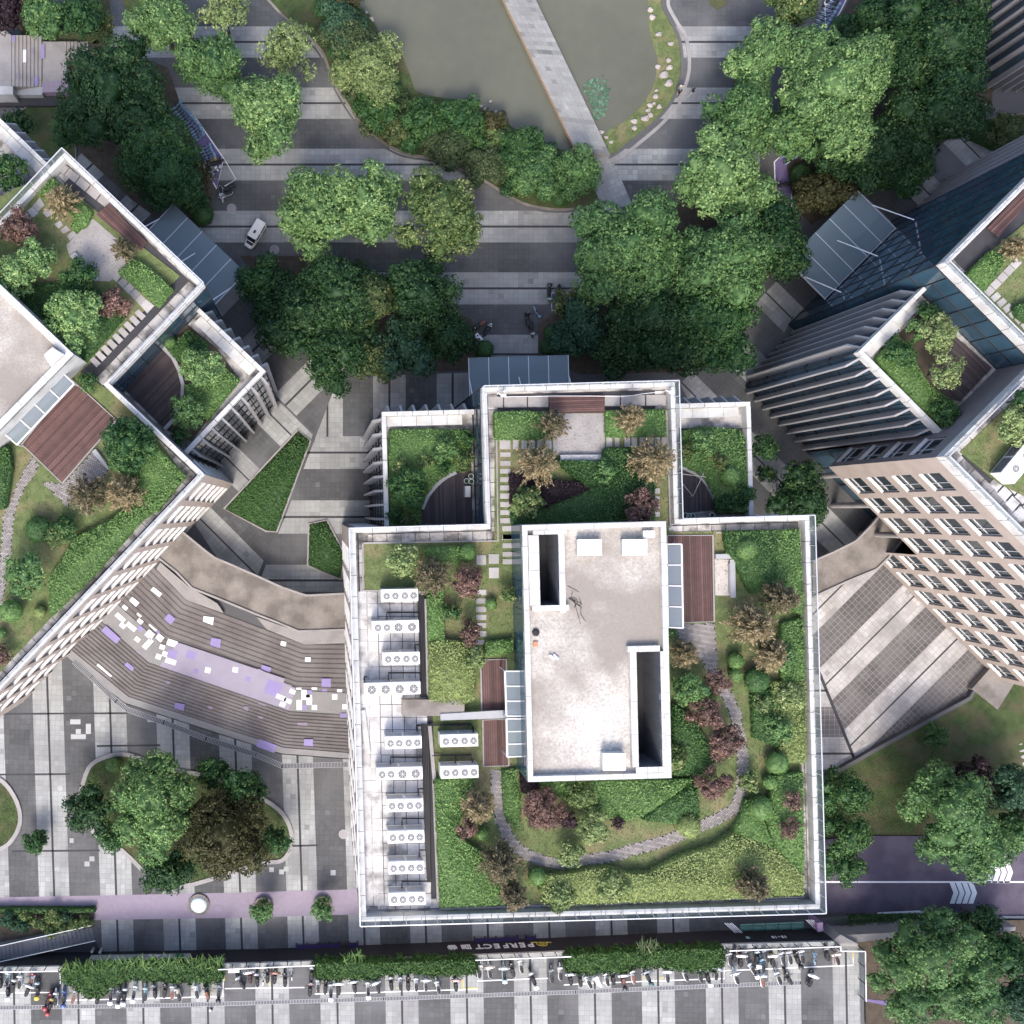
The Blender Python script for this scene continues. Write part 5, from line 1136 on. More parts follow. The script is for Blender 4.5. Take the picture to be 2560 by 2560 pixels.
def fan_mesh(r):
    if r in FANM: return FANM[r]
    mb = MB(); k0 = len(mb.f); mb.lathe([(r, 0), (r * 1.04, .03), (r * .99, .045), (r * .93, .02)], (0, 0, 0), 22, cap=False)
    gr = MB()
    for q in (.5, .8): gr.lathe([(r * q - .007, .04), (r * q + .007, .04)], (0, 0, 0), 20, cap=False)
    for k in range(4): a = math.pi * k / 4; gr.beam((-r * .95 * math.cos(a), -r * .95 * math.sin(a), .045), (r * .95 * math.cos(a), r * .95 * math.sin(a), .05), .028, .02)
    hub = MB().lathe([(r * .11, .04), (r * .11, .06), (0, .07)], (0, 0, 0), 12); bl = MB()
    for k in range(5):
        a = 2 * math.pi * k / 5; p = lambda rr, da, z: (rr * math.cos(a + da), rr * math.sin(a + da), z); bl.add([p(r * .15, -.2, .015), p(r * .9, -.42, .0), p(r * .9, .38, .03), p(r * .15, .3, .02)], [(0, 1, 2, 3)])
    well = MB().lathe([(r * .99, .012), (0, .011)], (0, 0, 0), 22)
    FANM[r] = (mb.mesh('fan', M_WPAINT), gr.mesh('grille', M_ALU), bl.mesh('blades', mat('fan_blade', (.15, .14, .125), .6, .05, 1)), hub.mesh('hub', M_WPAINT), well.mesh('fan_well', mat('fan_shade', (.10, .095, .085), .7, .05, 1)))
    return FANM[r]
M_UNIT = mat('unit_enamel', (.70, .69, .67), .45, .05, .8)
def fan_unit(x0, x1, yf, kind, label):
    h, d, zb = 1.65, 1.15, ZF + .15; zt = zb + h; a, b = W(x0, yf, zt), W(x1, yf, zt); L = (b - a).length; t = thing('fan_unit', label, 'condenser', (a.x, a.y, ZF), A15, group='rooftop fan units'); s = L / 2
    for k in range(2):
        MB().box(s * k + .015, s * (k + 1) - .015, 0, d, .15, .15 + h).build('casing', M_UNIT, t, world=False); 
        MB().box(s * k + .1, s * (k + 1) - .1, d + .004, d + .03, .5, 1.45).build('coil_panel', M_BENCH, t, world=False)
    mb = MB(); mb.box(.1, L - .1, .1, .25, 0, .15); mb.box(.1, L - .1, d - .25, d - .1, 0, .15); mb.build('feet', M_CONC, t, world=False)
    if kind == 0: fs = [(L * f, .34) for f in (.15, .385, .64, .875)]
    elif kind == 1: fs = [(L * .13, .34), (L * .32, .34), (L * .565, .42), (L * .85, .42)]
    else: fs = [(L * f, .43) for f in (.14, .385, .63, .88)]
    for x, r in fs:
        f, g_, bl, hb, wl_ = fan_mesh(r); o = link('fan', f, t, (x, d * .45, .15 + h)); link('fan_well', wl_, o); link('blades', bl, o, (0, 0, .03), x); link('grille', g_, o); link('hub', hb, o)
    return t
ACS = [(953, 1046, 1505, 0, 'white four-fan unit under the dark tan tree, first of the roof yard column'), (930, 1048, 1584, 1, 'white unit with two small and two large fans, second of the yard column'), (957, 1050, 1663, 0, 'white four-fan unit third from the top of the yard column'), (910, 1052, 1739, 2, 'widest white unit with four large fans, just above the concrete plinth'), (963, 1055, 1873, 0, 'white four-fan unit first below the concrete plinth in the yard column'), (941, 1057, 1951, 1, 'white unit with two small and two large fans, second below the plinth'), (1101, 1196, 1868, 0, 'upper white four-fan unit right of the yard kerb beside the west deck'), (1102, 1197, 1947, 0, 'lower white four-fan unit right of the yard kerb beside the bright hedge'), (967, 1058, 2030, 0, 'white four-fan unit fourth from the bottom of the yard column'), (969, 1061, 2109, 0, 'white four-fan unit third from the bottom of the yard column'), (971, 1061, 2186, 0, 'white four-fan unit second from the bottom of the yard column'), (972, 1064, 2264, 0, 'white four-fan unit at the bottom of the yard column near the south parapet')]
for a in ACS: fan_unit(*a)
def pipe(label, runs, r=.085):
    pts0 = W(*runs[0][0][:2], runs[0][0][2]); t = thing('black_pipe', label, 'pipe', (pts0.x, pts0.y, ZF))
    for run in runs: MB().tube([W(*p) for p in run], r, 6).build('pipe_run', M_BLACK, t)
zq = ZF + .35
for k, (off) in enumerate((0, 5, 10)):
    pass
pipe('bundle of black pipes beside the upper half of the yard column', [[(1047 + o, 1490, zq), (1053 + o, 1742, zq)] for o in (0, 4, 8, 12)], .10); pipe('bundle of black pipes beside the lower half of the yard column', [[(1056 + o, 1815, zq), (1060 + o, 1960, zq), (1067 + o * .6, 2150, zq), (1070 + o * .5, 2205, zq)] for o in (0, 4, 8, 12)], .10)
for i, (y, xl, xr) in enumerate(((1531, 967, 1048), (1612, 1038, 1050), (1682, 971, 1050), (1692, 911, 918), (1812, 1043, 1060), (1893, 976, 1058), (2046, 1005, 1064), (2203, 1005, 1072), (1972, 1046, 1060), (2125, 1048, 1066))):
    zt_ = ZF + 1.5; pipe(f'black elbow pipe crossing the yard slabs {("behind the second unit", "above the third unit", "above the widest unit", "at the left end of the widest unit", "just below the plinth", "between the two units below the plinth", "above the third unit from the bottom", "above the bottom unit", "above the fourth unit from the bottom", "above the second unit from the bottom")[i]}', [[(xr, y, zq), (xl, y, zq), (xl, y + 13, zq), (xl, y + 16, zt_)]] if xr - xl > 15 else [[(xr, y, zq + .3), (xl, y, zq + .3), (xl, y + 12, zq + .3), (xl, y + 14, zt_)]], .075)
pipe('long black pipe from the plinth to the right-hand pair of fan units', [[(1044, 1814, zq), (1178, 1811, zq), (1183, 1820, zq), (1183, 1832, ZF + 1.4)]], .09); pipe('black pipe between the right-hand pair of fan units', [[(1080, 1889, zq), (1178, 1887, zq), (1181, 1905, ZF + 1.4)], [(1138, 1889, zq), (1138, 1906, ZF + 1.4)]], .075)
# ---- penthouse
ZT_ = ZF + 4.9
pc = [W(1305, 1313, ZT_), W(1665, 1303, ZT_), W(1679, 1945, ZT_), W(1320, 1955, ZT_)]
PH = thing('stair_block', 'raised white-rimmed stair block with two dark light wells in the middle of the main roof', 'roof block', (*(sum(pc, Vector()) / 4)[:2], ZF))
pts = [(p.x, p.y) for p in pc]
wl_s = [W(1346, 1338, ZT_), W(1394, 1337, ZT_), W(1396, 1515, ZT_), W(1349, 1515, ZT_)]; wr_s = [W(1585, 1634, ZT_), W(1648, 1632, ZT_), W(1654, 1915, ZT_), W(1591, 1918, ZT_)]
for i in range(4):
    a, b = pts[i], pts[(i + 1) % 4]
    if i == 3:
        Ld = Vector(b) - Vector(a)
        for k in range(9):
            p, q = Vector(a) + Ld * (k + .01) / 9, Vector(a) + Ld * (k + .99) / 9; MB().add([(p.x, p.y, ZF), (q.x, q.y, ZF), (q.x, q.y, ZT_ - .5), (p.x, p.y, ZT_ - .5)], [(0, 1, 2, 3)]).build('glass_wall', M_CURTAIN, PH)
        MB().add([(a[0], a[1], ZT_ - .5), (b[0], b[1], ZT_ - .5), (b[0], b[1], ZT_), (a[0], a[1], ZT_)], [(0, 1, 2, 3)]).build('wall', M_WHITE, PH)
    else: MB().add([(a[0], a[1], ZF), (b[0], b[1], ZF), (b[0], b[1], ZT_), (a[0], a[1], ZT_)], [(0, 1, 2, 3)]).build('wall', M_WHITE, PH)
# roof sheet with the two wells cut out
def hole_sheet(outer, holes, z):
    xs = sorted({0., 1.} | {u for h in holes for u in (h[0], h[2])}); ys = sorted({0., 1.} | {v for h in holes for v in (h[1], h[3])}); mb = MB()
    B_ = lambda u, v: tuple((Vector(outer[0]).lerp(Vector(outer[1]), u)).lerp(Vector(outer[3]).lerp(Vector(outer[2]), u), v))
    for i in range(len(xs) - 1):
        for j in range(len(ys) - 1):
            if not any(h[0] <= xs[i] < h[2] and h[1] <= ys[j] < h[3] for h in holes): mb.sheet([B_(xs[i], ys[j]), B_(xs[i + 1], ys[j]), B_(xs[i + 1], ys[j + 1]), B_(xs[i], ys[j + 1])], z)
    return mb, B_
hl = [(.115, .04, .25, .315), (.775, .506, .94, .955)]
mb, UV = hole_sheet(pts, hl, ZT_ - .55); mb.build('roof_screed', M_PENT, PH)
M_WELL = mat('well_shade_panel', (.13, .14, .155), .5, .15, .8)
for (u0, v0, u1, v1) in hl:                                   # well panels and shallow floor, coloured dark to paint a deep well's shade
    cs = [UV(u0, v0), UV(u1, v0), UV(u1, v1), UV(u0, v1)]
    for i in range(4):
        a, b = Vector(cs[i]), Vector(cs[(i + 1) % 4]); n = max(1, round((b - a).length / 1.3))
        for k in range(n):
            p, q = a.lerp(b, (k + .006) / n), a.lerp(b, (k + .994) / n)
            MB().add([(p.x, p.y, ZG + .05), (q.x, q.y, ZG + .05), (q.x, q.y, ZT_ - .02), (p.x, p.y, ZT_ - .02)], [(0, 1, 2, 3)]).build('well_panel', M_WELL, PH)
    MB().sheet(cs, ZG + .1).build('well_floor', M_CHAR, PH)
def rim(a, b, w, z0, z1, n, side=1, nm='coping_panel'):
    a, b = Vector(a), Vector(b); d = (b - a); L = d.length; d /= L; nn = Vector((-d.y, d.x)) * w * side
    for k in range(n): p, q = a + d * (L * k / n + .012), a + d * (L * (k + 1) / n - .012); MB().prism([tuple(p), tuple(q), tuple(q + nn), tuple(p + nn)], z0, z1).build(nm, M_WHITE, PH)
for i, n in ((0, 6), (1, 12), (2, 6), (3, 12)): rim(pts[i], pts[(i + 1) % 4], .48, ZT_ - .56, ZT_ + .004 * (i % 2), n, -1)
u0, v0, u1, v1 = hl[0]
for a, b, w, n, s in ((UV(u1, v0 - .005), UV(u1, v1 + .03), .55, 4, 1), (UV(u0 - .06, v1), UV(u1 + .065, v1), .50, 3, -1), (UV(u0, v0), UV(u0, v1), .95, 4, -1), (UV(u0 - .04, v0 - .001), UV(u1 + .06, v0 - .001), .40, 3, 1)): rim(a, b, w, ZT_ - .56, ZT_ - .008 - .003 * n, n, s)
u0, v0, u1, v1 = hl[1]
for a, b, w, n, s in ((UV(u0, v0), UV(u0, v1), .58, 7, -1), (UV(u0 - .06, v0), UV(u1, v0), .52, 3, 1), (UV(u1, v0), UV(u1, v1), .55, 7, 1), (UV(u0 - .02, v1), UV(u1 + .05, v1), .6, 3, -1)): rim(a, b, w, ZT_ - .56, ZT_ - .012 - .003 * n, n, s)
def hatch(label, x0, y0, x1, y1, h):
    z = ZT_ - .55; t = thing('roof_hatch', label, 'hatch', tuple(W((x0 + x1) / 2, (y0 + y1) / 2, z))); q = PW([(x0, y0), (x1, y0), (x1, y1), (x0, y1)], z + h); MB().prism(q, z, z + h).build('box', M_WHITE, t)
    q2 = PW([(x0 - 3, y0 - 2), (x1 + 1, y0 - 2), (x1 + 1, y0 + 1), (x0 - 3, y0 + 1)], z + h); MB().prism([tuple(Vector(p).lerp(Vector(q[0]).lerp(Vector(q[2]), .5), -.04)) for p in q], z + h, z + h + .06).build('lid', M_WPAINT, t)
    c = Vector(q[0]).lerp(Vector(q[2]), .55); MB().lathe([(.22, 0), (.22, .05), (.15, .06), (.15, .02), (0, .02)], (c.x, c.y, z + h + .06), 14).build('vent_ring', M_ALU, t)
hatch('left white box hatch near the north rim of the stair block roof', 1445, 1349, 1503, 1388, .8); hatch('right white box hatch near the north rim of the stair block roof', 1557, 1349, 1616, 1388, .8); hatch('white box hatch at the south end of the stair block roof', 1508, 1884, 1562, 1925, .9)
hatch('small grey glazed vent box in the north-east corner of the stair block roof', 1608, 1327, 1636, 1344, .5)
zr = ZT_ - .54; c = W(1339, 1581, zr); MB().lathe([(.17, 0), (.30, .02), (.34, .10), (.30, .18), (.17, .2)], tuple(c), 18).top('tyre', M_BLACK, 'black tyre lying against the left rim of the stair block roof', 'tyre')
c = W(1338, 1609, zr); MB().box(c.x - .2, c.x + .22, c.y - .25, c.y + .2, zr, zr + .14).top('brick', mat('orange_brick', (.42, .20, .12), .9), 'single orange brick under the black tyre on the stair block roof', 'brick')
for k, (x, y) in enumerate(((1374, 1637), (1384, 1636))): a = W(x, y, zr + .1); b = W(x + 11, y + 11, zr + .12); MB().tube([a, b], .11, 8).top('vent_pipe', M_WPAINT, ('left' if k == 0 else 'right') + ' one of two short white pipes lying on the stair block roof', 'pipe')
rg = random.Random(2); mb = MB()
for k in range(4):
    p = [(1435 + rg.uniform(-14, 22), 1508 + rg.uniform(-14, 14)) for _ in range(3)] + [(1420 + rg.uniform(-5, 45), 1490 + rg.uniform(-25, 70))]; s = smoothline(p, 4); mb.tube([W(x, y, zr + .04) for x, y in s], .02, 4)
for s in ([(1418, 1464), (1432, 1472), (1447, 1480)], [(1452, 1520), (1452, 1535), (1461, 1550), (1464, 1554)]): mb.tube([W(x, y, zr + .04) for x, y in s], .02, 4)
mb.top('cable_tangle', M_BLACK, 'tangle of black cable on the pale stair block roof', 'cable')
# lightning wire and camera mounts on the front parapet
for k, (x, y) in enumerate(((1243, 985), (1660, 978))):
    c = W(x, y, ZP); t = thing('camera_mount', ('left' if k == 0 else 'right') + ' white security camera bracket at the front parapet corner', 'camera', (c.x, c.y, ZP)); MB().tube([(0, 0, 0), (0, 0, .5), (.35, -.15, .6)], .05, 6).build('bracket', M_WPAINT, t, world=False); MB().box(.2, .7, -.3, -.08, .52, .74).build('camera_body', M_WPAINT, t, world=False); MB().lathe([(.12, 0), (.12, .1), (0, .16)], (.6, .2, .5), 10).build('dome', M_WPAINT, t, world=False)
mb = MB(); mb.tube([W(x, y, ZP + .25 + .0 * x) for x, y in smoothline([(1255, 992), (1380, 990), (1480, 990), (1560, 991), (1610, 984), (1656, 980)], 3)], .025, 5); mb.top('loose_wire', M_WPAINT, 'thin white wire sagging along the front parapet between the two camera brackets', 'wire')
# ---- planting of the main roof
def R_(kind, x, y, r, h, label, **k): k.setdefault('leaf', .2); k.setdefault('tuft', .42); k.setdefault('clear', .2); return tree(kind, x, y, r, h, label, z0=ZG, **k)
def F_(kind, x, y, r, h, label, **k): return conifer(kind, x, y, r, h, label, ZG, **k)
def HD(kind, pts, h, label, **k): return hedge(kind, pts, ZG, h, label, **k)
def BL(kind, x, y, r, h, label, **k): return ball(kind, x, y, r, h, label, z0=ZG, **k)
HD('hedge', cA((256, 236), (500, 225), (742, 250), (740, 455), (262, 460)), .7, 'bright hedge block left of the front roof patio'); HD('hedge', cA((1185, 228), (1678, 212), (1684, 425), (1190, 440)), .7, 'bright hedge block right of the front roof patio')
HD('hedge_d', cA((770, 640), (1150, 640), (1180, 540), (1400, 535), (1470, 780), (1590, 830), (1590, 1140), (1300, 1160), (410, 1168), (395, 1080), (640, 1050), (1060, 880)), .9, 'broad dark green hedge filling the front roof garden below the stone bench'); HD('purple', cA((388, 750), (470, 760), (760, 800), (1040, 830), (1060, 880), (900, 960), (690, 1050), (620, 960), (500, 870), (395, 1000)), .8, 'dark purple ground planting inside the front roof hedge')
F_('tand', 1384, 1062, 40, 3.6, 'dark tan feathery tree overlapping the front patio corner'); F_('tan', 1573, 1050, 40, 3.6, 'tan feathery tree in the right bright hedge block', lean=(.3, .5)); F_('tan', 1343, 1160, 56, 4.2, 'large golden tan feathery tree beside the stepping stones of the front garden', dens=1.3); F_('tan', 1629, 1150, 60, 4.4, 'large tan feathery tree leaning over the right parapet of the front garden', dens=1.2); R_('red', 1604, 1266, 46, 3.4, 'pinkish red tree beside the stair block north-east corner', leaf=.22); R_('yellow', 1316, 1258, 44, 3.2, 'olive feathery shrub at the lower left of the front garden', leaf=.26, dens=.8); R_('camphor_d', 1512, 1178, 30, 2.2, 'soft green feathery shrub in the broad dark hedge', leaf=.24)
R_('camphor_y', 1008, 1402, 46, 3.0, 'rounded pale green shrub on the west lawn corner'); F_('tand', 1080, 1440, 50, 4.2, 'dark tan feathery tree above the first fan unit', dens=1.3); R_('red', 1170, 1455, 46, 3.2, 'large pinkish red tree beside the west stepping stones', leaf=.2); R_('red', 1173, 1583, 33, 2.8, 'smaller deep red tree beside the west stepping stones', leaf=.2, tone=-.15); BL('hedge', 1168, 1383, 24, 1.6, 'round clipped shrub in the west hedge bar'); HD('hedge', [(1062, 1372), (1150, 1366), (1152, 1408), (1070, 1412)], .9, 'low hedge bar left of the round clipped shrub'); HD('hedge', [(1068, 1475), (1108, 1472), (1112, 1612), (1072, 1612)], .8, 'narrow hedge strip beside the fan unit pipes')
HD('hedge_y', [(1072, 1606), (1110, 1600), (1188, 1612), (1186, 1750), (1150, 1762), (1075, 1752)], .9, 'yellow-green hedge patch above the concrete plinth'); R_('camphor_y', 1190, 1645, 32, 2.2, 'pale leafy shrub beside the upper west deck'); HD('hedge', [(1215, 1605), (1282, 1600), (1284, 1634), (1212, 1640)], .8, 'short hedge just above the upper west deck'); R_('yellow', 1270, 1487, 22, 2.0, 'small yellow-green shrub against the stair block west wall'); R_('hedge', 1215, 1480, 1, .5, 'x') if 0 else None
BL('hedge', 1228, 1510, 16, 1.0, 'small loose shrub on the lawn right of the stepping stones'); R_('dense', 1130, 1530, 24, 1.8, 'dark shrub in the bare soil patch left of the stepping stones', tone=.15)
HD('hedge', [(1088, 1952), (1188, 1946), (1160, 2010), (1140, 2090), (1200, 2130), (1255, 2210), (1262, 2262), (1102, 2270)], .9, 'long bright hedge strip right of the lower yard kerb', tone=.06)
HD('hedge_y', cD((600, 600), (700, 592), (800, 570), (900, 562), (1000, 592), (1085, 592), (1150, 556), (1250, 506), (1400, 462), (1500, 392), (1700, 470), (1835, 600), (1840, 690), (1500, 712), (1000, 728), (780, 738), (620, 740), (560, 680)), 1.0, 'sweeping yellow-green hedge along the south parapet', tone=.02)
HD('hedge', cD((1500, 390), (1546, 312), (1562, 235), (1640, 330), (1700, 470)), 1.0, 'hedge shoulder beside the curved path under the round clipped bush'); HD('hedge', cD((1700, 470), (1660, 330), (1700, 120), (1835, 100), (1838, 600)), .9, 'bright hedge strip along the lower part of the east parapet')
HD('hedge', cD((560, 150), (1190, 138), (1310, 132), (1180, 230), (1060, 312), (960, 332), (850, 312), (700, 240)), 1.0, 'smooth dark green hedge below the stair block south wall'); HD('hedge_d', cD((1190, 232), (1320, 145), (1330, 250), (1330, 330), (1230, 350), (1060, 330)), .9, 'darker hedge wedge right of the smooth hedge', tone=.15); HD('hedge', [(1255, 1928), (1290, 1920), (1302, 2000), (1300, 2080), (1262, 2040)], .4, 'low grassy planting strip right of the path start')
HD('purple', cD((470, 90), (540, 110), (560, 200), (480, 200)), .9, 'dark red planting at the stair block south-west corner'); R_('purple', 1418, 2050, 26, 1.6, 'dark red bush between the big red tree and pale shrub', tone=.3); R_('purple', 1541, 2054, 16, 1.2, 'small dark red bush below the smooth hedge', tone=.2)
F_('tan', 1197, 2015, 46, 3.8, 'tan feathery tree at the top of the long bright hedge strip', dens=1.2); R_('red', 1172, 2071, 28, 2.4, 'small pink tree left of the path bend'); BL('hedge', 1208, 2085, 18, 1.2, 'loose round shrub right of the small pink tree'); F_('tand', 1251, 2160, 56, 4.4, 'big dark tan feathery tree left of the curved path', dens=1.3); F_('tand', 1284, 2238, 40, 3.6, 'dark tan feathery tree overhanging the south parapet on the left', dens=1.2); BL('hedge', 1342, 2190, 24, 1.6, 'round clipped bush right of the dark tan trees'); R_('red', 1358, 2025, 56, 3.6, 'large pink red tree inside the curved path'); R_('yellow', 1453, 1985, 42, 2.6, 'yellow-green feathery shrub under the stair block south wall'); R_('camphor_y', 1484, 2068, 46, 2.8, 'pale yellow-green shrub right of the large red tree', tone=.08); R_('camphor_y', 1427, 2135, 34, 2.0, 'pale shrub spilling over the curved path'); BL('hedge_y', 1722, 2065, 31, 1.7, 'smooth round bush on the inner edge of the curved path'); BL('hedge', 1901, 2020, 33, 1.9, 'smooth round bush at the right end of the curved path'); BL('hedge', 1942, 1907, 30, 1.8, 'round bush near the east parapet above the reddish trees'); BL('hedge', 1925, 1955, 20, 1.4, 'smaller round bush between two larger ones near the east parapet'); R_('red', 1785, 1963, 44, 3.2, 'pink red tree at the top of the curved path east end'); R_('yellow', 1872, 1952, 27, 2.0, 'yellow shrub overhanging the path beside the pink tree'); R_('red', 1981, 2000, 30, 2.6, 'upper reddish tree close to the east parapet', tone=-.05, dens=.7); R_('red', 1973, 2070, 30, 2.4, 'lower reddish tree close to the east parapet', tone=-.05, dens=.7); F_('tand', 1883, 2212, 44, 3.8, 'tan feathery tree overhanging the south parapet on the right', dens=1.2); R_('camphor_y', 1531, 2216, 42, 1.9, 'whitish shrub rising from the south hedge', tone=.15); R_('camphor_y', 1398, 2242, 42, 1.7, 'pale shrub at the left end of the south hedge', tone=-.05)
HD('hedge_d', cB((645, 185), (1130, 172), (1120, 560), (1110, 700), (900, 760), (830, 640), (740, 440), (680, 380)), .9, 'dark hedge around the round bush near the corner bench', tone=.12); HD('hedge', cB((1135, 175), (1340, 165), (1372, 800), (1372, 960), (1250, 900), (1110, 700)), .8, 'bright ground cover in the north-east roof corner'); BL('hedge', 1866, 1373, 28, 1.7, 'round clipped bush beside the corner bench'); HD('hedge', cB((1180, 1040), (1370, 980), (1390, 1560), (1190, 1580), (1160, 1300)), .8, 'bright hedge strip along the middle of the east parapet'); HD('hedge_y', cB((1080, 1580), (1390, 1580), (1395, 1932), (1398, 2330), (1180, 2330), (1100, 1932)), .8, 'yellowish planting beside the east parapet'); HD('hedge_d', cB((900, 1700), (1100, 1640), (1190, 1932), (1180, 2200), (920, 2100)), .8, 'dark hedge mass right of the narrow path', tone=.15)
F_('tand', 1944, 1495, 46, 4.2, 'dark tan feathery tree nearest the upper east parapet', dens=1.2, lean=(.5, 0)); F_('tan', 1880, 1562, 58, 4.6, 'biggest tan feathery tree on the east lawn', dens=1.5); F_('tan', 1925, 1636, 44, 3.8, 'tan feathery tree below the biggest one on the east lawn', dens=1.2); F_('tan', 1710, 1635, 38, 3.2, 'brownish feathery tree at the stair block east wall'); R_('camphor_d', 1721, 1724, 46, 3.0, 'green shrub tree at the stair block east wall', tone=.08); R_('red', 1799, 1700, 36, 2.8, 'reddish tree where the narrow path begins', dens=.8); BL('hedge', 1839, 1652, 22, 1.5, 'upper of two round bushes on the east lawn'); BL('hedge', 1838, 1687, 19, 1.3, 'lower of two round bushes on the east lawn'); BL('hedge_d', 1892, 1700, 34, 1.8, 'large dark round bush right of the pair of round bushes', tone=.15); BL('hedge_y', 1783, 1743, 17, 1.1, 'small pale round bush under the reddish path tree'); R_('red', 1761, 1782, 42, 3.2, 'coppery red tree below the small pale round bush'); R_('red', 1812, 1855, 48, 3.4, 'large coppery red tree over the narrow path'); HD('hedge_d', [(1685, 1760), (1740, 1800), (1790, 1900), (1760, 1935), (1690, 1940)], .8, 'dark planting along the stair block east wall', tone=.1); R_('yellow', 1690, 1900, 34, 2.0, 'yellow-green shrub at the stair block south-east corner'); R_('camphor_y', 1977, 1740, 36, 2.0, 'pale whitish shrub beside the east parapet', tone=.12)
R_('camphor_d', 1962, 1648, 34, 1.9, 'loose green shrub between tan trees and the east parapet', tone=.1); R_('camphor_d', 1945, 1820, 36, 1.9, 'loose green shrub right of the dark hedge mass', tone=.1); R_('camphor_y', 1905, 1760, 24, 1.5, 'pale small shrub beside the narrow path'); R_('dense', 1678, 1580, 14, 1.2, 'tiny dark shrub beside the herringbone paving')
# ---- terraces of the central building
def terrace_deck(B, arc, rest, m=M_DECKD, ang=math.radians(91.5), kerb=True):
    a = smoothline(arc, 4); poly = ccw(PW(a + rest, ZW + .08)); ca, sa = math.cos(ang), math.sin(ang)
    # convex pieces: fan from the last corner
    deck(B, a + rest, ZW + .08, ang, m, bw=.19)
    if kerb: mb = MB(); strip(mb, PW(a, ZW + .5), .36, ZW, ZW + .42); mb.build('deck_kerb', M_BENCH, B)
terrace_deck(MAIN, cG((945, 1570), (1020, 1400), (1130, 1260), (1250, 1155), (1400, 1075)), cG((1605, 1080), (1612, 1765), (945, 1775)))
part_sheet(MAIN, 'lawn', cG((505, 500), (1600, 500), (1600, 1100), (1390, 1080), (1130, 1255), (945, 1560), (940, 1800), (490, 1810)), ZW + .06, M_SOIL)
def TW(f, *a, **k): return f(*a, **k)
hedge('hedge', cG((508, 510), (1000, 492), (1590, 512), (1600, 900), (1560, 1050), (1390, 1050), (1240, 1125), (1110, 1230), (1000, 1380), (925, 1560), (920, 1800), (490, 1805)), ZW, .8, 'green hedge filling the left terrace of the central building', tone=-.08)
def tw(kind, p, r, h, label, **k): k.setdefault('leaf', .2); k.setdefault('tuft', .42); (x, y), = p; return tree(kind, x, y, r, h, label, z0=ZW + .05, clear=.15, **k)
tw('camphor_d', cG((1240, 770)), 32, 2.0, 'pale feathery shrub in the left terrace hedge', leaf=.22); tw('yellow', cG((1510, 930)), 25, 2.0, 'lemon-leaved shrub beside the glass wall of the left terrace'); tw('yellow', cG((985, 940)), 19, 1.7, 'lemon-leaved shrub at the middle of the left terrace'); tw('yellow', cG((660, 1000)), 23, 1.7, 'lemon-leaved shrub near the outer fins of the left terrace'); tw('dense', cG((740, 1300)), 50, 3.2, 'large dark green shrub tree on the left terrace', leaf=.22); tw('olive', cG((720, 1710)), 20, 1.5, 'lemon-dotted shrub at the bottom of the left terrace'); tw('dense', cG((1230, 1010)), 22, 1.2, 'low dark shrub above the curved deck of the left terrace'); tw('dense', cG((580, 1640)), 22, 1.8, 'dark shrub at the lower left of the left terrace'); tw('dense', cG((1560, 640)), 18, 1.6, 'dark shrub in the upper right of the left terrace')
def pot(px, py, label): c = W(px, py, ZW + .1); t = thing('plant_pot', label, 'plant pot', tuple(c)); MB().lathe([(.2, 0), (.27, .4), (.24, .41), (.22, .33)], (0, 0, 0), 16).build('rim', M_WPAINT, t, world=False); MB().lathe([(.23, .34), (0, .36)], (0, 0, 0), 12).build('soil', LEAF['hedge_d'], t, world=False)
pot(1176, 1191, 'white-rimmed round pot uppermost of three on the left terrace deck'); pot(1165, 1203, 'white-rimmed round pot leftmost of three on the left terrace deck'); pot(1177, 1204, 'white-rimmed round pot lower right of three on the left terrace deck')
c = PW(cG(*rect(1522, 1262, 1590, 1410)), ZW + 1); MB().prism(c, ZW + .08, ZW + 1.0).top('terrace_cabinet', M_WHITE, 'white cabinet box standing against the glass wall on the left terrace deck', 'cabinet')
terrace_deck(MAIN, T(1280, 640, [(1265, 1585), (1330, 1610), (1420, 1660), (1490, 1740), (1545, 1850)]), T(1280, 1280, [(1560, -20), (1270, 15)]))
part_sheet(MAIN, 'lawn', T(1280, 640, [(1262, 1300), (1740, 1300), (1800, 1400), (1800, 1945), (1545, 1950), (1545, 1850), (1420, 1660), (1265, 1585)]), ZW + .06, M_SOIL)
hedge('hedge', T(1280, 640, [(1300, 1320), (1440, 1285), (1720, 1310), (1760, 1380), (1775, 1600), (1800, 1930), (1560, 1935), (1540, 1820), (1480, 1700), (1400, 1630), (1275, 1570)]), ZW, .9, 'mixed green hedge filling the right terrace of the central building', tone=-.10)
tw('camphor_d', T(1280, 640, [(1440, 1400)]), 36, 2.4, 'greyish feathery shrub on the right terrace', leaf=.22); ball('hedge', *T(1280, 640, [(1640, 1665)])[0], 27, 1.8, 'round bush on the right terrace', z0=ZW); tw('olive', T(1280, 640, [(1560, 1540)]), 24, 1.8, 'yellow-dotted shrub above the round bush on the right terrace'); tw('olive', T(1280, 640, [(1310, 1470)]), 22, 1.7, 'yellow-dotted shrub at the left edge of the right terrace'); tw('dense', T(1280, 640, [(1760, 1800)]), 28, 1.8, 'spiky green shrub at the lower right of the right terrace'); tw('dense', T(1280, 640, [(1600, 1860)]), 26, 1.6, 'green shrub below the round bush on the right terrace')
for k, (x, y) in enumerate(((1300, 35), (1325, 38), (1350, 40), (1500, 35))): pot(*T(1280, 1280, [(x, y - 10)])[0], ('first', 'second', 'third', 'last') [k] + ' white-rimmed pot from the left along the foot of the right terrace')
tr = thing('bamboo_trellis', 'thin pale pole trellis with climbing shoots on the right terrace deck', 'trellis', tuple(W(1732, 1215, ZW)))
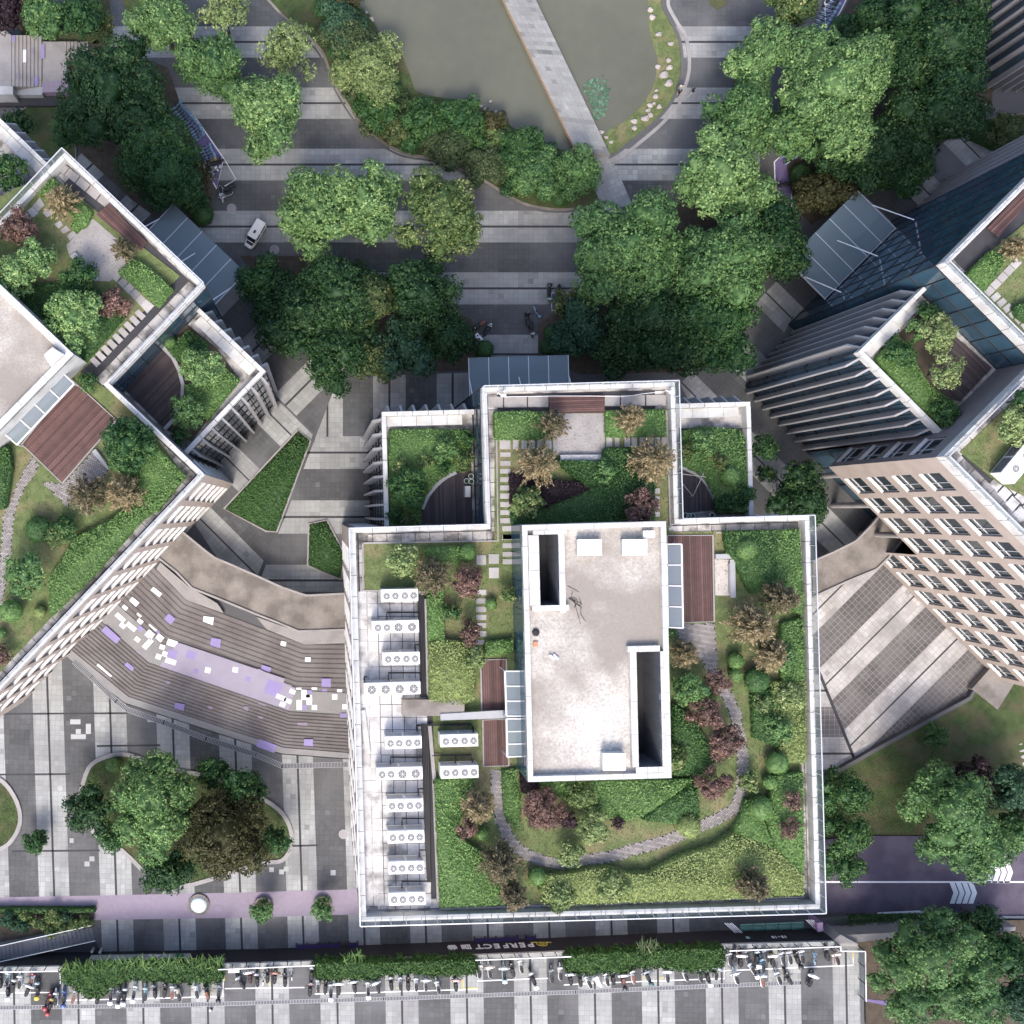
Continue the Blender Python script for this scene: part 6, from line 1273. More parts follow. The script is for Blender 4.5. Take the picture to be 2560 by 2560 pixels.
for a, b in (((1280, 1645), (1465, 1668)), ((1272, 1700), (1366, 1815)), ((1365, 1815), (1445, 1640))): (p, q) = T(1280, 640, [a, b]); MB().tube([W(*p, ZW + 1.9), W(*q, ZW + 1.9)], .035, 5).build('pole', M_CONC, tr)
for p in T(1280, 640, [(1280, 1645), (1366, 1815), (1445, 1640)]): e = W(*p, ZW + 1.9); MB().tube([(e.x, e.y, ZW), tuple(e)], .035, 5).build('pole', M_CONC, tr)
c = T(1280, 640, [(1790, 1890)])[0]; q = PW(rect(c[0] - 5, c[1] - 6, c[0] + 8, c[1] + 8), ZW + .9); MB().prism(q, ZW, ZW + .9).top('corner_box', M_BENCH, 'small grey box in the lower right corner of the right terrace', 'box')
# ================================================================ ROOFS OF THE LEFT AND RIGHT BUILDINGS
def tl(*p): return T(0, 640, p)
def tu(*p): return T(0, 0, p)
A_L = math.radians(-43.6)
lg = [(40, 470), (130, 440), (450, 690), (200, 930), (330, 1010), (462, 1190), (0, 1680), (-200, 1600), (-200, 600)]
MB().prism(PW(lg, ZG), ZF + .02, ZG).build('lawn', M_LAWN, LEFT); grass('roof_grass', [ccw(PW(lg, ZG))], ZG, dens=20, size=.15, tone=.1)
def HL(kind, pts, h, label, **k): return hedge(kind, pts, ZG, h, label, **k)
# large slabs along the outer edge, deck and patio
for a, b in (((437, 1200), (520, 1265)), ((527, 1270), (600, 1330)), ((607, 1335), (680, 1395)), ((688, 1400), (760, 1460)), ((768, 1465), (840, 1520))):
    d = np.array([-62, 78]) * .62; MB().prism(PW(tu(a, b, tuple(np.array(b) + d), tuple(np.array(a) + d)), ZF + .14), ZF, ZF + .14).build('terrace_slab', M_CONC, LEFT)
deck(LEFT, tu((820, 1535), (1110, 1830), (1060, 1895), (725, 1620)), ZF + .42, A_L, bw=.19)
MB().prism(PW(tu((700, 1650), (960, 1870), (985, 1980)) + tl((830, 190), (745, 190), (520, -10)) + tu((500, 1850)), ZG + .03), ZG - .03, ZG + .03).build('patio', M_CONC, LEFT)
bench_block('grey stone bench on the left roof beside the pale tree', tl((525, 0), (565, -30), (748, 170), (722, 192)), ZG)
SL = [tu(*p) for p in ([(245, 1555), (300, 1490), (335, 1545), (285, 1600)], [(205, 1590), (245, 1560), (290, 1610), (245, 1645)], [(320, 1605), (375, 1560), (410, 1610), (355, 1640)], [(165, 1630), (205, 1605), (235, 1650), (190, 1680)], [(410, 1690), (455, 1665), (475, 1700), (440, 1725)], [(455, 1735), (500, 1700), (530, 1735), (480, 1765)], [(505, 1780), (550, 1740), (580, 1770), (525, 1815)])]
for k in range(4):
    x, y = 925 + k * 43, 200 + k * 43; SL.append(tl((x - 38, y), (x + 8, y - 42), (x + 46, y - 6), (x + 2, y + 42)))
SL.append(tl((845, 170), (885, 125), (915, 150), (880, 195))); SL.append(tl((1058, 370), (1100, 325), (1165, 375), (1110, 432)))
for k in range(9):
    x, y = 1058 - k * 42.5, 443 + k * 44.5; SL.append(tl((x - 42, y - 14), (x - 12, y - 42), (x + 42, y + 10), (x + 10, y + 42)))
stones(LEFT, SL, ZG)
# lower deck, skylights, herringbone yard and path
deck(LEFT, tl((545, 935), (880, 1240), (470, 1715), (165, 1420)), ZG + .12, math.radians(46.4), bw=.21, rim=M_CONC)
herringbone(LEFT, ccw(PW(tl((690, 1490), (825, 1610), (735, 1720), (500, 1890), (320, 1705), (480, 1720)), ZG + .03)), ZG + .03, rot=.2); herringbone(LEFT, ccw(PW(tl((245, 1510), (295, 1590), (215, 1700), (150, 1830), (110, 1932)) + [(32, 1310), (28, 1380), (12, 1480), (0, 1520), (-20, 1500), (4, 1370), (8, 1290), (22, 1262), (50, 1195)], ZG + .02)), ZG + .02)
bench_block('pale L bench end beside the left roof herringbone yard', tl((690, 1478), (720, 1455), (815, 1590), (825, 1620)), ZG)
zt = ZF + 4.9
pl_ = [tl((0, 220))[0], tl((548, 742))[0], tl((-600, 1900))[0], (-420, 700)]
LP = thing('stair_block', 'raised pale stair block roof at the left edge of the left office building', 'roof block', (*W(30, 820, 0)[:2], ZF)); q = PW([tl((-20, 195))[0], tl((556, 742))[0], tl((-20, 1330))[0], (-160, 1230), (-160, 540)], zt); q = ccw(q)
for i in range(5): a, b = q[i], q[(i + 1) % 5]; MB().add([(*a, ZF), (*b, ZF), (*b, zt), (*a, zt)], [(0, 1, 2, 3)]).build('wall', M_WHITE, LP)
MB().sheet(q, zt - .5).build('roof_screed', M_PENT, LP)
for i in range(5):
    a, b = Vector(q[i]), Vector(q[(i + 1) % 5]); d = b - a; L = d.length; d /= L; n = max(1, round(L / 3)); nn = Vector((-d.y, d.x)) * .62
    for k in range(n): u, v = a + d * (L * k / n + .012), a + d * (L * (k + 1) / n - .012); MB().prism([tuple(u), tuple(v), tuple(v + nn), tuple(u + nn)], zt - .5, zt + .003 * i).build('coping_panel', M_WHITE, LP)
t = thing('roof_hatch', 'white corner hatch box on the left stair block roof', 'hatch', tuple(W(135, 880, zt))); q = PW(tl((395, 685), (480, 740), (385, 835), (330, 745)), zt + .5); MB().prism(q, zt - .5, zt + .5).build('box', M_WHITE, t); MB().prism([tuple(Vector(p).lerp(Vector(q[0]).lerp(Vector(q[2]), .5), .12)) for p in q], zt + .5, zt + .55).build('lid', M_WPAINT, t)
skylight('four-pane glass lean-to between the left stair block and brown deck', [tl((470, 880))[0], tl((30, 1340))[0], tl((128, 1425))[0], tl((560, 965))[0]], ZF + 2.5, 4)
def RL(kind, p, r, h, label, **k): k.setdefault('leaf', .22); k.setdefault('tuft', .48); k.setdefault('clear', .2); return tree(kind, *p, r, h, label, z0=ZG, **k)
HL('hedge', tu((285, 1465), (385, 1340), (470, 1400), (690, 1600), (650, 1690), (560, 1740), (530, 1700), (560, 1650), (440, 1480)), .7, 'bright hedge beside the deck on the left roof'); HL('hedge', tl((890, 120), (1000, 20), (1090, 60), (1300, 250), (1190, 380), (1040, 240)), .8, 'bright hedge block at the east corner of the left front roof')
conifer('tan', *tu((460, 1530))[0], 44, 3.4, 'rusty feathery tree beside the left roof deck', ZG, lean=(.2, .2)); RL('red', tu((150, 1730))[0], 48, 3.2, 'coppery red tree at the left roof corner slabs'); conifer('tand', *tu((930, 1880))[0], 34, 3.2, 'thin dark feathery tree at the left patio edge', ZG, dens=.7)
RL('camphor', (40, 690), 62, 4.6, 'pale green tree at the left edge of the left roof', tone=.12); RL('camphor', (95, 650), 52, 4.2, 'pale green tree right of the left-edge tree on the left roof', tone=.1); RL('dense', tl((600, 150))[0], 46, 3.4, 'dark green shrub tree behind the grey stone bench on the left roof'); RL('camphor', tl((560, 480))[0], 78, 5.2, 'large pale green tree beside the diagonal stepping stones', tone=.14, clear=.15); RL('red', tl((850, 350))[0], 42, 3.0, 'pinkish red tree beside the large pale tree on the left roof'); HL('hedge_d', tl((100, 250), (330, 200), (700, 230), (960, 420), (640, 790), (540, 720), (330, 520)), .8, 'dark planting under the pale trees of the left roof'); RL('dense', tl((670, 950))[0], 26, 1.8, 'small green shrub between the left terrace wall and skylight', tone=.15)
RL('dense', tl((960, 1430))[0], 70, 4.4, 'dark green tree at the corner of the left brown deck', tone=.05, clear=.12); HL('hedge', tl((850, 1290), (1010, 1270), (1395, 1660), (1180, 1932), (1000, 1932), (1060, 1700), (830, 1600)) , .9, 'bright hedge along the parapet above the left deck corner'); HL('hedge', tl((1390, 1670), (1150, 1932)) + T(0, 1280, [(1060, 70), (700, 480), (380, 790), (360, 520), (560, 200), (830, 60)]) + tl((1080, 1800)), .9, 'long bright hedge along the south-east parapet of the left roof'); conifer('tand', *tl((660, 1800))[0], 52, 4.0, 'dark tan feathery tree on the left herringbone yard', ZG, dens=1.3); conifer('tan', *tl((930, 1790))[0], 50, 4.0, 'tan feathery tree beside the left herringbone yard', ZG, dens=1.3)
def t2(*p): return T(0, 1280, p)
ball('hedge_d', *t2((290, 130))[0], 36, 2.0, 'dark round bush beside the narrow left roof path', z0=ZG, tone=.12); RL('yellow', t2((390, 190))[0], 28, 2.2, 'pale feathery shrub right of the dark round bush'); RL('dense', t2((490, 120))[0], 34, 2.0, 'dark low shrub by the long hedge of the left roof', tone=.1); RL('camphor_d', t2((190, 470))[0], 58, 4.0, 'cauliflower-shaped green tree on the left lawn', tone=.1, clear=.1); ball('hedge', *t2((85, 745))[0], 31, 2.2, 'round clipped bush below the cauliflower tree at the left edge', z0=ZG); ball('hedge', *t2((10, 915))[0], 14, 1.2, 'tiny round bush cut by the left edge', z0=ZG); ball('hedge_y', *t2((300, 755))[0], 17, 1.0, 'small yellowish bush on the left lawn', z0=ZG); RL('red', t2((10, 1080))[0], 24, 2.2, 'coppery shrub at the left edge near the roof corner', tone=-.1); HL('hedge_d', tl((-20, 1450), (60, 1440), (80, 1600), (30, 1900), (-20, 1910)), 1.0, 'clipped reddish green hedge at the left edge of the left roof', tone=.1)
# left terrace
deck(LEFT, tl((1225, 690), (1290, 760), (1340, 850), (1365, 960), (1360, 1080), (1320, 1200), (1235, 1300), (930, 1000)), ZW + .08, A_L + math.radians(90), M_DECKD, bw=.19)
mb = MB(); strip(mb, PW(tl((1225, 685), (1300, 760), (1350, 860), (1378, 970), (1372, 1080), (1330, 1210), (1240, 1305)), ZW + .5), .36, ZW, ZW + .4); mb.build('deck_kerb', M_BENCH, LEFT)
MB().prism(PW(tl((1230, 600), (1420, 520), (1640, 700), (1810, 930), (1440, 1400), (1250, 1310), (1340, 1200), (1380, 1000), (1340, 830)), ZW + .06), ZW, ZW + .06).build('lawn', M_SOIL, LEFT)
hedge('hedge', tl((1640, 850), (1700, 850), (1805, 935), (1560, 1240), (1500, 1180), (1480, 1100), (1400, 1050), (1390, 980)), ZW, .8, 'grassy green planting at the outer corner of the left-hand terrace'); hedge('hedge_d', tl((1260, 700), (1420, 560), (1560, 650), (1560, 760), (1340, 790)), ZW, .9, 'dark hedge at the inner corner of the left-hand terrace', tone=.1)
def TL(kind, p, r, h, label, **k): k.setdefault('leaf', .2); k.setdefault('tuft', .44); return tree(kind, *p, r, h, label, z0=ZW + .05, clear=.15, **k)
TL('camphor', tl((1520, 850))[0], 54, 4.6, 'bright pale tree on the left-hand terrace', tone=.12); TL('camphor_d', tl((1420, 1180))[0], 44, 3.6, 'soft green tree below the pale tree on the left-hand terrace', tone=.05); ball('hedge', *tl((1280, 650))[0], 17, 1.6, 'round bush at the top of the left-hand terrace deck', z0=ZW); TL('dense', tl((1350, 1360))[0], 26, 1.8, 'dark shrub in the lowest corner of the left-hand terrace'); TL('dense', tl((1460, 690))[0], 26, 1.8, 'dark leafy shrub behind the pale tree on the left-hand terrace')
fr = MB()
for k in (0, 1): 
    a = loc(LEFT, PW_ - 13.7, 1.6 + k * 1.0, ZW); 
# second left wing corner seen at the upper left edge is part of the plan; a dark tree grows below it
tree('dense', 18, 425, 52, 4.5, 'green tree on the upper left terrace wing beside the roof corner', z0=ZW, leaf=.22, tuft=.5, clear=.15, tone=.1); tree('magnolia', 40, 310, 40, 5, 'dark shrub in the bed under the upper left fins', z0=0)
# ---------------------------------------------------------------- right building roof
def rl_(*p): return T(1920, 640, p)
rg_ = [(2400, 690), (2560, 560), (2760, 560), (2760, 1340), (2500, 1210), (2400, 1130), (2640, 900)]
MB().prism(PW(rg_, ZG), ZF + .02, ZG).build('lawn', M_LAWN, RIGHT); grass('roof_grass', [ccw(PW(rg_, ZG))], ZG, dens=30, size=.15, tone=.1)
deck(RIGHT, T(1920, 0, [(1655, 1720), (1932, 1430), (1990, 1490), (1740, 1790)]), ZF + .42, math.radians(45), bw=.19)
hedge('hedge', rl_((1500, 155), (1690, -40), (1830, 0), (1740, 120), (1640, 265)), ZG, .8, 'bright hedge beside the deck on the right-hand roof'); conifer('tan', *T(1920, 0, [(1870, 1870)])[0], 34, 3.2, 'golden feathery tree cut by the right edge on the right-hand roof', ZG)
SR = []
for k in range(5): x, y = 1668 + k * 50, 268 - k * 52; SR.append(rl_((x - 40, y), (x + 5, y - 46), (x + 48, y - 8), (x + 2, y + 40)))
for k in range(6): x, y = 1718 + k * 45, 308 + k * 42; SR.append(rl_((x - 38, y + 2), (x + 12, y - 38), (x + 42, y - 5), (x - 8, y + 40)))
stones(RIGHT, SR, ZG); hedge('hedge_d', rl_((1870, 380), (1990, 330), (1990, 500), (1900, 450)), ZG, .8, 'dark planting at the right edge beside the stepping stones', tone=.1)
tree('camphor_y', *rl_((1890, 1280))[0], 54, 3.6, 'pale green tree cut by the right edge on the right-hand roof', z0=ZG, leaf=.22, tuft=.46, clear=.15, tone=.1); tree('dense', *rl_((1900, 1090))[0], 30, 2.4, 'dark shrub above the pale tree at the right edge', z0=ZG, leaf=.22, tuft=.4)
def solar(label, pts, z0):
    t = thing('fan_unit', label, 'condenser', tuple(W(*pts[0], z0))); 
    poly = PW(pts, z0 + 1.6); MB().prism(poly, z0 + .12, z0 + 1.6).build('casing', M_UNIT, t); a, b, c_, d = [Vector(p) for p in poly]
    for f in (.3, .7):
        m = a.lerp(b, .5).lerp(d.lerp(c_, .5), f); 
        for me, dz in zip(fan_mesh(.36), (0, .0, .03, 0, 0)): pass
        o = link('fan', fan_mesh(.36)[0], t, tuple(MW[t.name].inverted() @ Vector((m.x, m.y, z0 + 1.6)))); link('fan_well', fan_mesh(.36)[4], o); link('blades', fan_mesh(.36)[2], o); link('grille', fan_mesh(.36)[1], o); link('hub', fan_mesh(.36)[3], o)
    e = (d - a); L = e.length; e /= L; nn = Vector((-e.y, e.x))
    for k in range(2):
        gr = MB(); p, q = a + e * (L * (k + .06) / 2), a + e * (L * (k + .94) / 2)
        for zz in np.linspace(.35, 1.4, 7): gr.beam((*(p + nn * .03), z0 + zz), (*(q + nn * .03), z0 + zz), .03, .05)
        for u in np.linspace(0, 1, 9): w = p.lerp(q, u) + nn * .03; gr.beam((*w, z0 + .3), (*w, z0 + 1.45), .03, .03)
        gr.build('coil_grille', M_CHAR, t)
solar('white fan unit with dark coil grilles at the right edge of the right-hand roof', rl_((1760, 1635), (1860, 1720), (2060, 1480), (1960, 1390)), ZF + .2)
for k in range(12):
    x, y = 1720 + (k % 3) * 75 + (k // 3) * 60, 1720 + (k // 3) * 75 - (k % 3) * 55; MB().prism(PW(rl_((x - 50, y), (x + 5, y - 60), (x + 62, y - 4), (x + 8, y + 58)), ZF + .07), ZF, ZF + .07).build('roof_slab', M_ROOFS, RIGHT)
# right terrace
deck(RIGHT, rl_((1400, 590), (1690, 845), (1455, 1095), (1350, 1080), (1290, 830)), ZW + .08, math.radians(-45), M_DECKD, bw=.19); MB().prism(PW(rl_((1190, 380), (1330, 420), (1420, 600), (1300, 850), (1360, 1090), (1440, 1130), (1330, 1290), (820, 770)), ZW + .06), ZW, ZW + .06).build('lawn', M_SOIL, RIGHT)
hedge('hedge', rl_((835, 770), (980, 590), (1060, 680), (1150, 860), (1250, 1000), (1430, 1110), (1440, 1160), (1320, 1280), (1100, 1080)), ZW, .9, 'leafy green hedge along the fins of the right-hand terrace')
def TR(kind, p, r, h, label, **k): k.setdefault('leaf', .2); k.setdefault('tuft', .44); return tree(kind, *p, r, h, label, z0=ZW + .05, clear=.2, **k)
TR('camphor_y', rl_((1280, 600))[0], 56, 4.4, 'pale feathery tree beside the right-hand terrace deck', tone=.12, dens=.8); TR('camphor_y', rl_((1330, 880))[0], 48, 4.0, 'pale yellowish tree with bare twigs on the right-hand terrace', tone=.1, dens=.6); TR('hedge', rl_((1010, 740))[0], 40, 3.0, 'dense green shrub above the three pots on the right-hand terrace') if 0 else None; TR('dense', rl_((1220, 440))[0], 34, 2.6, 'green shrub in the top corner of the right-hand terrace', tone=.15); TR('dense', rl_((1000, 740))[0], 44, 2.8, 'dense green shrub near the pots on the right-hand terrace', tone=.15); TR('dense', rl_((1340, 1180))[0], 36, 2.4, 'dark green shrub in the bottom corner of the right-hand terrace', tone=.1); TR('camphor_d', rl_((1130, 560))[0], 28, 2.4, 'soft green shrub left of the pale feathery tree')
for p, l in (((960, 560), 'upper of three white-rimmed pots by the right-hand terrace parapet'), ((935, 590), 'middle of three white-rimmed pots by the right-hand terrace parapet'), ((872, 660), 'lowest of three white-rimmed pots by the right-hand terrace parapet')): pot(*rl_(p)[0], l)
# ================================================================ TREES AND SHRUBS ON THE GROUND (overview coordinates)
def t_(kind, x, y, r, h, label, **k): return tree(kind, x * OV, y * OV, r * OV * 1.10, h, label, **k)
def b_(kind, x, y, r, h, label, **k): return ball(kind, x * OV, y * OV, r * OV, h, label, **k)
# upper left
t_('purple', 22, 22, 42, 7, 'dark maroon tree cut by the upper left corner of the view')
t_('camphor_d', 82, 30, 46, 8, 'mid green rounded tree right of the maroon corner tree'); t_('dense', 150, 28, 44, 7.5, 'dark green bushy tree above the grey steps, upper left'); t_('olive', 188, 45, 26, 5.5, 'small olive yellowish tree beside the grass strip at upper left', leaf=.3)
t_('magnolia', 208, 178, 100, 13, 'large dark glossy tree above the purple bicycle bay', tuft=.85, lobes_px=[(i[0] * OV, i[1] * OV, i[2] * OV, i[3]) for i in ((205, 170, 48, 9.5), (165, 130, 40, 8.5), (225, 115, 42, 8.5), (270, 160, 40, 8.5), (295, 205, 30, 7.5), (250, 225, 45, 8.8), (190, 235, 42, 8), (150, 190, 40, 8), (255, 95, 24, 7))])
t_('dense', 150, 235, 62, 8.5, 'soft mid-green tree under the left edge of the large dark glossy tree', leaf=.26, tuft=.6); 
t_('dense', 300, 300, 92, 11, 'wide fine-leaved dark green tree right of the left office parapet', leaf=.26, tuft=.65, lobes_px=[(i[0] * OV, i[1] * OV, i[2] * OV, i[3]) for i in ((275, 270, 50, 8.5), (320, 265, 42, 8), (260, 320, 42, 7.5), (310, 325, 50, 8.5), (345, 350, 38, 7), (350, 290, 30, 6.5), (300, 365, 34, 6.5))])
t_('brown', 375, 325, 28, 4, 'thin brownish shrub mass between the dark tree and purple bay', leaf=.25, dens=.6); b_('hedge_d', 383, 405, 22, 2.6, 'dark round clipped bush beside the left glass canopy')
t_('dense', 365, 378, 26, 4, 'dark shrub just above the clipped bush by the left canopy')
t_('camphor', 312, 42, 70, 10, 'pale green cauliflower tree at the top, left of the yellowish tree'); t_('camphor_y', 425, 25, 44, 8, 'yellowish green airy tree touching the top edge', leaf=.28, dens=.8)
t_('camphor_d', 404, 128, 66, 9.5, 'mid green tree directly under the yellowish airy tree'); t_('camphor_y', 545, 88, 60, 8, 'sparse light green tree next to the pond kerb', leaf=.26, dens=.55)
t_('camphor', 500, 215, 78, 11, 'light green rounded tree standing alone on the striped plaza', tone=.06)
t_('camphor', 596, 398, 88, 10.5, 'light green tree left of a joined pair near the white cart', tone=.02); t_('camphor', 688, 385, 68, 10, 'light green tree in the middle of the row below the pond bed'); t_('yellow', 832, 400, 84, 10, 'green tree dotted with yellow blossom tips right of the pair', tuft=.7)
# big dark group above the central building
for a in (('dense', 495, 535, 52, 7.5, 'dark green shrub tree at the left tip of the big dark tree group'), ('magnolia', 565, 595, 88, 10, 'dark tree forming the left lobe of the big dark group'), ('magnolia', 645, 560, 82, 11, 'dark tree at upper middle of the big dark group'), ('olive', 700, 560, 56, 11, 'lighter green tree crown in the centre top of the big dark group'), ('magnolia', 790, 560, 80, 10.5, 'dark tree at upper right of the big dark group'), ('magnolia', 640, 660, 78, 9, 'dark tree along the lower left rim of the big dark group'), ('teal', 765, 655, 58, 9, 'bluish green tree at the lower middle of the big dark group'), ('magnolia', 845, 640, 62, 8.5, 'dark tree at the lower right rim of the big dark group'), ('olive', 712, 680, 46, 8.5, 'yellowish tinted tree hanging lowest from the big dark group')):
    t_(*a, tuft=.7, leaf=.32, tone=-.12 if a[0] == 'olive' else 0)
b_('hedge_d', 914, 660, 19, 2.6, 'dark round clipped bush below the parked white-seated motorcycle')
# right-hand group above the central building
for a in (('camphor', 1355, 335, 84, 10.5, 'bright green cauliflower tree right of the footbridge end'), ('camphor', 1425, 370, 52, 9, 'light green tree lobe left of the narrow purple bay'), ('camphor_d', 1172, 478, 104, 12, 'large mid-green tree with yellowish tips below the footbridge'), ('camphor_d', 1355, 500, 100, 12, 'large mid-green tree in the middle of the right-hand group'), ('magnolia', 1462, 460, 72, 10, 'dark glossy tree at the right end of the group beside the canopy'), ('magnolia', 1225, 600, 80, 9.5, 'dark glossy tree at the lower centre of the right-hand group'), ('dense', 1345, 610, 88, 9.5, 'dark green tree with light tips at the lower right of the group'), ('teal', 1095, 620, 62, 7, 'bluish green shrub tree left of the dark glossy trees'), ('magnolia', 1180, 660, 60, 7, 'dark tree closest to the central glass canopy'), ('olive', 1075, 580, 34, 5, 'small olive tree overhanging the purple patch by the scooters'), ('magnolia', 1290, 665, 58, 7.5, 'dark tree just above the central building parapet')):
    t_(*a, tuft=.72, leaf=.32)
b_('hedge_d', 1032, 655, 15, 1.8, 'lower of two small dark bushes beside the central glass canopy'); b_('hedge_d', 1042, 628, 17, 2, 'upper of two small dark bushes beside the central glass canopy')
# upper right
for a in (('camphor_d', 1400, 215, 72, 9.5, 'mid green tree at the left of the upper right group'), ('camphor', 1432, 105, 62, 9.5, 'light green tree at the upper left of the big pale crown'), ('camphor', 1575, 165, 118, 14, 'biggest pale green crown in the upper right group'), ('camphor_d', 1485, 250, 62, 9, 'green tree below the biggest pale crown'), ('magnolia', 1765, 85, 112, 12, 'dark glossy tree in front of the finned corner building'), ('magnolia', 1765, 215, 90, 11, 'dark glossy tree with yellowish tips above the right glass hall'), ('magnolia', 1650, 40, 62, 7.5, 'very dark tree between the pale crown and finned building'), ('magnolia', 1655, 290, 78, 8, 'very dark tree under the lower right of the pale crown'), ('brown', 1550, 365, 52, 6, 'dull olive shrub tree above the right glass canopy'), ('yellow', 1500, 8, 46, 7, 'yellowish tree cut by the top edge beside the slanted bicycle bay'), ('dense', 1700, 330, 52, 6, 'dark shrub tree at the lower edge of the upper right group'), ('magnolia', 1580, 300, 50, 6.5, 'dark low tree right of the narrow purple bay')):
    t_(*a, tuft=.8 if a[3] > 70 else .65)
b_('hedge_d', 1512, 330, 22, 2.2, 'small dark bush right of the narrow purple bay'); b_('hedge_d', 1590, 50, 24, 2.4, 'dark bush right of the slanted bicycle bay, upper one'); b_('hedge_d', 1575, 75, 22, 2.2, 'dark bush right of the slanted bicycle bay, lower one')
hedge('hedge_d', T(1920, 0, [(1585, 905), (1740, 905), (1810, 1090), (1770, 1105), (1590, 1020)]), 0, 1.6, 'clipped dark hedge in the kerbed bed below the finned building', leaf=.22, dens=60); t_('olive', 1900, 250, 40, 5, 'scrubby olive shrub in the kerbed bed at the right edge', leaf=.28, tone=-.2)
t_('magnolia', 1512, 942, 62, 8, 'dark tree standing between the central and right-hand buildings'); t_('dense', 1438, 845, 26, 6, 'small dark tree beside the fins of the right terrace', z0=0); t_('magnolia', 1445, 895, 16, 4, 'tiny dark shrub under the fins of the right terrace')
# lower right
t_('dense', 1590, 1495, 42, 8, 'upper bright green tree against the right parapet', leaf=.26, tuft=.6, tone=.1); t_('dense', 1598, 1575, 46, 8.5, 'middle bright green tree against the right parapet', leaf=.26, tuft=.6, tone=.1); t_('dense', 1585, 1630, 36, 7, 'lowest bright green tree against the right parapet by the road', leaf=.26, tuft=.6, tone=.05)
t_('camphor_d', 1795, 1530, 108, 12, 'big green tree leaning over the purple road chevrons', z0=.3, lobes_px=[(i[0] * OV, i[1] * OV, i[2] * OV, i[3]) for i in ((1800, 1520, 46, 9.5), (1740, 1500, 30, 7), (1765, 1470, 34, 7.5), (1720, 1525, 26, 6), (1785, 1575, 36, 8), (1835, 1560, 40, 8.5), (1870, 1600, 36, 8), (1810, 1610, 32, 7.5), (1845, 1640, 24, 7), (1755, 1600, 26, 7), (1830, 1490, 34, 8))])
t_('purple', 1832, 1470, 44, 6.5, 'dark purple-leaved tree above the big road-side tree', z0=.3); t_('teal', 1905, 1490, 48, 8, 'dark green tree at the right edge beside the purple-leaved tree', z0=.3); t_('camphor_d', 1908, 1570, 46, 8.5, 'green tree at the right edge overhanging the upper chevrons', z0=.3); t_('dense', 1768, 1390, 22, 3.4, 'small lone bright shrub on the lawn right of the paved slope', z0=.3, leaf=.22, tuft=.45)
t_('brown', 1925, 1530, 20, 4, 'small brownish shrub at the right edge above the road', z0=.3)
t_('camphor_d', 1765, 1830, 118, 14, 'largest green tree in the lower right corner beside the street', z0=1.5, tone=-.04, lobes_px=[(i[0] * OV, i[1] * OV, i[2] * OV, i[3]) for i in ((1760, 1810, 48, 10.5), (1700, 1830, 36, 8.5), (1715, 1770, 34, 8), (1770, 1745, 34, 8), (1815, 1780, 38, 9), (1840, 1840, 40, 9.5), (1790, 1880, 40, 9.5), (1735, 1890, 36, 9), (1700, 1900, 30, 8), (1850, 1900, 40, 9), (1670, 1795, 22, 6.5), (1660, 1850, 20, 6))])
t_('dense', 1890, 1800, 52, 8, 'dark tree at the right edge under the reed hedge', z0=1.5); t_('teal', 1910, 1880, 48, 8, 'bluish green tree in the bottom right corner', z0=1.5); t_('magnolia', 1850, 1735, 34, 5, 'dark bush just under the reed hedge', z0=1.5)
# lower left island
t_('camphor_d', 285, 1505, 92, 10, 'tall bright green crown on the oval island bed', z0=ZS, leaf=.30, tone=.12, lobes_px=[(i[0] * OV, i[1] * OV, i[2] * OV, i[3]) for i in ((285, 1500, 48, 8.5), (240, 1500, 30, 7), (300, 1450, 34, 7.5), (335, 1490, 34, 7), (300, 1555, 42, 8), (250, 1560, 32, 7), (345, 1545, 26, 6.5), (290, 1600, 30, 6.5), (255, 1455, 26, 6))])
t_('magnolia', 172, 1530, 48, 7, 'dark glossy tree at the left end of the oval island bed', z0=ZS); t_('brown', 425, 1570, 92, 9.5, 'brownish olive tree filling the right half of the oval island', z0=ZS, leaf=.28, tuft=.7); t_('dense', 460, 1490, 42, 6.5, 'dark green shrub behind the brownish olive tree', z0=ZS); t_('dense', 520, 1585, 26, 5, 'small green shrub at the right tip of the oval island', z0=ZS); t_('magnolia', 320, 1645, 46, 6.5, 'dark tree hanging lowest toward the lilac path', z0=ZS); t_('dense', 400, 1455, 30, 5, 'dark shrub at the top rim of the oval island', z0=ZS); t_('dense', 210, 1580, 28, 5, 'dark shrub between the glossy tree and the bright crown', z0=ZS)
b_('hedge', 214, 1443, 15, 1.8, 'small clipped ball shrub at the top left of the oval island', z0=ZS)
t_('dense', 68, 1590, 26, 3.2, 'leaning lone shrub planted beside the left edge lawn', z0=ZS, leaf=.22, tuft=.42)
for x, y, lab in ((497, 1714, 'left of two small trees in round planters on the lilac path'), (608, 1712, 'right of two small trees in round planters on the lilac path')):
    t_('camphor_d', x, y + 3, 22, 3.6, lab, z0=ZS + .3, leaf=.2, tuft=.4, clear=.4)
    c = W(x * OV, (y - 2) * OV - 5, ZS); p = thing('round_planter', lab.replace('small trees in round planters', 'round grey planter rings'), 'planter', tuple(c)); MB().lathe([(1.05, 0), (1.15, .42), (1.0, .44), (.96, .25)], (0, 0, 0), 24).build('rim', M_CONCD, p, world=False); MB().lathe([(.96, .2), (.96, .28)], (0, 0, 0), 20).build('soil', M_SOIL, p, world=False)
c = W(982, 2252, ZS); p = thing('round_planter', 'round grey planter ring half hidden by the central building parapet', 'planter', tuple(c)); MB().lathe([(1.05, 0), (1.15, .42), (1.0, .44), (.96, .25)], (0, 0, 0), 24).build('rim', M_CONCD, p, world=False)
c = W(375.5 * OV, 1706 * OV, ZS); p = thing('round_skylight', 'round white skylight disc with dark stone ring on the lilac path', 'skylight', tuple(c))
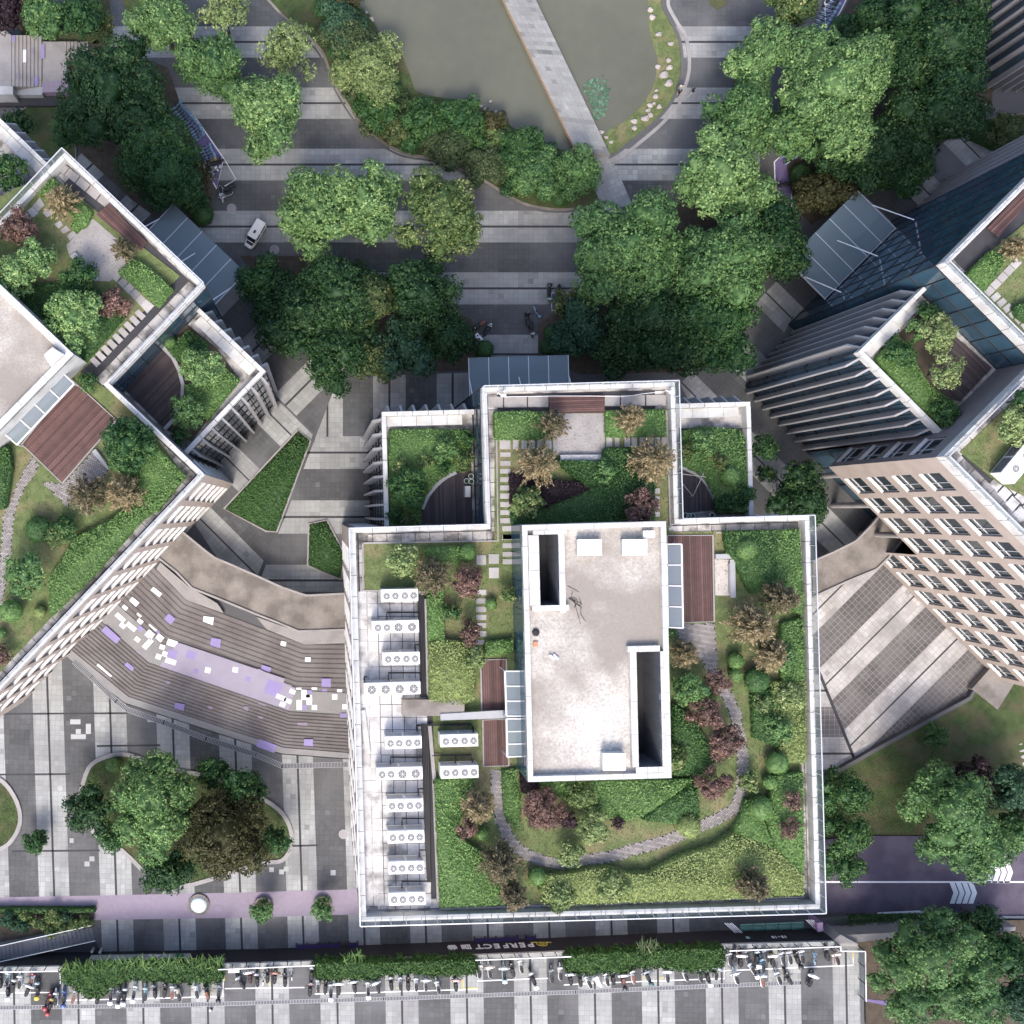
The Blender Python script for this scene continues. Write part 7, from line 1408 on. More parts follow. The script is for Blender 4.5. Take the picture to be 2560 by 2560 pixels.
for k in range(16): a0, a1 = 2 * math.pi * k / 16 + .015, 2 * math.pi * (k + 1) / 16 - .015; MB().prism([(.98 * math.cos(a0), .98 * math.sin(a0)), (1.32 * math.cos(a0), 1.32 * math.sin(a0)), (1.32 * math.cos(a1), 1.32 * math.sin(a1)), (.98 * math.cos(a1), .98 * math.sin(a1))], 0, .22).build('ring_stone', M_CONCD, p, world=False)
MB().lathe([(.98, .0), (.98, .26), (.6, .36), (0, .40)], (0, 0, 0), 28).build('dome', mat('milky_dome', (.60, .68, .70), .25, .02, 1), p, world=False, smooth=True)
# pond-side planting
for a in (('teal', 640, 45, 48, 4.5, 'dark green shrub at the top of the pond bed'), ('reed', 655, 70, 55, 4, 'grey-green bamboo clump beside the pond, upper one'), ('brown', 640, 5, 34, 4, 'brownish shrub cut by the top edge beside the pond'), ('camphor_y', 698, 130, 66, 6, 'pale flowering shrub tree beside the pond'), ('dense', 650, 105, 30, 4, 'dark shrub left of the pale flowering shrub tree'), ('dense', 710, 205, 40, 3.6, 'dense dark green shrub below the pale flowering tree'), ('olive', 745, 245, 28, 2.6, 'yellowish bush at the kerb below the dark shrub'), ('dense', 798, 228, 40, 3.8, 'round bright green shrub in the middle of the pond bed'), ('dense', 868, 225, 42, 3.6, 'round bright green shrub next to the water, right of the middle one'), ('brown', 925, 235, 26, 3, 'rusty brown shrub at the water edge'), ('yellow', 940, 262, 24, 3, 'yellow-green spindly shrub beside the rusty shrub'), ('reed', 850, 278, 48, 2.6, 'reedy dark shrub along the kerb in the pond bed'), ('reed', 925, 310, 46, 2.6, 'reedy dark shrub near the right end of the pond bed'), ('dense', 985, 285, 46, 4.5, 'green shrub tree left of the footbridge'), ('camphor_d', 1005, 330, 52, 5, 'mid green shrub tree below the left shrub near the bridge'), ('camphor_d', 1090, 325, 44, 5.5, 'rounded green tree touching the left side of the footbridge')):
    t_(*a, z0=.05, leaf=.24, tuft=.5, clear=.2, tone=.10 if a[0] == 'dense' else 0)
for i, (x, y, r, k) in enumerate(((618, 22, 26, 'dense'), (668, 168, 26, 'reed'), (700, 240, 22, 'reed'), (775, 268, 24, 'dense'), (815, 272, 24, 'reed'), (890, 300, 26, 'reed'), (955, 322, 26, 'reed'), (965, 350, 22, 'dense'), (1055, 345, 24, 'dense'), (1038, 300, 24, 'teal'), (832, 238, 20, 'teal'), (762, 200, 20, 'reed'), (738, 170, 24, 'dense'), (620, 70, 22, 'dense'), (905, 268, 24, 'dense'))): t_(k, x, y, r, 2.4, f'low filler shrub {ORD[i]} in the pond bed thicket', z0=.05, leaf=.24, tuft=.45, clear=.1, tone=.08, cat='shrub', name='shrub', group='low shrubs of the pond bed')
b_('hedge_d', 1058, 372, 20, 2, 'small round bush right of two under the bridge-side tree'); b_('hedge_d', 1028, 362, 20, 2, 'small round bush left of two under the bridge-side tree'); b_('hedge_d', 660, 140, 22, 2, 'dark low bush at the kerb left of the pale flowering tree')
# planted bank beside the stair
bb = MB().prism(PW([(-60, 2272), (236, 2271), (236, 2316), (-60, 2380)], ZS), ZS - .3, ZS + .12); props(bb.build('planting_bed', M_SOIL), kind='structure')
hedge('hedge_d', [(-40, 2273), (234, 2273), (236, 2282), (-40, 2286)], ZS, .9, 'clipped dark hedge line at the lilac path beside the stairway', leaf=.2, dens=70)
for i, (x, y, r, k, lab) in enumerate(((20, 2300, 26, 'teal', 'bluish bush at the left edge of the stair bank'), (55, 2312, 24, 'teal', 'bluish bush second from the left on the stair bank'), (62, 2290, 16, 'yellow', 'yellow-green bush above the bluish one on the stair bank'), (88, 2304, 14, 'yellow', 'small yellow-green bush left of middle on the stair bank'), (108, 2310, 15, 'yellow', 'small yellow-green bush in the middle of the stair bank'), (136, 2292, 24, 'yellow', 'largest yellow-green bush on the stair bank'), (128, 2328, 18, 'yellow', 'yellow-green bush lowest on the stair bank by the handrail'), (155, 2322, 14, 'yellow', 'yellow-green bush right of the lowest one on the stair bank'), (182, 2313, 16, 'yellow', 'yellow-green bush near the right part of the stair bank'), (212, 2304, 20, 'yellow', 'yellow-green bush at the right end of the stair bank'), (165, 2292, 18, 'teal', 'dark bush between yellow bushes on the stair bank'))):
    tree(k, x, y, r, 1.7, lab, z0=ZS, leaf=.2, tuft=.36, clear=.1, nl=5, cat='shrub', name='shrub')
# overhanging street hedges
def overhang(kind, pts, label, h=1.3): return hedge(kind, pts, ZR - .1, h, label, leaf=.24, dens=75, rough=.3, frill=.45, tone=-.1)
overhang('vine', [(155, 2427), (320, 2417), (550, 2415), (556, 2442), (545, 2457), (420, 2454), (330, 2448), (290, 2460), (250, 2492), (215, 2494), (190, 2470), (155, 2452)], 'leftmost long overhanging hedge on the street edge, with a bulge over the scooters')
overhang('vine', [(788, 2407), (960, 2407), (1100, 2401), (1188, 2399), (1192, 2436), (1100, 2438), (1030, 2432), (950, 2438), (940, 2448), (792, 2448)], 'middle overhanging hedge on the street edge, left of the yellow emblem')
overhang('vine', [(1418, 2387), (1600, 2379), (1808, 2371), (1810, 2411), (1790, 2429), (1700, 2425), (1655, 2417), (1580, 2417), (1572, 2431), (1420, 2433)], 'right overhanging hedge on the street edge, right of the yellow emblem')
def reeds(poly, z, n, kind='reed', L=1.0):
    rng = RNG; q = planar(ccw(PW(poly, z)), n, rng); m = len(q); ax = np.c_[rng.normal(.1, .5, m), np.abs(rng.normal(.8, .4, m)), rng.uniform(.2, .9, m)]
    return np.c_[q, z + rng.uniform(.1, .5, m)], np.c_[rng.normal(0, .4, (m, 2)), np.ones(m)], L * rng.uniform(.6, 1.4, m), rng.uniform(.2, .9, m), ax
for poly, lab, kind in (([(160, 2408), (330, 2392), (560, 2392), (556, 2415), (160, 2425)], 'long grass blades spilling over the wall from the leftmost hedge', 'vine'), ([(860, 2385), (905, 2375), (905, 2402), (860, 2404)], 'tuft of grass blades at the middle hedge spilling over the wall', 'vine'), ([(1590, 2352), (1640, 2352), (1640, 2372), (1590, 2372)], 'tuft of thin dry grass over the wall at the right hedge', 'reed')):
    P, N, S, Tn, ax = reeds(poly, ZR + .9, 20, L=1.5); t = thing('grass_clump', lab, 'grass clump', (*P.mean(0)[:2], ZR))
    cards('blades', P - np.array([*P.mean(0)[:2], ZR]), N, S, Tn, LEAF[kind], t, aspect=.09, axis=ax)
hb = [(2082, 2294), (2190, 2292), (2300, 2290), (2480, 2296), (2495, 2310), (2400, 2318), (2250, 2332), (2110, 2338), (2084, 2322)]
hedge('hedge_d', hb, ZD - .4, 1.2, 'dark reed hedge between the purple road and the lower right trees', leaf=.3, dens=40, rough=.3)
P, N, S, Tn, ax = reeds([(2085, 2290), (2480, 2292), (2480, 2312), (2085, 2325)], ZD + .9, 12, L=1.0); t = thing('reed_clump', 'dark arching reeds leaning over the white edge of the purple road', 'reeds', (*P.mean(0)[:2], ZD)); cards('blades', P - np.array([*P.mean(0)[:2], ZD]), N, S, Tn, LEAF['reed'], t, aspect=.10, axis=ax)

for p, lab in (([(746, 1082), (773, 1104), (690, 1325), (667, 1323), (566, 1271)], 'dark ivy planting filling the larger triangular bed'), ([(775, 1314), (815, 1305), (857, 1385), (850, 1444), (772, 1411)], 'dark ivy planting filling the smaller angular bed')): hedge('hedge_d', p, .06, .32, lab, cat='ground cover', name='ivy_bed', dens=70, leaf=.2, tone=.02)
# ================================================================ SCOOTERS, BICYCLES, CART, PEOPLE
def paintmat(c): 
    k = 'scooter_' + c
    cols = dict(white=(.80, .80, .78), black=(.03, .03, .034), grey=(.26, .27, .29), silver=(.55, .57, .59), red=(.26, .03, .035), blue=(.07, .12, .30), mint=(.46, .60, .62), cream=(.66, .60, .50), teal=(.05, .10, .11), yellow=(.55, .42, .06), pink=(.5, .33, .32), brown=(.22, .11, .085), lightblue=(.24, .42, .55))
    return mat(k, cols[c], .35, .04, 3, spec=.5)
PROTO = {}
def sc_mesh(key, fn, m, smooth=False):
    k = (key, m.name)
    if k not in PROTO: PROTO[k] = fn().mesh(key, m, smooth)
    return PROTO[k]
def wheel(r=.24, w=.11): return lambda: MB().lathe([(r - .09, -w * .35), (r - .03, -w / 2), (r, 0), (r - .03, w / 2), (r - .09, w * .35), (r - .09, -w * .35)], (0, 0, r), 14, axis='y', cap=False)
def rimw(r=.15): return lambda: MB().lathe([(.03, -.05), (r, -.03), (r, .03), (.03, .05)], (0, 0, .24), 12, axis='y')
def hull(secs):
    "lofted body through (x, half width, z low, z high) sections"
    mb = MB(); n = 8
    for x, w, z0, z1 in secs:
        zc, hz = (z0 + z1) / 2, (z1 - z0) / 2
        for k in range(n): a = 2 * math.pi * (k + .5) / n; mb.v.append((x, w * math.cos(a) * 1.08, zc + hz * math.sin(a) * 1.08))
    for i in range(len(secs) - 1):
        for k in range(n): mb.f.append((i * n + k, i * n + (k + 1) % n, (i + 1) * n + (k + 1) % n, (i + 1) * n + k))
    mb.f.append(tuple(range(n))); mb.f.append(tuple(range(len(secs) * n - 1, (len(secs) - 1) * n - 1, -1))); mb.t = [1.0] * len(mb.f); return mb
body_f = lambda: hull([(-.80, .05, .55, .68), (-.62, .15, .42, .74), (-.30, .17, .36, .72), (-.06, .15, .26, .60), (.12, .16, .20, .34), (.36, .17, .20, .36), (.50, .17, .24, .70), (.60, .16, .42, .92), (.66, .10, .66, .98)])
seat_f = lambda: hull([(-.70, .07, .74, .79), (-.52, .135, .71, .83), (-.18, .14, .69, .80), (.06, .10, .66, .74)])
shield_f = lambda: hull([(.44, .19, .30, .78), (.54, .21, .34, .96), (.64, .15, .50, 1.02), (.70, .06, .66, .98)])
fender_f = lambda: hull([(.46, .07, .40, .50), (.66, .085, .44, .55), (.88, .06, .36, .46), (.96, .03, .28, .34)])
bars_f = lambda: MB().tube([(.44, -.36, 1.00), (.52, -.2, 1.05), (.54, 0, 1.06), (.52, .2, 1.05), (.44, .36, 1.00)], .024, 6).tube([(.54, 0, 1.06), (.70, 0, .30)], .03, 6)
mirror_f = lambda: MB().tube([(.50, .26, 1.04), (.56, .33, 1.22)], .012, 4).lathe([(.0, -.012), (.06, 0), (0, .012)], (.56, .35, 1.25), 8, axis='x')
mirror2_f = lambda: MB().tube([(.50, -.26, 1.04), (.56, -.33, 1.22)], .012, 4).lathe([(.0, -.012), (.06, 0), (0, .012)], (.56, -.35, 1.25), 8, axis='x')
lamp_f = lambda: MB().lathe([(.07, 0), (.06, .04), (0, .05)], (.70, 0, .93), 10, axis='x')
box_f = lambda: hull([(-1.02, .16, .82, 1.10), (-.98, .2, .80, 1.14), (-.68, .2, .80, 1.14), (-.64, .16, .82, 1.10)])
apron_f = lambda: hull([(.30, .40, .62, .86), (.40, .46, .56, .98), (.54, .44, .60, 1.10), (.62, .24, .80, 1.12), (.66, .10, .90, 1.10)])
cover_f = lambda: hull([(-.85, .08, .30, .75), (-.5, .26, .12, .88), (0, .26, .08, .86), (.42, .36, .10, 1.12), (.62, .26, .12, 1.12), (.95, .06, .12, .55)])
M_SEATB = mat('black_seat', (.022, .022, .024), .6, .06, 2); M_RED = mat('red_lens', (.5, .03, .03), .3, .02, 1); M_BROWNS = mat('brown_seat', (.17, .075, .055), .6, .08, 2); M_SILV = mat('silver_cover', (.46, .47, .49), .32, .16, 3, metal=.4); M_LENS = mat('lamp_lens', (.7, .7, .68), .15, .02, 1)
def scooter(px, py, ang, col, label, z=ZR, apron=None, box=None, seat=None, group='parked scooters and motorbikes', cover=None, fairing=None):
    "px,py centre of the machine on the photograph; ang = heading in degrees (90 = front towards the top of the picture)"
    c = W(px, py, z + .55); t = thing('scooter', label, 'scooter', (c.x, c.y, z + .008), math.radians(ang), group=group)
    t.scale = (1.15, 1.5, 1.1)
    for x in (-.56, .72):
        w = link('wheel', sc_mesh('wheel', wheel(), M_BLACK), t, (x, 0, 0)); link('rim', sc_mesh('rim', rimw(), M_ALU), w)
    if cover: link('dust_cover', sc_mesh('dust_cover', cover_f, M_SILV, False), t); return t
    pm = paintmat(col); sm = {'brown': M_BROWNS}.get(seat, M_SEATB)
    link('body', sc_mesh('body', body_f, pm, True), t); link('seat', sc_mesh('seat', seat_f, sm, True), t); link('front_shield', sc_mesh('front_shield', shield_f, paintmat(fairing or col), True), t); link('fender', sc_mesh('fender', fender_f, pm, True), t)
    link('handlebar', sc_mesh('handlebar', bars_f, M_BLACK), t); link('mirror', sc_mesh('mirror', mirror_f, M_BLACK), t); link('mirror', sc_mesh('mirror', mirror2_f, M_BLACK), t); link('headlight', sc_mesh('headlight', lamp_f, M_LENS), t)
    if box: link('top_box', sc_mesh('top_box', box_f, paintmat(box), True), t)
    if apron: link('wind_apron', sc_mesh('wind_apron', apron_f, paintmat(apron), True), t)
    return t
bw_f = lambda: MB().lathe([(.30, -.015), (.325, 0), (.30, .015), (.285, 0), (.30, -.015)], (0, 0, .325), 18, axis='y', cap=False)
sp_f = lambda: [m for m in [MB()] if [m.beam((.29 * math.cos(a), 0, .325 + .29 * math.sin(a)), (-.29 * math.cos(a), 0, .325 - .29 * math.sin(a)), .008, .008) for a in (0, .6, 1.2, 1.8, 2.4)]][0]
fr_f = lambda: MB().tube([(-.52, 0, .325), (-.12, 0, .72), (.38, 0, .80), (.42, 0, .74), (-.06, 0, .30), (-.12, 0, .72)], .026, 5).tube([(-.52, 0, .325), (-.06, 0, .30)], .022, 5).tube([(.50, 0, .325), (.40, 0, .82), (.36, 0, 1.0)], .024, 5)
hb_f = lambda: MB().tube([(.20, -.29, 1.04), (.34, -.2, 1.03), (.37, 0, 1.0), (.34, .2, 1.03), (.20, .29, 1.04)], .02, 5)
sd_f = lambda: hull([(-.30, .085, .88, .95), (-.18, .09, .88, .95), (-.02, .03, .89, .94)])
bk_f = lambda: MB().box(.44, .70, -.17, .17, .74, .76).box(.44, .46, -.17, .17, .76, .96).box(.68, .70, -.17, .17, .76, .96).box(.46, .68, -.17, -.15, .76, .96).box(.46, .68, .15, .17, .76, .96)
mg_f = lambda: hull([(-.90, .045, .50, .56), (-.75, .055, .62, .68), (-.52, .06, .68, .73), (-.3, .05, .62, .67)])
def bicycle(px, py, ang, col, label, z=0.0, basket=True, group='shared bicycles on the purple bays'):
    c = W(px, py, z + .5); t = thing('bicycle', label, 'bicycle', (c.x, c.y, z + .012), math.radians(ang), group=group); t.rotation_euler = (math.radians(7), 0, math.radians(ang)) if 0 else (0, 0, math.radians(ang))
    pm = paintmat(col)
    for x in (-.52, .50): w = link('wheel', sc_mesh('bicycle_wheel', bw_f, M_BLACK), t, (x, 0, 0)); link('spokes', sc_mesh('spokes', sp_f, M_ALU), w)
    link('frame', sc_mesh('frame', fr_f, pm), t); link('handlebar', sc_mesh('handle_bar', hb_f, M_BLACK), t); link('saddle', sc_mesh('saddle', sd_f, M_SEATB, True), t); link('mudguard', sc_mesh('mudguard', mg_f, pm, True), t)
    if basket: link('basket', sc_mesh('basket', bk_f, pm), t)
    return t
# ---- street rows. each: px, py, heading, colour, extras
def c1(x, y): return (0 + x / 4.025, 2380 + y / 4.025)
def c2(x, y): return (480 + x / 4.025, 2370 + y / 4.025)
def c3(x, y): return (960 + x / 4.025, 2360 + y / 4.025)
def c4(x, y): return (1440 + x / 5.084, 2340 + y / 5.084)
def c5(x, y): return (1760 + x / 4.6, 2330 + y / 4.6)
ROWS = [
 ('left of the leftmost street hedge', [(c1(5, 280), 95, 'black', {}), (c1(80, 260), 88, 'mint', dict(fairing='silver')), (c1(78, 370), 100, 'black', dict(box='white')), (c1(135, 330), 80, 'black', dict(fairing='white')), (c1(200, 290), 92, 'white', {}), (c1(325, 270), 80, 'white', dict(seat='brown', fairing='red')), (c1(285, 370), 70, 'black', dict(apron='silver')), (c1(380, 360), 92, 'black', dict(fairing='mint', box='yellow'))]),
 ('below the leftmost hedge end', [(c1(490, 470), 70, 'red', dict(box='red')), (c1(510, 520), 75, 'black', dict(box='red', fairing='yellow')), (c1(565, 460), 92, 'white', dict(fairing='white')), (c1(645, 440), 92, 'blue', dict(box='blue')), (c1(750, 440), 75, 'cream', dict(seat='brown'))]),
 ('under the leftmost street hedge', [(c1(985, 440), 85, 'black', {}), (c1(1120, 410), 88, 'silver', dict(box='white')), (c1(1195, 440), 90, 'grey', dict(box='white')), (c1(1255, 420), 84, 'black', dict(box='white', fairing='white')), (c1(1355, 390), 82, 'white', dict(box='white')), (c1(1465, 410), 92, 'mint', {}), (c1(1555, 385), 100, 'black', dict(fairing='grey')), (c1(1660, 380), 85, 'black', {}), (c1(1735, 395), 92, 'white', dict(seat='brown')), (c1(1795, 420), 112, 'cream', {}), (c2(45, 430), 105, 'white', {}), (c2(145, 440), 110, 'black', dict(seat='brown')), (c2(272, 430), 88, 'grey', dict(box='black'))]),
 ('between first two street hedges', [(c2(490, 340), 125, 'black', dict(fairing='white')), (c2(580, 275), 100, 'red', dict(apron='silver')), (c2(655, 310), 95, 'black', dict(fairing='silver')), (c2(760, 270), 90, 'black', {}), (c2(835, 280), 85, 'black', dict(apron='brown')), (c2(935, 310), 92, 'black', {}), (c2(1205, 245), 88, 'black', dict(fairing='silver')), (c2(1190, 405), 85, 'black', dict(fairing='pink'))]),
 ('under the middle street hedge', [(c2(1268, 370), 90, 'white', {}), (c2(1345, 380), 85, 'black', {}), (c2(1396, 415), 91, 'silver', dict(box='white')), (c2(1475, 390), 92, 'black', dict(apron='white', fairing='yellow')), (c2(1630, 370), 100, 'black', dict(apron='silver')), (c2(1770, 395), 92, 'white', dict(box='white')), (c2(1860, 380), 112, 'grey', dict(apron='silver')), (c3(70, 385), 96, 'black', dict(fairing='silver')), (c3(163, 385), 90, 'silver', {}), (c3(243, 390), 90, 'black', {}), (c3(322, 395), 91, 'white', {}), (c3(420, 395), 92, 'white', dict(apron='silver')), (c3(540, 425), 104, 'white', {}), (c3(722, 395), 92, 'black', dict(apron='pink'))]),
 ('between last two street hedges', [(c3(963, 265), 82, 'white', {}), (c3(1060, 265), 98, 'white', dict(apron='cream')), (c3(1205, 275), 92, 'mint', dict(apron='silver', box='mint')), (c3(1288, 250), 104, 'black', {}), (c3(1375, 215), 100, 'white', {}), (c3(1495, 340), 110, 'black', dict(fairing='white', box='white')), (c3(1685, 310), 90, 'grey', {}), (c3(1772, 285), 91, 'white', {}), (c3(1875, 335), 94, 'black', dict(apron='silver', fairing='red'))]),
 ('under the right street hedge', [(c4(55, 540), 90, 'black', {}), (c4(150, 570), 118, 'white', dict(fairing='mint')), (c4(270, 550), 118, 'silver', dict(cover=1)), (c4(385, 535), 100, 'white', {}), (c4(470, 520), 92, 'black', {}), (c4(598, 540), 95, 'black', dict(apron='white', seat='brown', box='black')), (c4(720, 505), 98, 'white', dict(seat='brown')), (c4(900, 490), 112, 'teal', dict(apron='grey', box='teal')), (c4(1155, 490), 92, 'silver', dict(apron='white')), (c4(1378, 480), 112, 'white', {}), (c4(1570, 490), 100, 'grey', {}), (c4(1668, 495), 100, 'black', dict(box='white', fairing='white')), (c4(1780, 460), 80, 'silver', dict(apron='silver', fairing='yellow'))]),
 ('in the crowded right corner', [(c5(290, 300), 96, 'silver', {}), (c5(350, 250), 85, 'black', {}), (c5(420, 310), 88, 'black', dict(apron='white', fairing='red')), (c5(485, 270), 100, 'grey', {}), (c5(545, 410), 120, 'silver', dict(box='white')), (c5(605, 280), 92, 'black', dict(box='white', fairing='mint')), (c5(665, 370), 100, 'lightblue', {}), (c5(705, 260), 105, 'grey', {}), (c5(785, 310), 95, 'black', dict(apron='white', fairing='yellow')), (c5(895, 290), 100, 'silver', {}), (c5(980, 280), 95, 'silver', {}), (c5(1065, 290), 105, 'black', dict(box='black')), (c5(1120, 270), 95, 'white', dict(seat='')), (c5(1410, 240), 98, 'black', dict(fairing='grey')), (c5(1520, 290), 100, 'pink', dict(apron='cream'))]),
 ('outside the white line at right', [(c5(360, 510), 105, 'white', dict(apron='silver')), (c5(665, 540), 92, 'white', dict(apron='silver', seat='brown')), (c5(850, 515), 105, 'silver', {}), (c5(965, 520), 115, 'black', dict(fairing='black')), (c5(1225, 540), 70, 'black', dict(apron='white', fairing='white'))]),
]
for place, row in ROWS:
    order = sorted(range(len(row)), key=lambda i: row[i][0][0])
    for n, i in enumerate(order):
        (px, py), a, col, kw = row[i]
        d = 'silver dust-covered scooter' if kw.get('cover') else f'{col if col != "lightblue" else "light blue"} scooter' + (f' with {kw["apron"]} apron' if kw.get('apron') else f' with {kw["box"]} box' if kw.get('box') else f' with {kw["fairing"]} front' if kw.get('fairing') and kw.get('fairing') != col else '')
        scooter(px, py, a, col, f'{d}, {ORD[n]} from left {place}', **{k: v for k, v in kw.items() if v})
bicycle(*c2(1000, 250), 95, 'silver', 'silver bicycle standing by the rail left of the middle hedge', z=ZR, group=None); bicycle(*c2(720, 300), 85, 'silver', 'thin silver bicycle between black scooters in the gap left of the middle hedge', z=ZR, group=None); bicycle(*c5(1262, 295), 95, 'lightblue', 'light blue bicycle parked alone in the right corner of the street', z=ZR, group=None)
# painted street lines, drain, notice box, helmet
sl = thing('parking_lines', None, None, tuple(W(1000, 2460, ZR)), kind='structure')
def line(pts, w=.12, m=M_WPAINT, nm='white_line', z=ZR): mb = MB(); strip(mb, PW(pts, z), w, z + .014, z + .014); mb.build(nm, m, sl)
for l in ([(-40, 2483), (128, 2481)], [c1(640, 487), c1(1600, 465), c1(1930, 455)], [c2(0, 490), c2(310, 490), c2(318, 200)], [c2(330, 408), c2(1130, 397)], [c2(1235, 462), c2(1930, 445)], [c3(0, 482), c3(938, 455), c3(938, 372), c3(1650, 345)], [c3(1810, 412), c3(1930, 405)], [c4(0, 612), c4(800, 578), c4(1885, 540), c4(1875, 300)], [c5(225, 350), c5(228, 445), c5(1715, 382), c5(1715, 300)], [(150, 2418), (151, 2460)], [(1420, 2395), (1421, 2420)]): line(l)
for l in ([c2(325, 230), c2(325, 330)], [c2(650, 190), c2(975, 186)], [c2(190, 400), c2(190, 460)], [c2(775, 320), c2(775, 380)], [c3(797, 375), c3(797, 435)], [c3(780, 450), c3(938, 440)], [c3(120, 440), c3(180, 440)], [c4(845, 545), c4(880, 510), c4(945, 530)], [c4(1060, 540), c4(1120, 530)], [c5(1715, 150), c5(1715, 300)], [c5(740, 178), c5(930, 172)], [c5(270, 205), c5(460, 198)]): line(l, .12, M_YEL, 'yellow_line')
mb = MB(); mb.sheet(PW([c3(797, 362), c3(783, 385), c3(811, 385)][::1], ZR), ZR + .015); mb.build('yellow_arrow', M_YEL, sl)
grating([(-60, 2520), (480, 2512), (960, 2497), (1440, 2480), (1800, 2464), (2003, 2457)], ZR + .012, .46, 0, 'drain_channel')
q = PW([c2(366, 210), c2(474, 206), c2(474, 248), c2(366, 252)], ZR + .9); t = thing('notice_box', 'white flat notice box on posts left of the red scooter with silver apron', 'notice box', tuple(W(*c2(420, 230), ZR))); MB().prism(q, ZR + .8, ZR + .9, bottom=True).build('panel', M_WPAINT, t)
for p in (q[0], q[1]): MB().tube([(p[0] + .1, p[1] - .1, ZR), (p[0] + .1, p[1] - .1, ZR + .8)], .03, 5).build('leg', M_STEEL, t)
c = W(*c2(185, 615), ZR); t = thing('wall_lamp', 'small white floodlight head lying on the pale paving below the drain', 'floodlight', tuple(c), .3); MB().lathe([(.10, 0), (.14, .06), (.14, .3), (.06, .34)], (0, 0, 0), 12).build('head', M_WPAINT, t, world=False); MB().box(.08, .28, -.1, .1, .05, .3).build('bracket', M_BLACK, t, world=False)
# ---- purple bays with shared bicycles
def bay(poly, label_line, m=M_PURPLE, z=.03, closed=True):
    o = MB(); o.sheet(PW(poly, z), z); props(o.build('bicycle_bay', m), kind='structure')
    l = MB(); strip(l, PW(poly, z), .16, z + .006, z + .006, closed=closed); props(l.build('bay_outline', M_WPAINT), kind='structure')
def c8(x, y): return (420 + x / 4.2, 240 + y / 4.2)
bay([c8(30, 25), c8(300, 245), c8(585, 655), c8(512, 975), c8(235, 475), c8(60, 190)], ''); l = MB(); strip(l, PW([c8(590, 660), c8(715, 875), c8(590, 950)], .03), .10, .036, .036); props(l.build('bay_outline', M_WPAINT), kind='structure')
bays = []
for k, (x, y) in enumerate([(85, 110), (105, 150), (130, 175), (150, 205), (175, 225), (195, 255), (215, 270), (240, 300), (260, 335), (285, 355), (300, 385), (315, 415), (325, 445)]): bays.append((c8(x + 12, y - 5), 38, 'lightblue', f'{ORD[k]} shared bicycle from the top in the upper row of the long purple bay'))
for k, (x, y) in enumerate([(400, 540), (410, 575), (425, 605), (445, 635), (450, 660)]): bays.append((c8(x, y), 20, 'lightblue', f'{ORD[k]} shared bicycle from the top in the lower row of the long purple bay'))
for k, (x, y) in enumerate([(325, 590), (345, 625), (365, 660), (380, 695)]): bays.append((c8(x, y), 30, 'black', f'{ORD[k]} dark bicycle from the top along the hedge side of the long purple bay'))
bays.append((c8(455, 685), 20, 'yellow', 'orange-yellow shared bicycle near the lower end of the long purple bay'))
bays.append((c8(505, 770), 18, 'silver', 'white bicycle lowest in the long purple bay'))
for (p, a, c_, l_) in bays: bicycle(*p, a, c_, l_, basket=c_ != 'black')
scooter(*c8(455, 730), -35, 'white', 'white scooter among bicycles at the lower end of the long purple bay', z=.02, group=None); scooter(*c8(505, 700), 25, 'black', 'black scooter with top box in the long purple bay', z=.02, box='black', group=None); scooter(*c8(445, 790), -60, 'silver', 'silver scooter facing down at the hedge side of the long purple bay', z=.02, group=None)
scooter(*c8(645, 960), 200, 'black', 'black scooter beside the corner of the outlined empty bay', z=.01, group=None); scooter(*c8(610, 1035), 195, 'grey', 'grey motorcycle with chrome parts above the round manhole cover', z=.01, fairing='silver', group=None); scooter(*c8(560, 1020), 280, 'silver', 'silver step-through scooter nearest the clipped bush', z=.01, group=None)
bay([(2064, 65), (2062, 20), (2080, -20), (2125, -20), (2100, 30), (2068, 85), (2035, 92), (2030, 70)], ''); 
for k, (x, y) in enumerate([(2085, 8), (2079, 18), (2073, 28), (2067, 38), (2061, 48), (2055, 58), (2050, 68), (2046, 78)]): bicycle(x, y, -25, 'lightblue', f'{ORD[k]} shared bicycle from the top in the slanted purple bay at the top edge'); 
for k, (x, y) in enumerate([(2070, -2), (2092, 4)]): scooter(x, y, 60, ('white', 'black')[k], ('white', 'black')[k] + ' scooter in the slanted purple bay at the top edge', z=.02, group=None)
bay([(1936, 405), (1968, 375), (2000, 392), (1980, 415), (1979, 516), (1938, 470)], '')
for k, (x, y) in enumerate([(1963, 388), (1970, 395), (1977, 402), (1984, 390), (1975, 384)]): bicycle(x, y, 35 + 12 * (k % 2), ('lightblue', 'black')[k % 2], f'{ORD[k]} bicycle in the tangle at the top of the narrow purple bay')
scooter(1958, 461, 178, 'black', 'black motorcycle lying across the narrow purple bay', z=.02, group=None)
l = MB(); strip(l, PW([(1938, 470), (1938, 508)], .03), .08, .036, .036); strip(l, PW(smoothline([(1938, 482), (1945, 500), (1956, 500)], 3), .03), .06, .036, .036); props(l.build('bay_outline', M_WPAINT), kind='structure')
bay([(1379, 732), (1434, 732), (1434, 776), (1379, 776)], '')
for p, m in (([(719, 663), (745, 666), (760, 690), (735, 690)], M_PURPLE), ([(776, 676), (780, 690), (760, 690)], M_PURPLE)): o = MB(); o.sheet(PW(p, .03), .03); props(o.build('bicycle_bay', m), kind='structure')
l = MB(); strip(l, PW([(719, 664), (780, 676)], .03), .10, .036, .036); props(l.build('bay_outline', M_WPAINT), kind='structure')
def t7(x, y): return T(1280, 640, [(x, y)])[0]
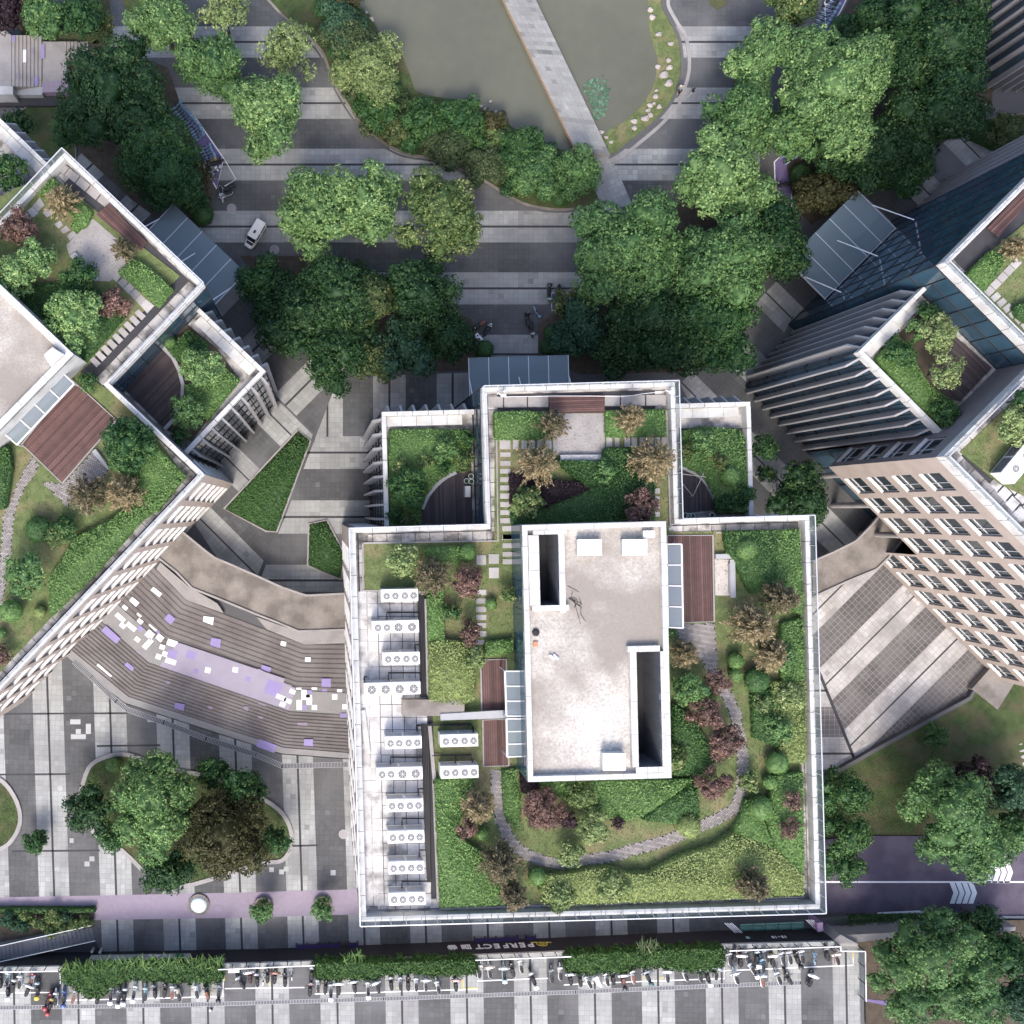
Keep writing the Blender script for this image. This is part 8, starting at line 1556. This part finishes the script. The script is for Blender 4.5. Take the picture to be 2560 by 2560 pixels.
scooter(*t7(282, 285), -85, 'black', 'black scooter with top box standing at the left of the purple patch', z=.01, box='black', fairing='mint', group=None); scooter(*t7(350, 270), -95, 'black', 'black scooter beside the small olive tree', z=.03, group=None); scooter(*t7(118, 480), 95, 'black', 'upper black scooter standing alone on the dark stripe', z=.01, group=None); scooter(*t7(148, 548), -80, 'black', 'lower black scooter on the dark stripe near the hedge corner', z=.01, fairing='silver', group=None); bicycle(*t7(185, 430), -62, 'lightblue', 'light blue shared bicycle alone on the dark stripe', z=.01, group=None)
scooter(*T(640, 640, [(1690, 520)])[0], 215, 'black', 'black motorcycle with tan seat at the edge of the big dark trees', z=.01, seat='brown', group=None); scooter(*T(640, 640, [(1745, 560)])[0], 60, 'black', 'black scooter nearest the dark round clipped bush', z=.01, fairing='silver', group=None)
q = PW(T(640, 640, [(1648, 600), (1670, 578), (1715, 630), (1690, 640)]), .8); MB().prism(q, .02, .8).top('delivery_box', M_WPAINT, 'white delivery box behind the parked motorcycles by the big dark trees', 'box')
# manhole covers
for (p, z, lab) in ((T(0, 0, [(1748, 1572)])[0], .018, 'pale round manhole cover below the grey motorcycle'), (T(640, 0, [(140, 1885)])[0], .018, 'ring-edged round manhole cover behind the white cart'), (T(640, 1920, [(660, 500)])[0], ZS + .02, 'round manhole cover beside the central building west wall'), (T(0, 1920, [(1012, 1075)])[0], ZS + .03, 'lilac painted manhole cover left of the skylight disc'), (T(0, 1920, [(1648, 1070)])[0], ZS + .03, 'lilac painted manhole cover right of the skylight disc')):
    c = W(*p, z); t = thing('manhole_cover', lab, 'manhole cover', tuple(c)); MB().lathe([(.55, 0), (.58, .012), (.50, .012), (.5, .006)], (0, 0, 0), 24, cap=False).build('rim', M_LILAC if 'lilac' in lab else M_BENCH, t, world=False); MB().lathe([(.5, 0), (.49, .008), (0, .009)], (0, 0, 0), 20).build('lid', M_LILAC if 'lilac' in lab else M_CONC, t, world=False)
# uplights at the fin feet
for (tx, ty, lst, nm) in ((640, 640, [(858, 1650), (858, 1735), (860, 1822), (886, 1822), (862, 1908), (890, 1908)], 'by the central building left terrace fins'), (0, 640, [(1872, 1290), (1900, 1312), (1815, 1350), (1838, 1372), (1755, 1415), (1778, 1435), (1695, 1475), (1722, 1495), (1640, 1540), (1662, 1560)], 'at the fin feet of the left-hand terrace')):
    for k, p in enumerate(lst):
        c = W(*T(tx, ty, [p])[0], .02); MB().lathe([(.13, 0), (.15, .12), (.1, .2), (0, .22)], tuple(c), 10).top('uplight', M_BLACK, f'{ORD[k]} black ground lamp from the top {nm}', 'ground lamp', group='ground lamps along the fins')
# ---- white electric cart
a0, a1 = W(657, 562, .6), W(634, 600, .6); ca = (a0 + a1) / 2; hd = math.atan2((a1 - a0).y, (a1 - a0).x); cart = thing('patrol_cart', 'small white patrol cart with long pale roof parked on the light stripe', 'cart', (W(638, 591, .3).x, W(638, 591, .3).y, .02), hd)
M_CW = mat('cart_white', (.66, .65, .62), .35, .04, 2)
hull([(-1.75, .60, .35, 1.0), (-1.6, .66, .30, 1.15), (.2, .68, .28, 1.15), (.95, .68, .28, 1.05), (1.45, .64, .30, .92), (1.72, .5, .35, .75)]).build('body', M_CW, cart, world=False, smooth=True)
mb = MB(); mb.prism([(-1.72, -.62), (.55, -.64), (.70, -.5), (.70, .5), (.55, .64), (-1.72, .62)], 1.78, 1.86, bottom=True); mb.box(-1.5, .3, -.45, .45, 1.86, 1.90); mb.build('roof', M_CW, cart, world=False)
MB().add([(.98, -.56, 1.06), (.98, .56, 1.06), (.62, .56, 1.77), (.62, -.56, 1.77)], [(0, 1, 2, 3)]).build('windscreen', M_GLASSD, cart, world=False); MB().add([(1.40, -.40, .965), (1.40, .40, .965), (1.06, .48, 1.06), (1.06, -.48, 1.06)], [(0, 1, 2, 3)]).build('bonnet_grille', M_CHAR, cart, world=False)
for s in (-1, 1):
    MB().add([(-1.5, .64 * s, 1.16), (.6, .66 * s, 1.16), (.5, .62 * s, 1.76), (-1.5, .6 * s, 1.76)], [(0, 1, 2, 3)]).build('side_window', M_GLASSD, cart, world=False); MB().box(-.35, -.27, min(.60 * s, .68 * s), max(.60 * s, .68 * s), 1.1, 1.78).build('door_pillar', M_CW, cart, world=False)
    MB().lathe([(.09, 0), (.08, .03), (0, .04)], (1.60, .42 * s, .68), 10, axis='x').build('headlight', M_LENS, cart, world=False); MB().tube([(.75, .66 * s, 1.1), (.80, .86 * s, 1.15)], .02, 4).box(.76, .84, min(.82 * s, .96 * s), max(.82 * s, .96 * s), 1.06, 1.24).build('mirror', M_BLACK, cart, world=False)
    for x in (-1.15, 1.1): w = MB().lathe([(.16, -.09), (.26, -.10), (.29, 0), (.26, .10), (.16, .09), (.16, -.09)], (x, .60 * s, .29), 16, axis='y').build('wheel', M_BLACK, cart, world=False); MB().lathe([(.0, -.03), (.16, -.05), (.16, .05), (0, .03)], (x, .61 * s, .29), 12, axis='y').build('rim', M_ALU, w, world=False)
MB().box(-.3, .1, -.14, .14, 1.905, 1.98).build('roof_beacon', M_GLASSD, cart, world=False)
# ---- people on the lakeside path
M_SKIN = mat('skin', (.46, .29, .21), .55, .05, 4); M_HAIR = mat('dark_hair', (.015, .012, .011), .5, .1, 5); M_DARKC = mat('black_cloth', (.02, .02, .024), .85, .15, 5); M_LIGHTC = mat('cream_cloth', (.58, .53, .47), .85, .08, 5); M_DENIM = mat('light_denim', (.30, .40, .44), .85, .1, 5); M_SHOE = mat('white_shoe', (.70, .69, .67), .6, .05, 5)
def person(px, py, ang, label, topm, legm, hand_up=False, stride=.28, h=1.66):
    c = W(px, py, .9); t = thing('person', label, 'person', (c.x, c.y, .03), math.radians(ang)); s = h / 1.7
    # skeleton: (position, radius); x forward, y left
    J = {'pel': ((0, 0, .93), .115), 'wst': ((.01, 0, 1.06), .105), 'chs': ((.02, 0, 1.28), .125), 'nck': ((.03, 0, 1.46), .055), 'hd0': ((.045, 0, 1.54), .075), 'hd1': ((.055, 0, 1.63), .092), 'hd2': ((.05, 0, 1.70), .055)}
    E = [('pel', 'wst'), ('wst', 'chs'), ('chs', 'nck'), ('nck', 'hd0'), ('hd0', 'hd1'), ('hd1', 'hd2')]
    for sd, nm in ((1, 'l'), (-1, 'r')):
        f = stride * sd; J['hip' + nm] = ((0, .09 * sd, .88), .085); J['kne' + nm] = ((f * .62 + .05, .095 * sd, .48), .058); J['ank' + nm] = ((f * 1.05 - .03, .095 * sd, .09), .042); J['toe' + nm] = ((f * 1.05 + .12, .10 * sd, .045), .036)
        J['sh' + nm] = ((.01, .165 * sd, 1.40), .06); up = hand_up and sd == 1
        J['elb' + nm] = ((.16, .25 * sd, 1.18), .043) if up else ((-f * .35, .225 * sd, 1.13), .043); J['wri' + nm] = ((.34, .14 * sd, 1.28), .03) if up else ((-f * .5 + .10, .22 * sd, .92), .03)
        J['plm' + nm] = tuple((tuple(np.array(J['wri' + nm][0]) + (np.array((.07, -.01 * sd, .03)) if up else np.array((.03, 0, -.08)))), .032))
        E += [('pel', 'hip' + nm), ('hip' + nm, 'kne' + nm), ('kne' + nm, 'ank' + nm), ('ank' + nm, 'toe' + nm), ('chs', 'sh' + nm), ('sh' + nm, 'elb' + nm), ('elb' + nm, 'wri' + nm), ('wri' + nm, 'plm' + nm)]
        for q in range(5):                                   # fingers and thumb
            b = np.array(J['plm' + nm][0]); o = np.array(((q - 1.5) * .016, 0, -.075 + .006 * abs(q - 1.5))) if not up else np.array((.07, (q - 1.5) * .016, .02)); 
            if q == 4: o = np.array((.045, -.02 * sd, -.03)) if not up else np.array((.03, -.045 * sd, .03))
            J[f'f{nm}{q}'] = (tuple(b + o), .009); E.append(('plm' + nm, f'f{nm}{q}'))
    names = list(J); me = bpy.data.meshes.new('body'); me.from_pydata([tuple(np.array(J[n][0]) * s) for n in names], [(names.index(a), names.index(b)) for a, b in E], []); o = bpy.data.objects.new('tmp', me); COL.objects.link(o)
    sk = o.modifiers.new('s', 'SKIN'); sk.use_smooth_shade = True; sb = o.modifiers.new('u', 'SUBSURF'); sb.levels = 1; sb.render_levels = 1
    for i, n in enumerate(names): me.skin_vertices[0].data[i].radius = (J[n][1] * s * (1.0 if n not in ('chs', 'wst', 'pel') else .85), J[n][1] * s * (1.0 if n not in ('chs', 'wst', 'pel') else 1.25)); me.skin_vertices[0].data[i].use_root = (n == 'pel')
    dg = bpy.context.evaluated_depsgraph_get(); bm_ = bpy.data.meshes.new_from_object(o.evaluated_get(dg)); bpy.data.objects.remove(o); bm_.name = 'body'
    bm_.materials.clear()
    for m in (M_SKIN, topm, legm, M_SHOE): bm_.materials.append(m)
    for p in bm_.polygons:
        z = p.center.z / s; y = abs(p.center.y) / s; p.material_index = 3 if z < .10 else (2 if z < .97 and y < .19 else (1 if .90 < z < 1.45 and (y < .20 or z > 1.2) else 0))
    link('body', bm_, t)
    hr = MB().blob((.03 * s, 0, 1.69 * s), (.115 * s, .10 * s, .085 * s), seed=3, sub=(12, 7), rough=.03).build('hair', M_HAIR, t, world=False, smooth=True)
    fc = MB()
    for sd in (-1, 1): fc.lathe([(.0, 0), (.012, .004), (0, .008)], (.142 * s, .033 * sd * s, 1.635 * s), 6, axis='x')
    fc.build('eyes', M_HAIR, t, world=False); MB().tube([(.135 * s, 0, 1.635 * s), (.162 * s, 0, 1.60 * s), (.14 * s, 0, 1.595 * s)], .012, 5).build('nose', M_SKIN, t, world=False); MB().box(.138 * s, .148 * s, -.022, .022, 1.56 * s, 1.57 * s).build('mouth', mat('lip', (.35, .14, .12), .5), t, world=False)
    return t
(x, y) = T(1280, 0, [(1285, 640)])[0]; person(x - 4, y + 6, 250, 'person in cream top and light denim walking furthest up the lakeside kerb', M_LIGHTC, M_DENIM)
(x, y) = T(1280, 0, [(1262, 700)])[0]; person(x, y, 245, 'person in black clothes and white shoes walking by the pond kerb', M_DARKC, M_DARKC)
(x, y) = T(1280, 0, [(1362, 688)])[0]; person(x, y, 215, 'person in black top raising a hand while walking on the paving side', M_DARKC, M_LIGHTC, hand_up=True)
c = W(*T(640, 0, [(258, 585)])[0], 0); t = thing('lamp_post', 'short pale globe lamp half hidden at the foot of the sparse light tree', 'lamp', tuple(c)); MB().tube([(0, 0, 0), (0, 0, 3.0)], .06, 8).build('pole', M_STEEL, t, world=False); MB().lathe([(.08, 3), (.24, 3.1), (.26, 3.25), (.15, 3.45), (0, 3.5)], (0, 0, 0), 14).build('globe', M_WPAINT, t, world=False)
# stepping slabs on the lower right lawn
ls = thing('stepping_path', None, None, tuple(W(2540, 1830, .5)), kind='structure')
for x, y in [(1765, 1505), (1793, 1548), (1818, 1592), (1842, 1638), (1865, 1678), (1885, 1720), (1905, 1765), (1920, 1810), (1930, 1850), (1940, 1900)]:
    MB().prism(PW(T(1920, 1280, [(x - 22, y - 6), (x + 10, y - 20), (x + 24, y + 4), (x - 8, y + 20)]), lawn_z(1280 + y / 3.019) + .08), lawn_z(1280 + y / 3.019) - .05, lawn_z(1280 + y / 3.019) + .08, random.Random(x).uniform(.9, 1.1)).build('stepping_stone', M_STONE, ls)
MB().prism(PW(T(1920, 1280, [(1540, 1335), (1690, 1165), (1900, 1230), (1735, 1490)]), ZE + .9), ZE, ZE + .9).top('concrete_apron', M_CONCD, 'grey concrete apron slab at the foot of the right facade end', 'slab')
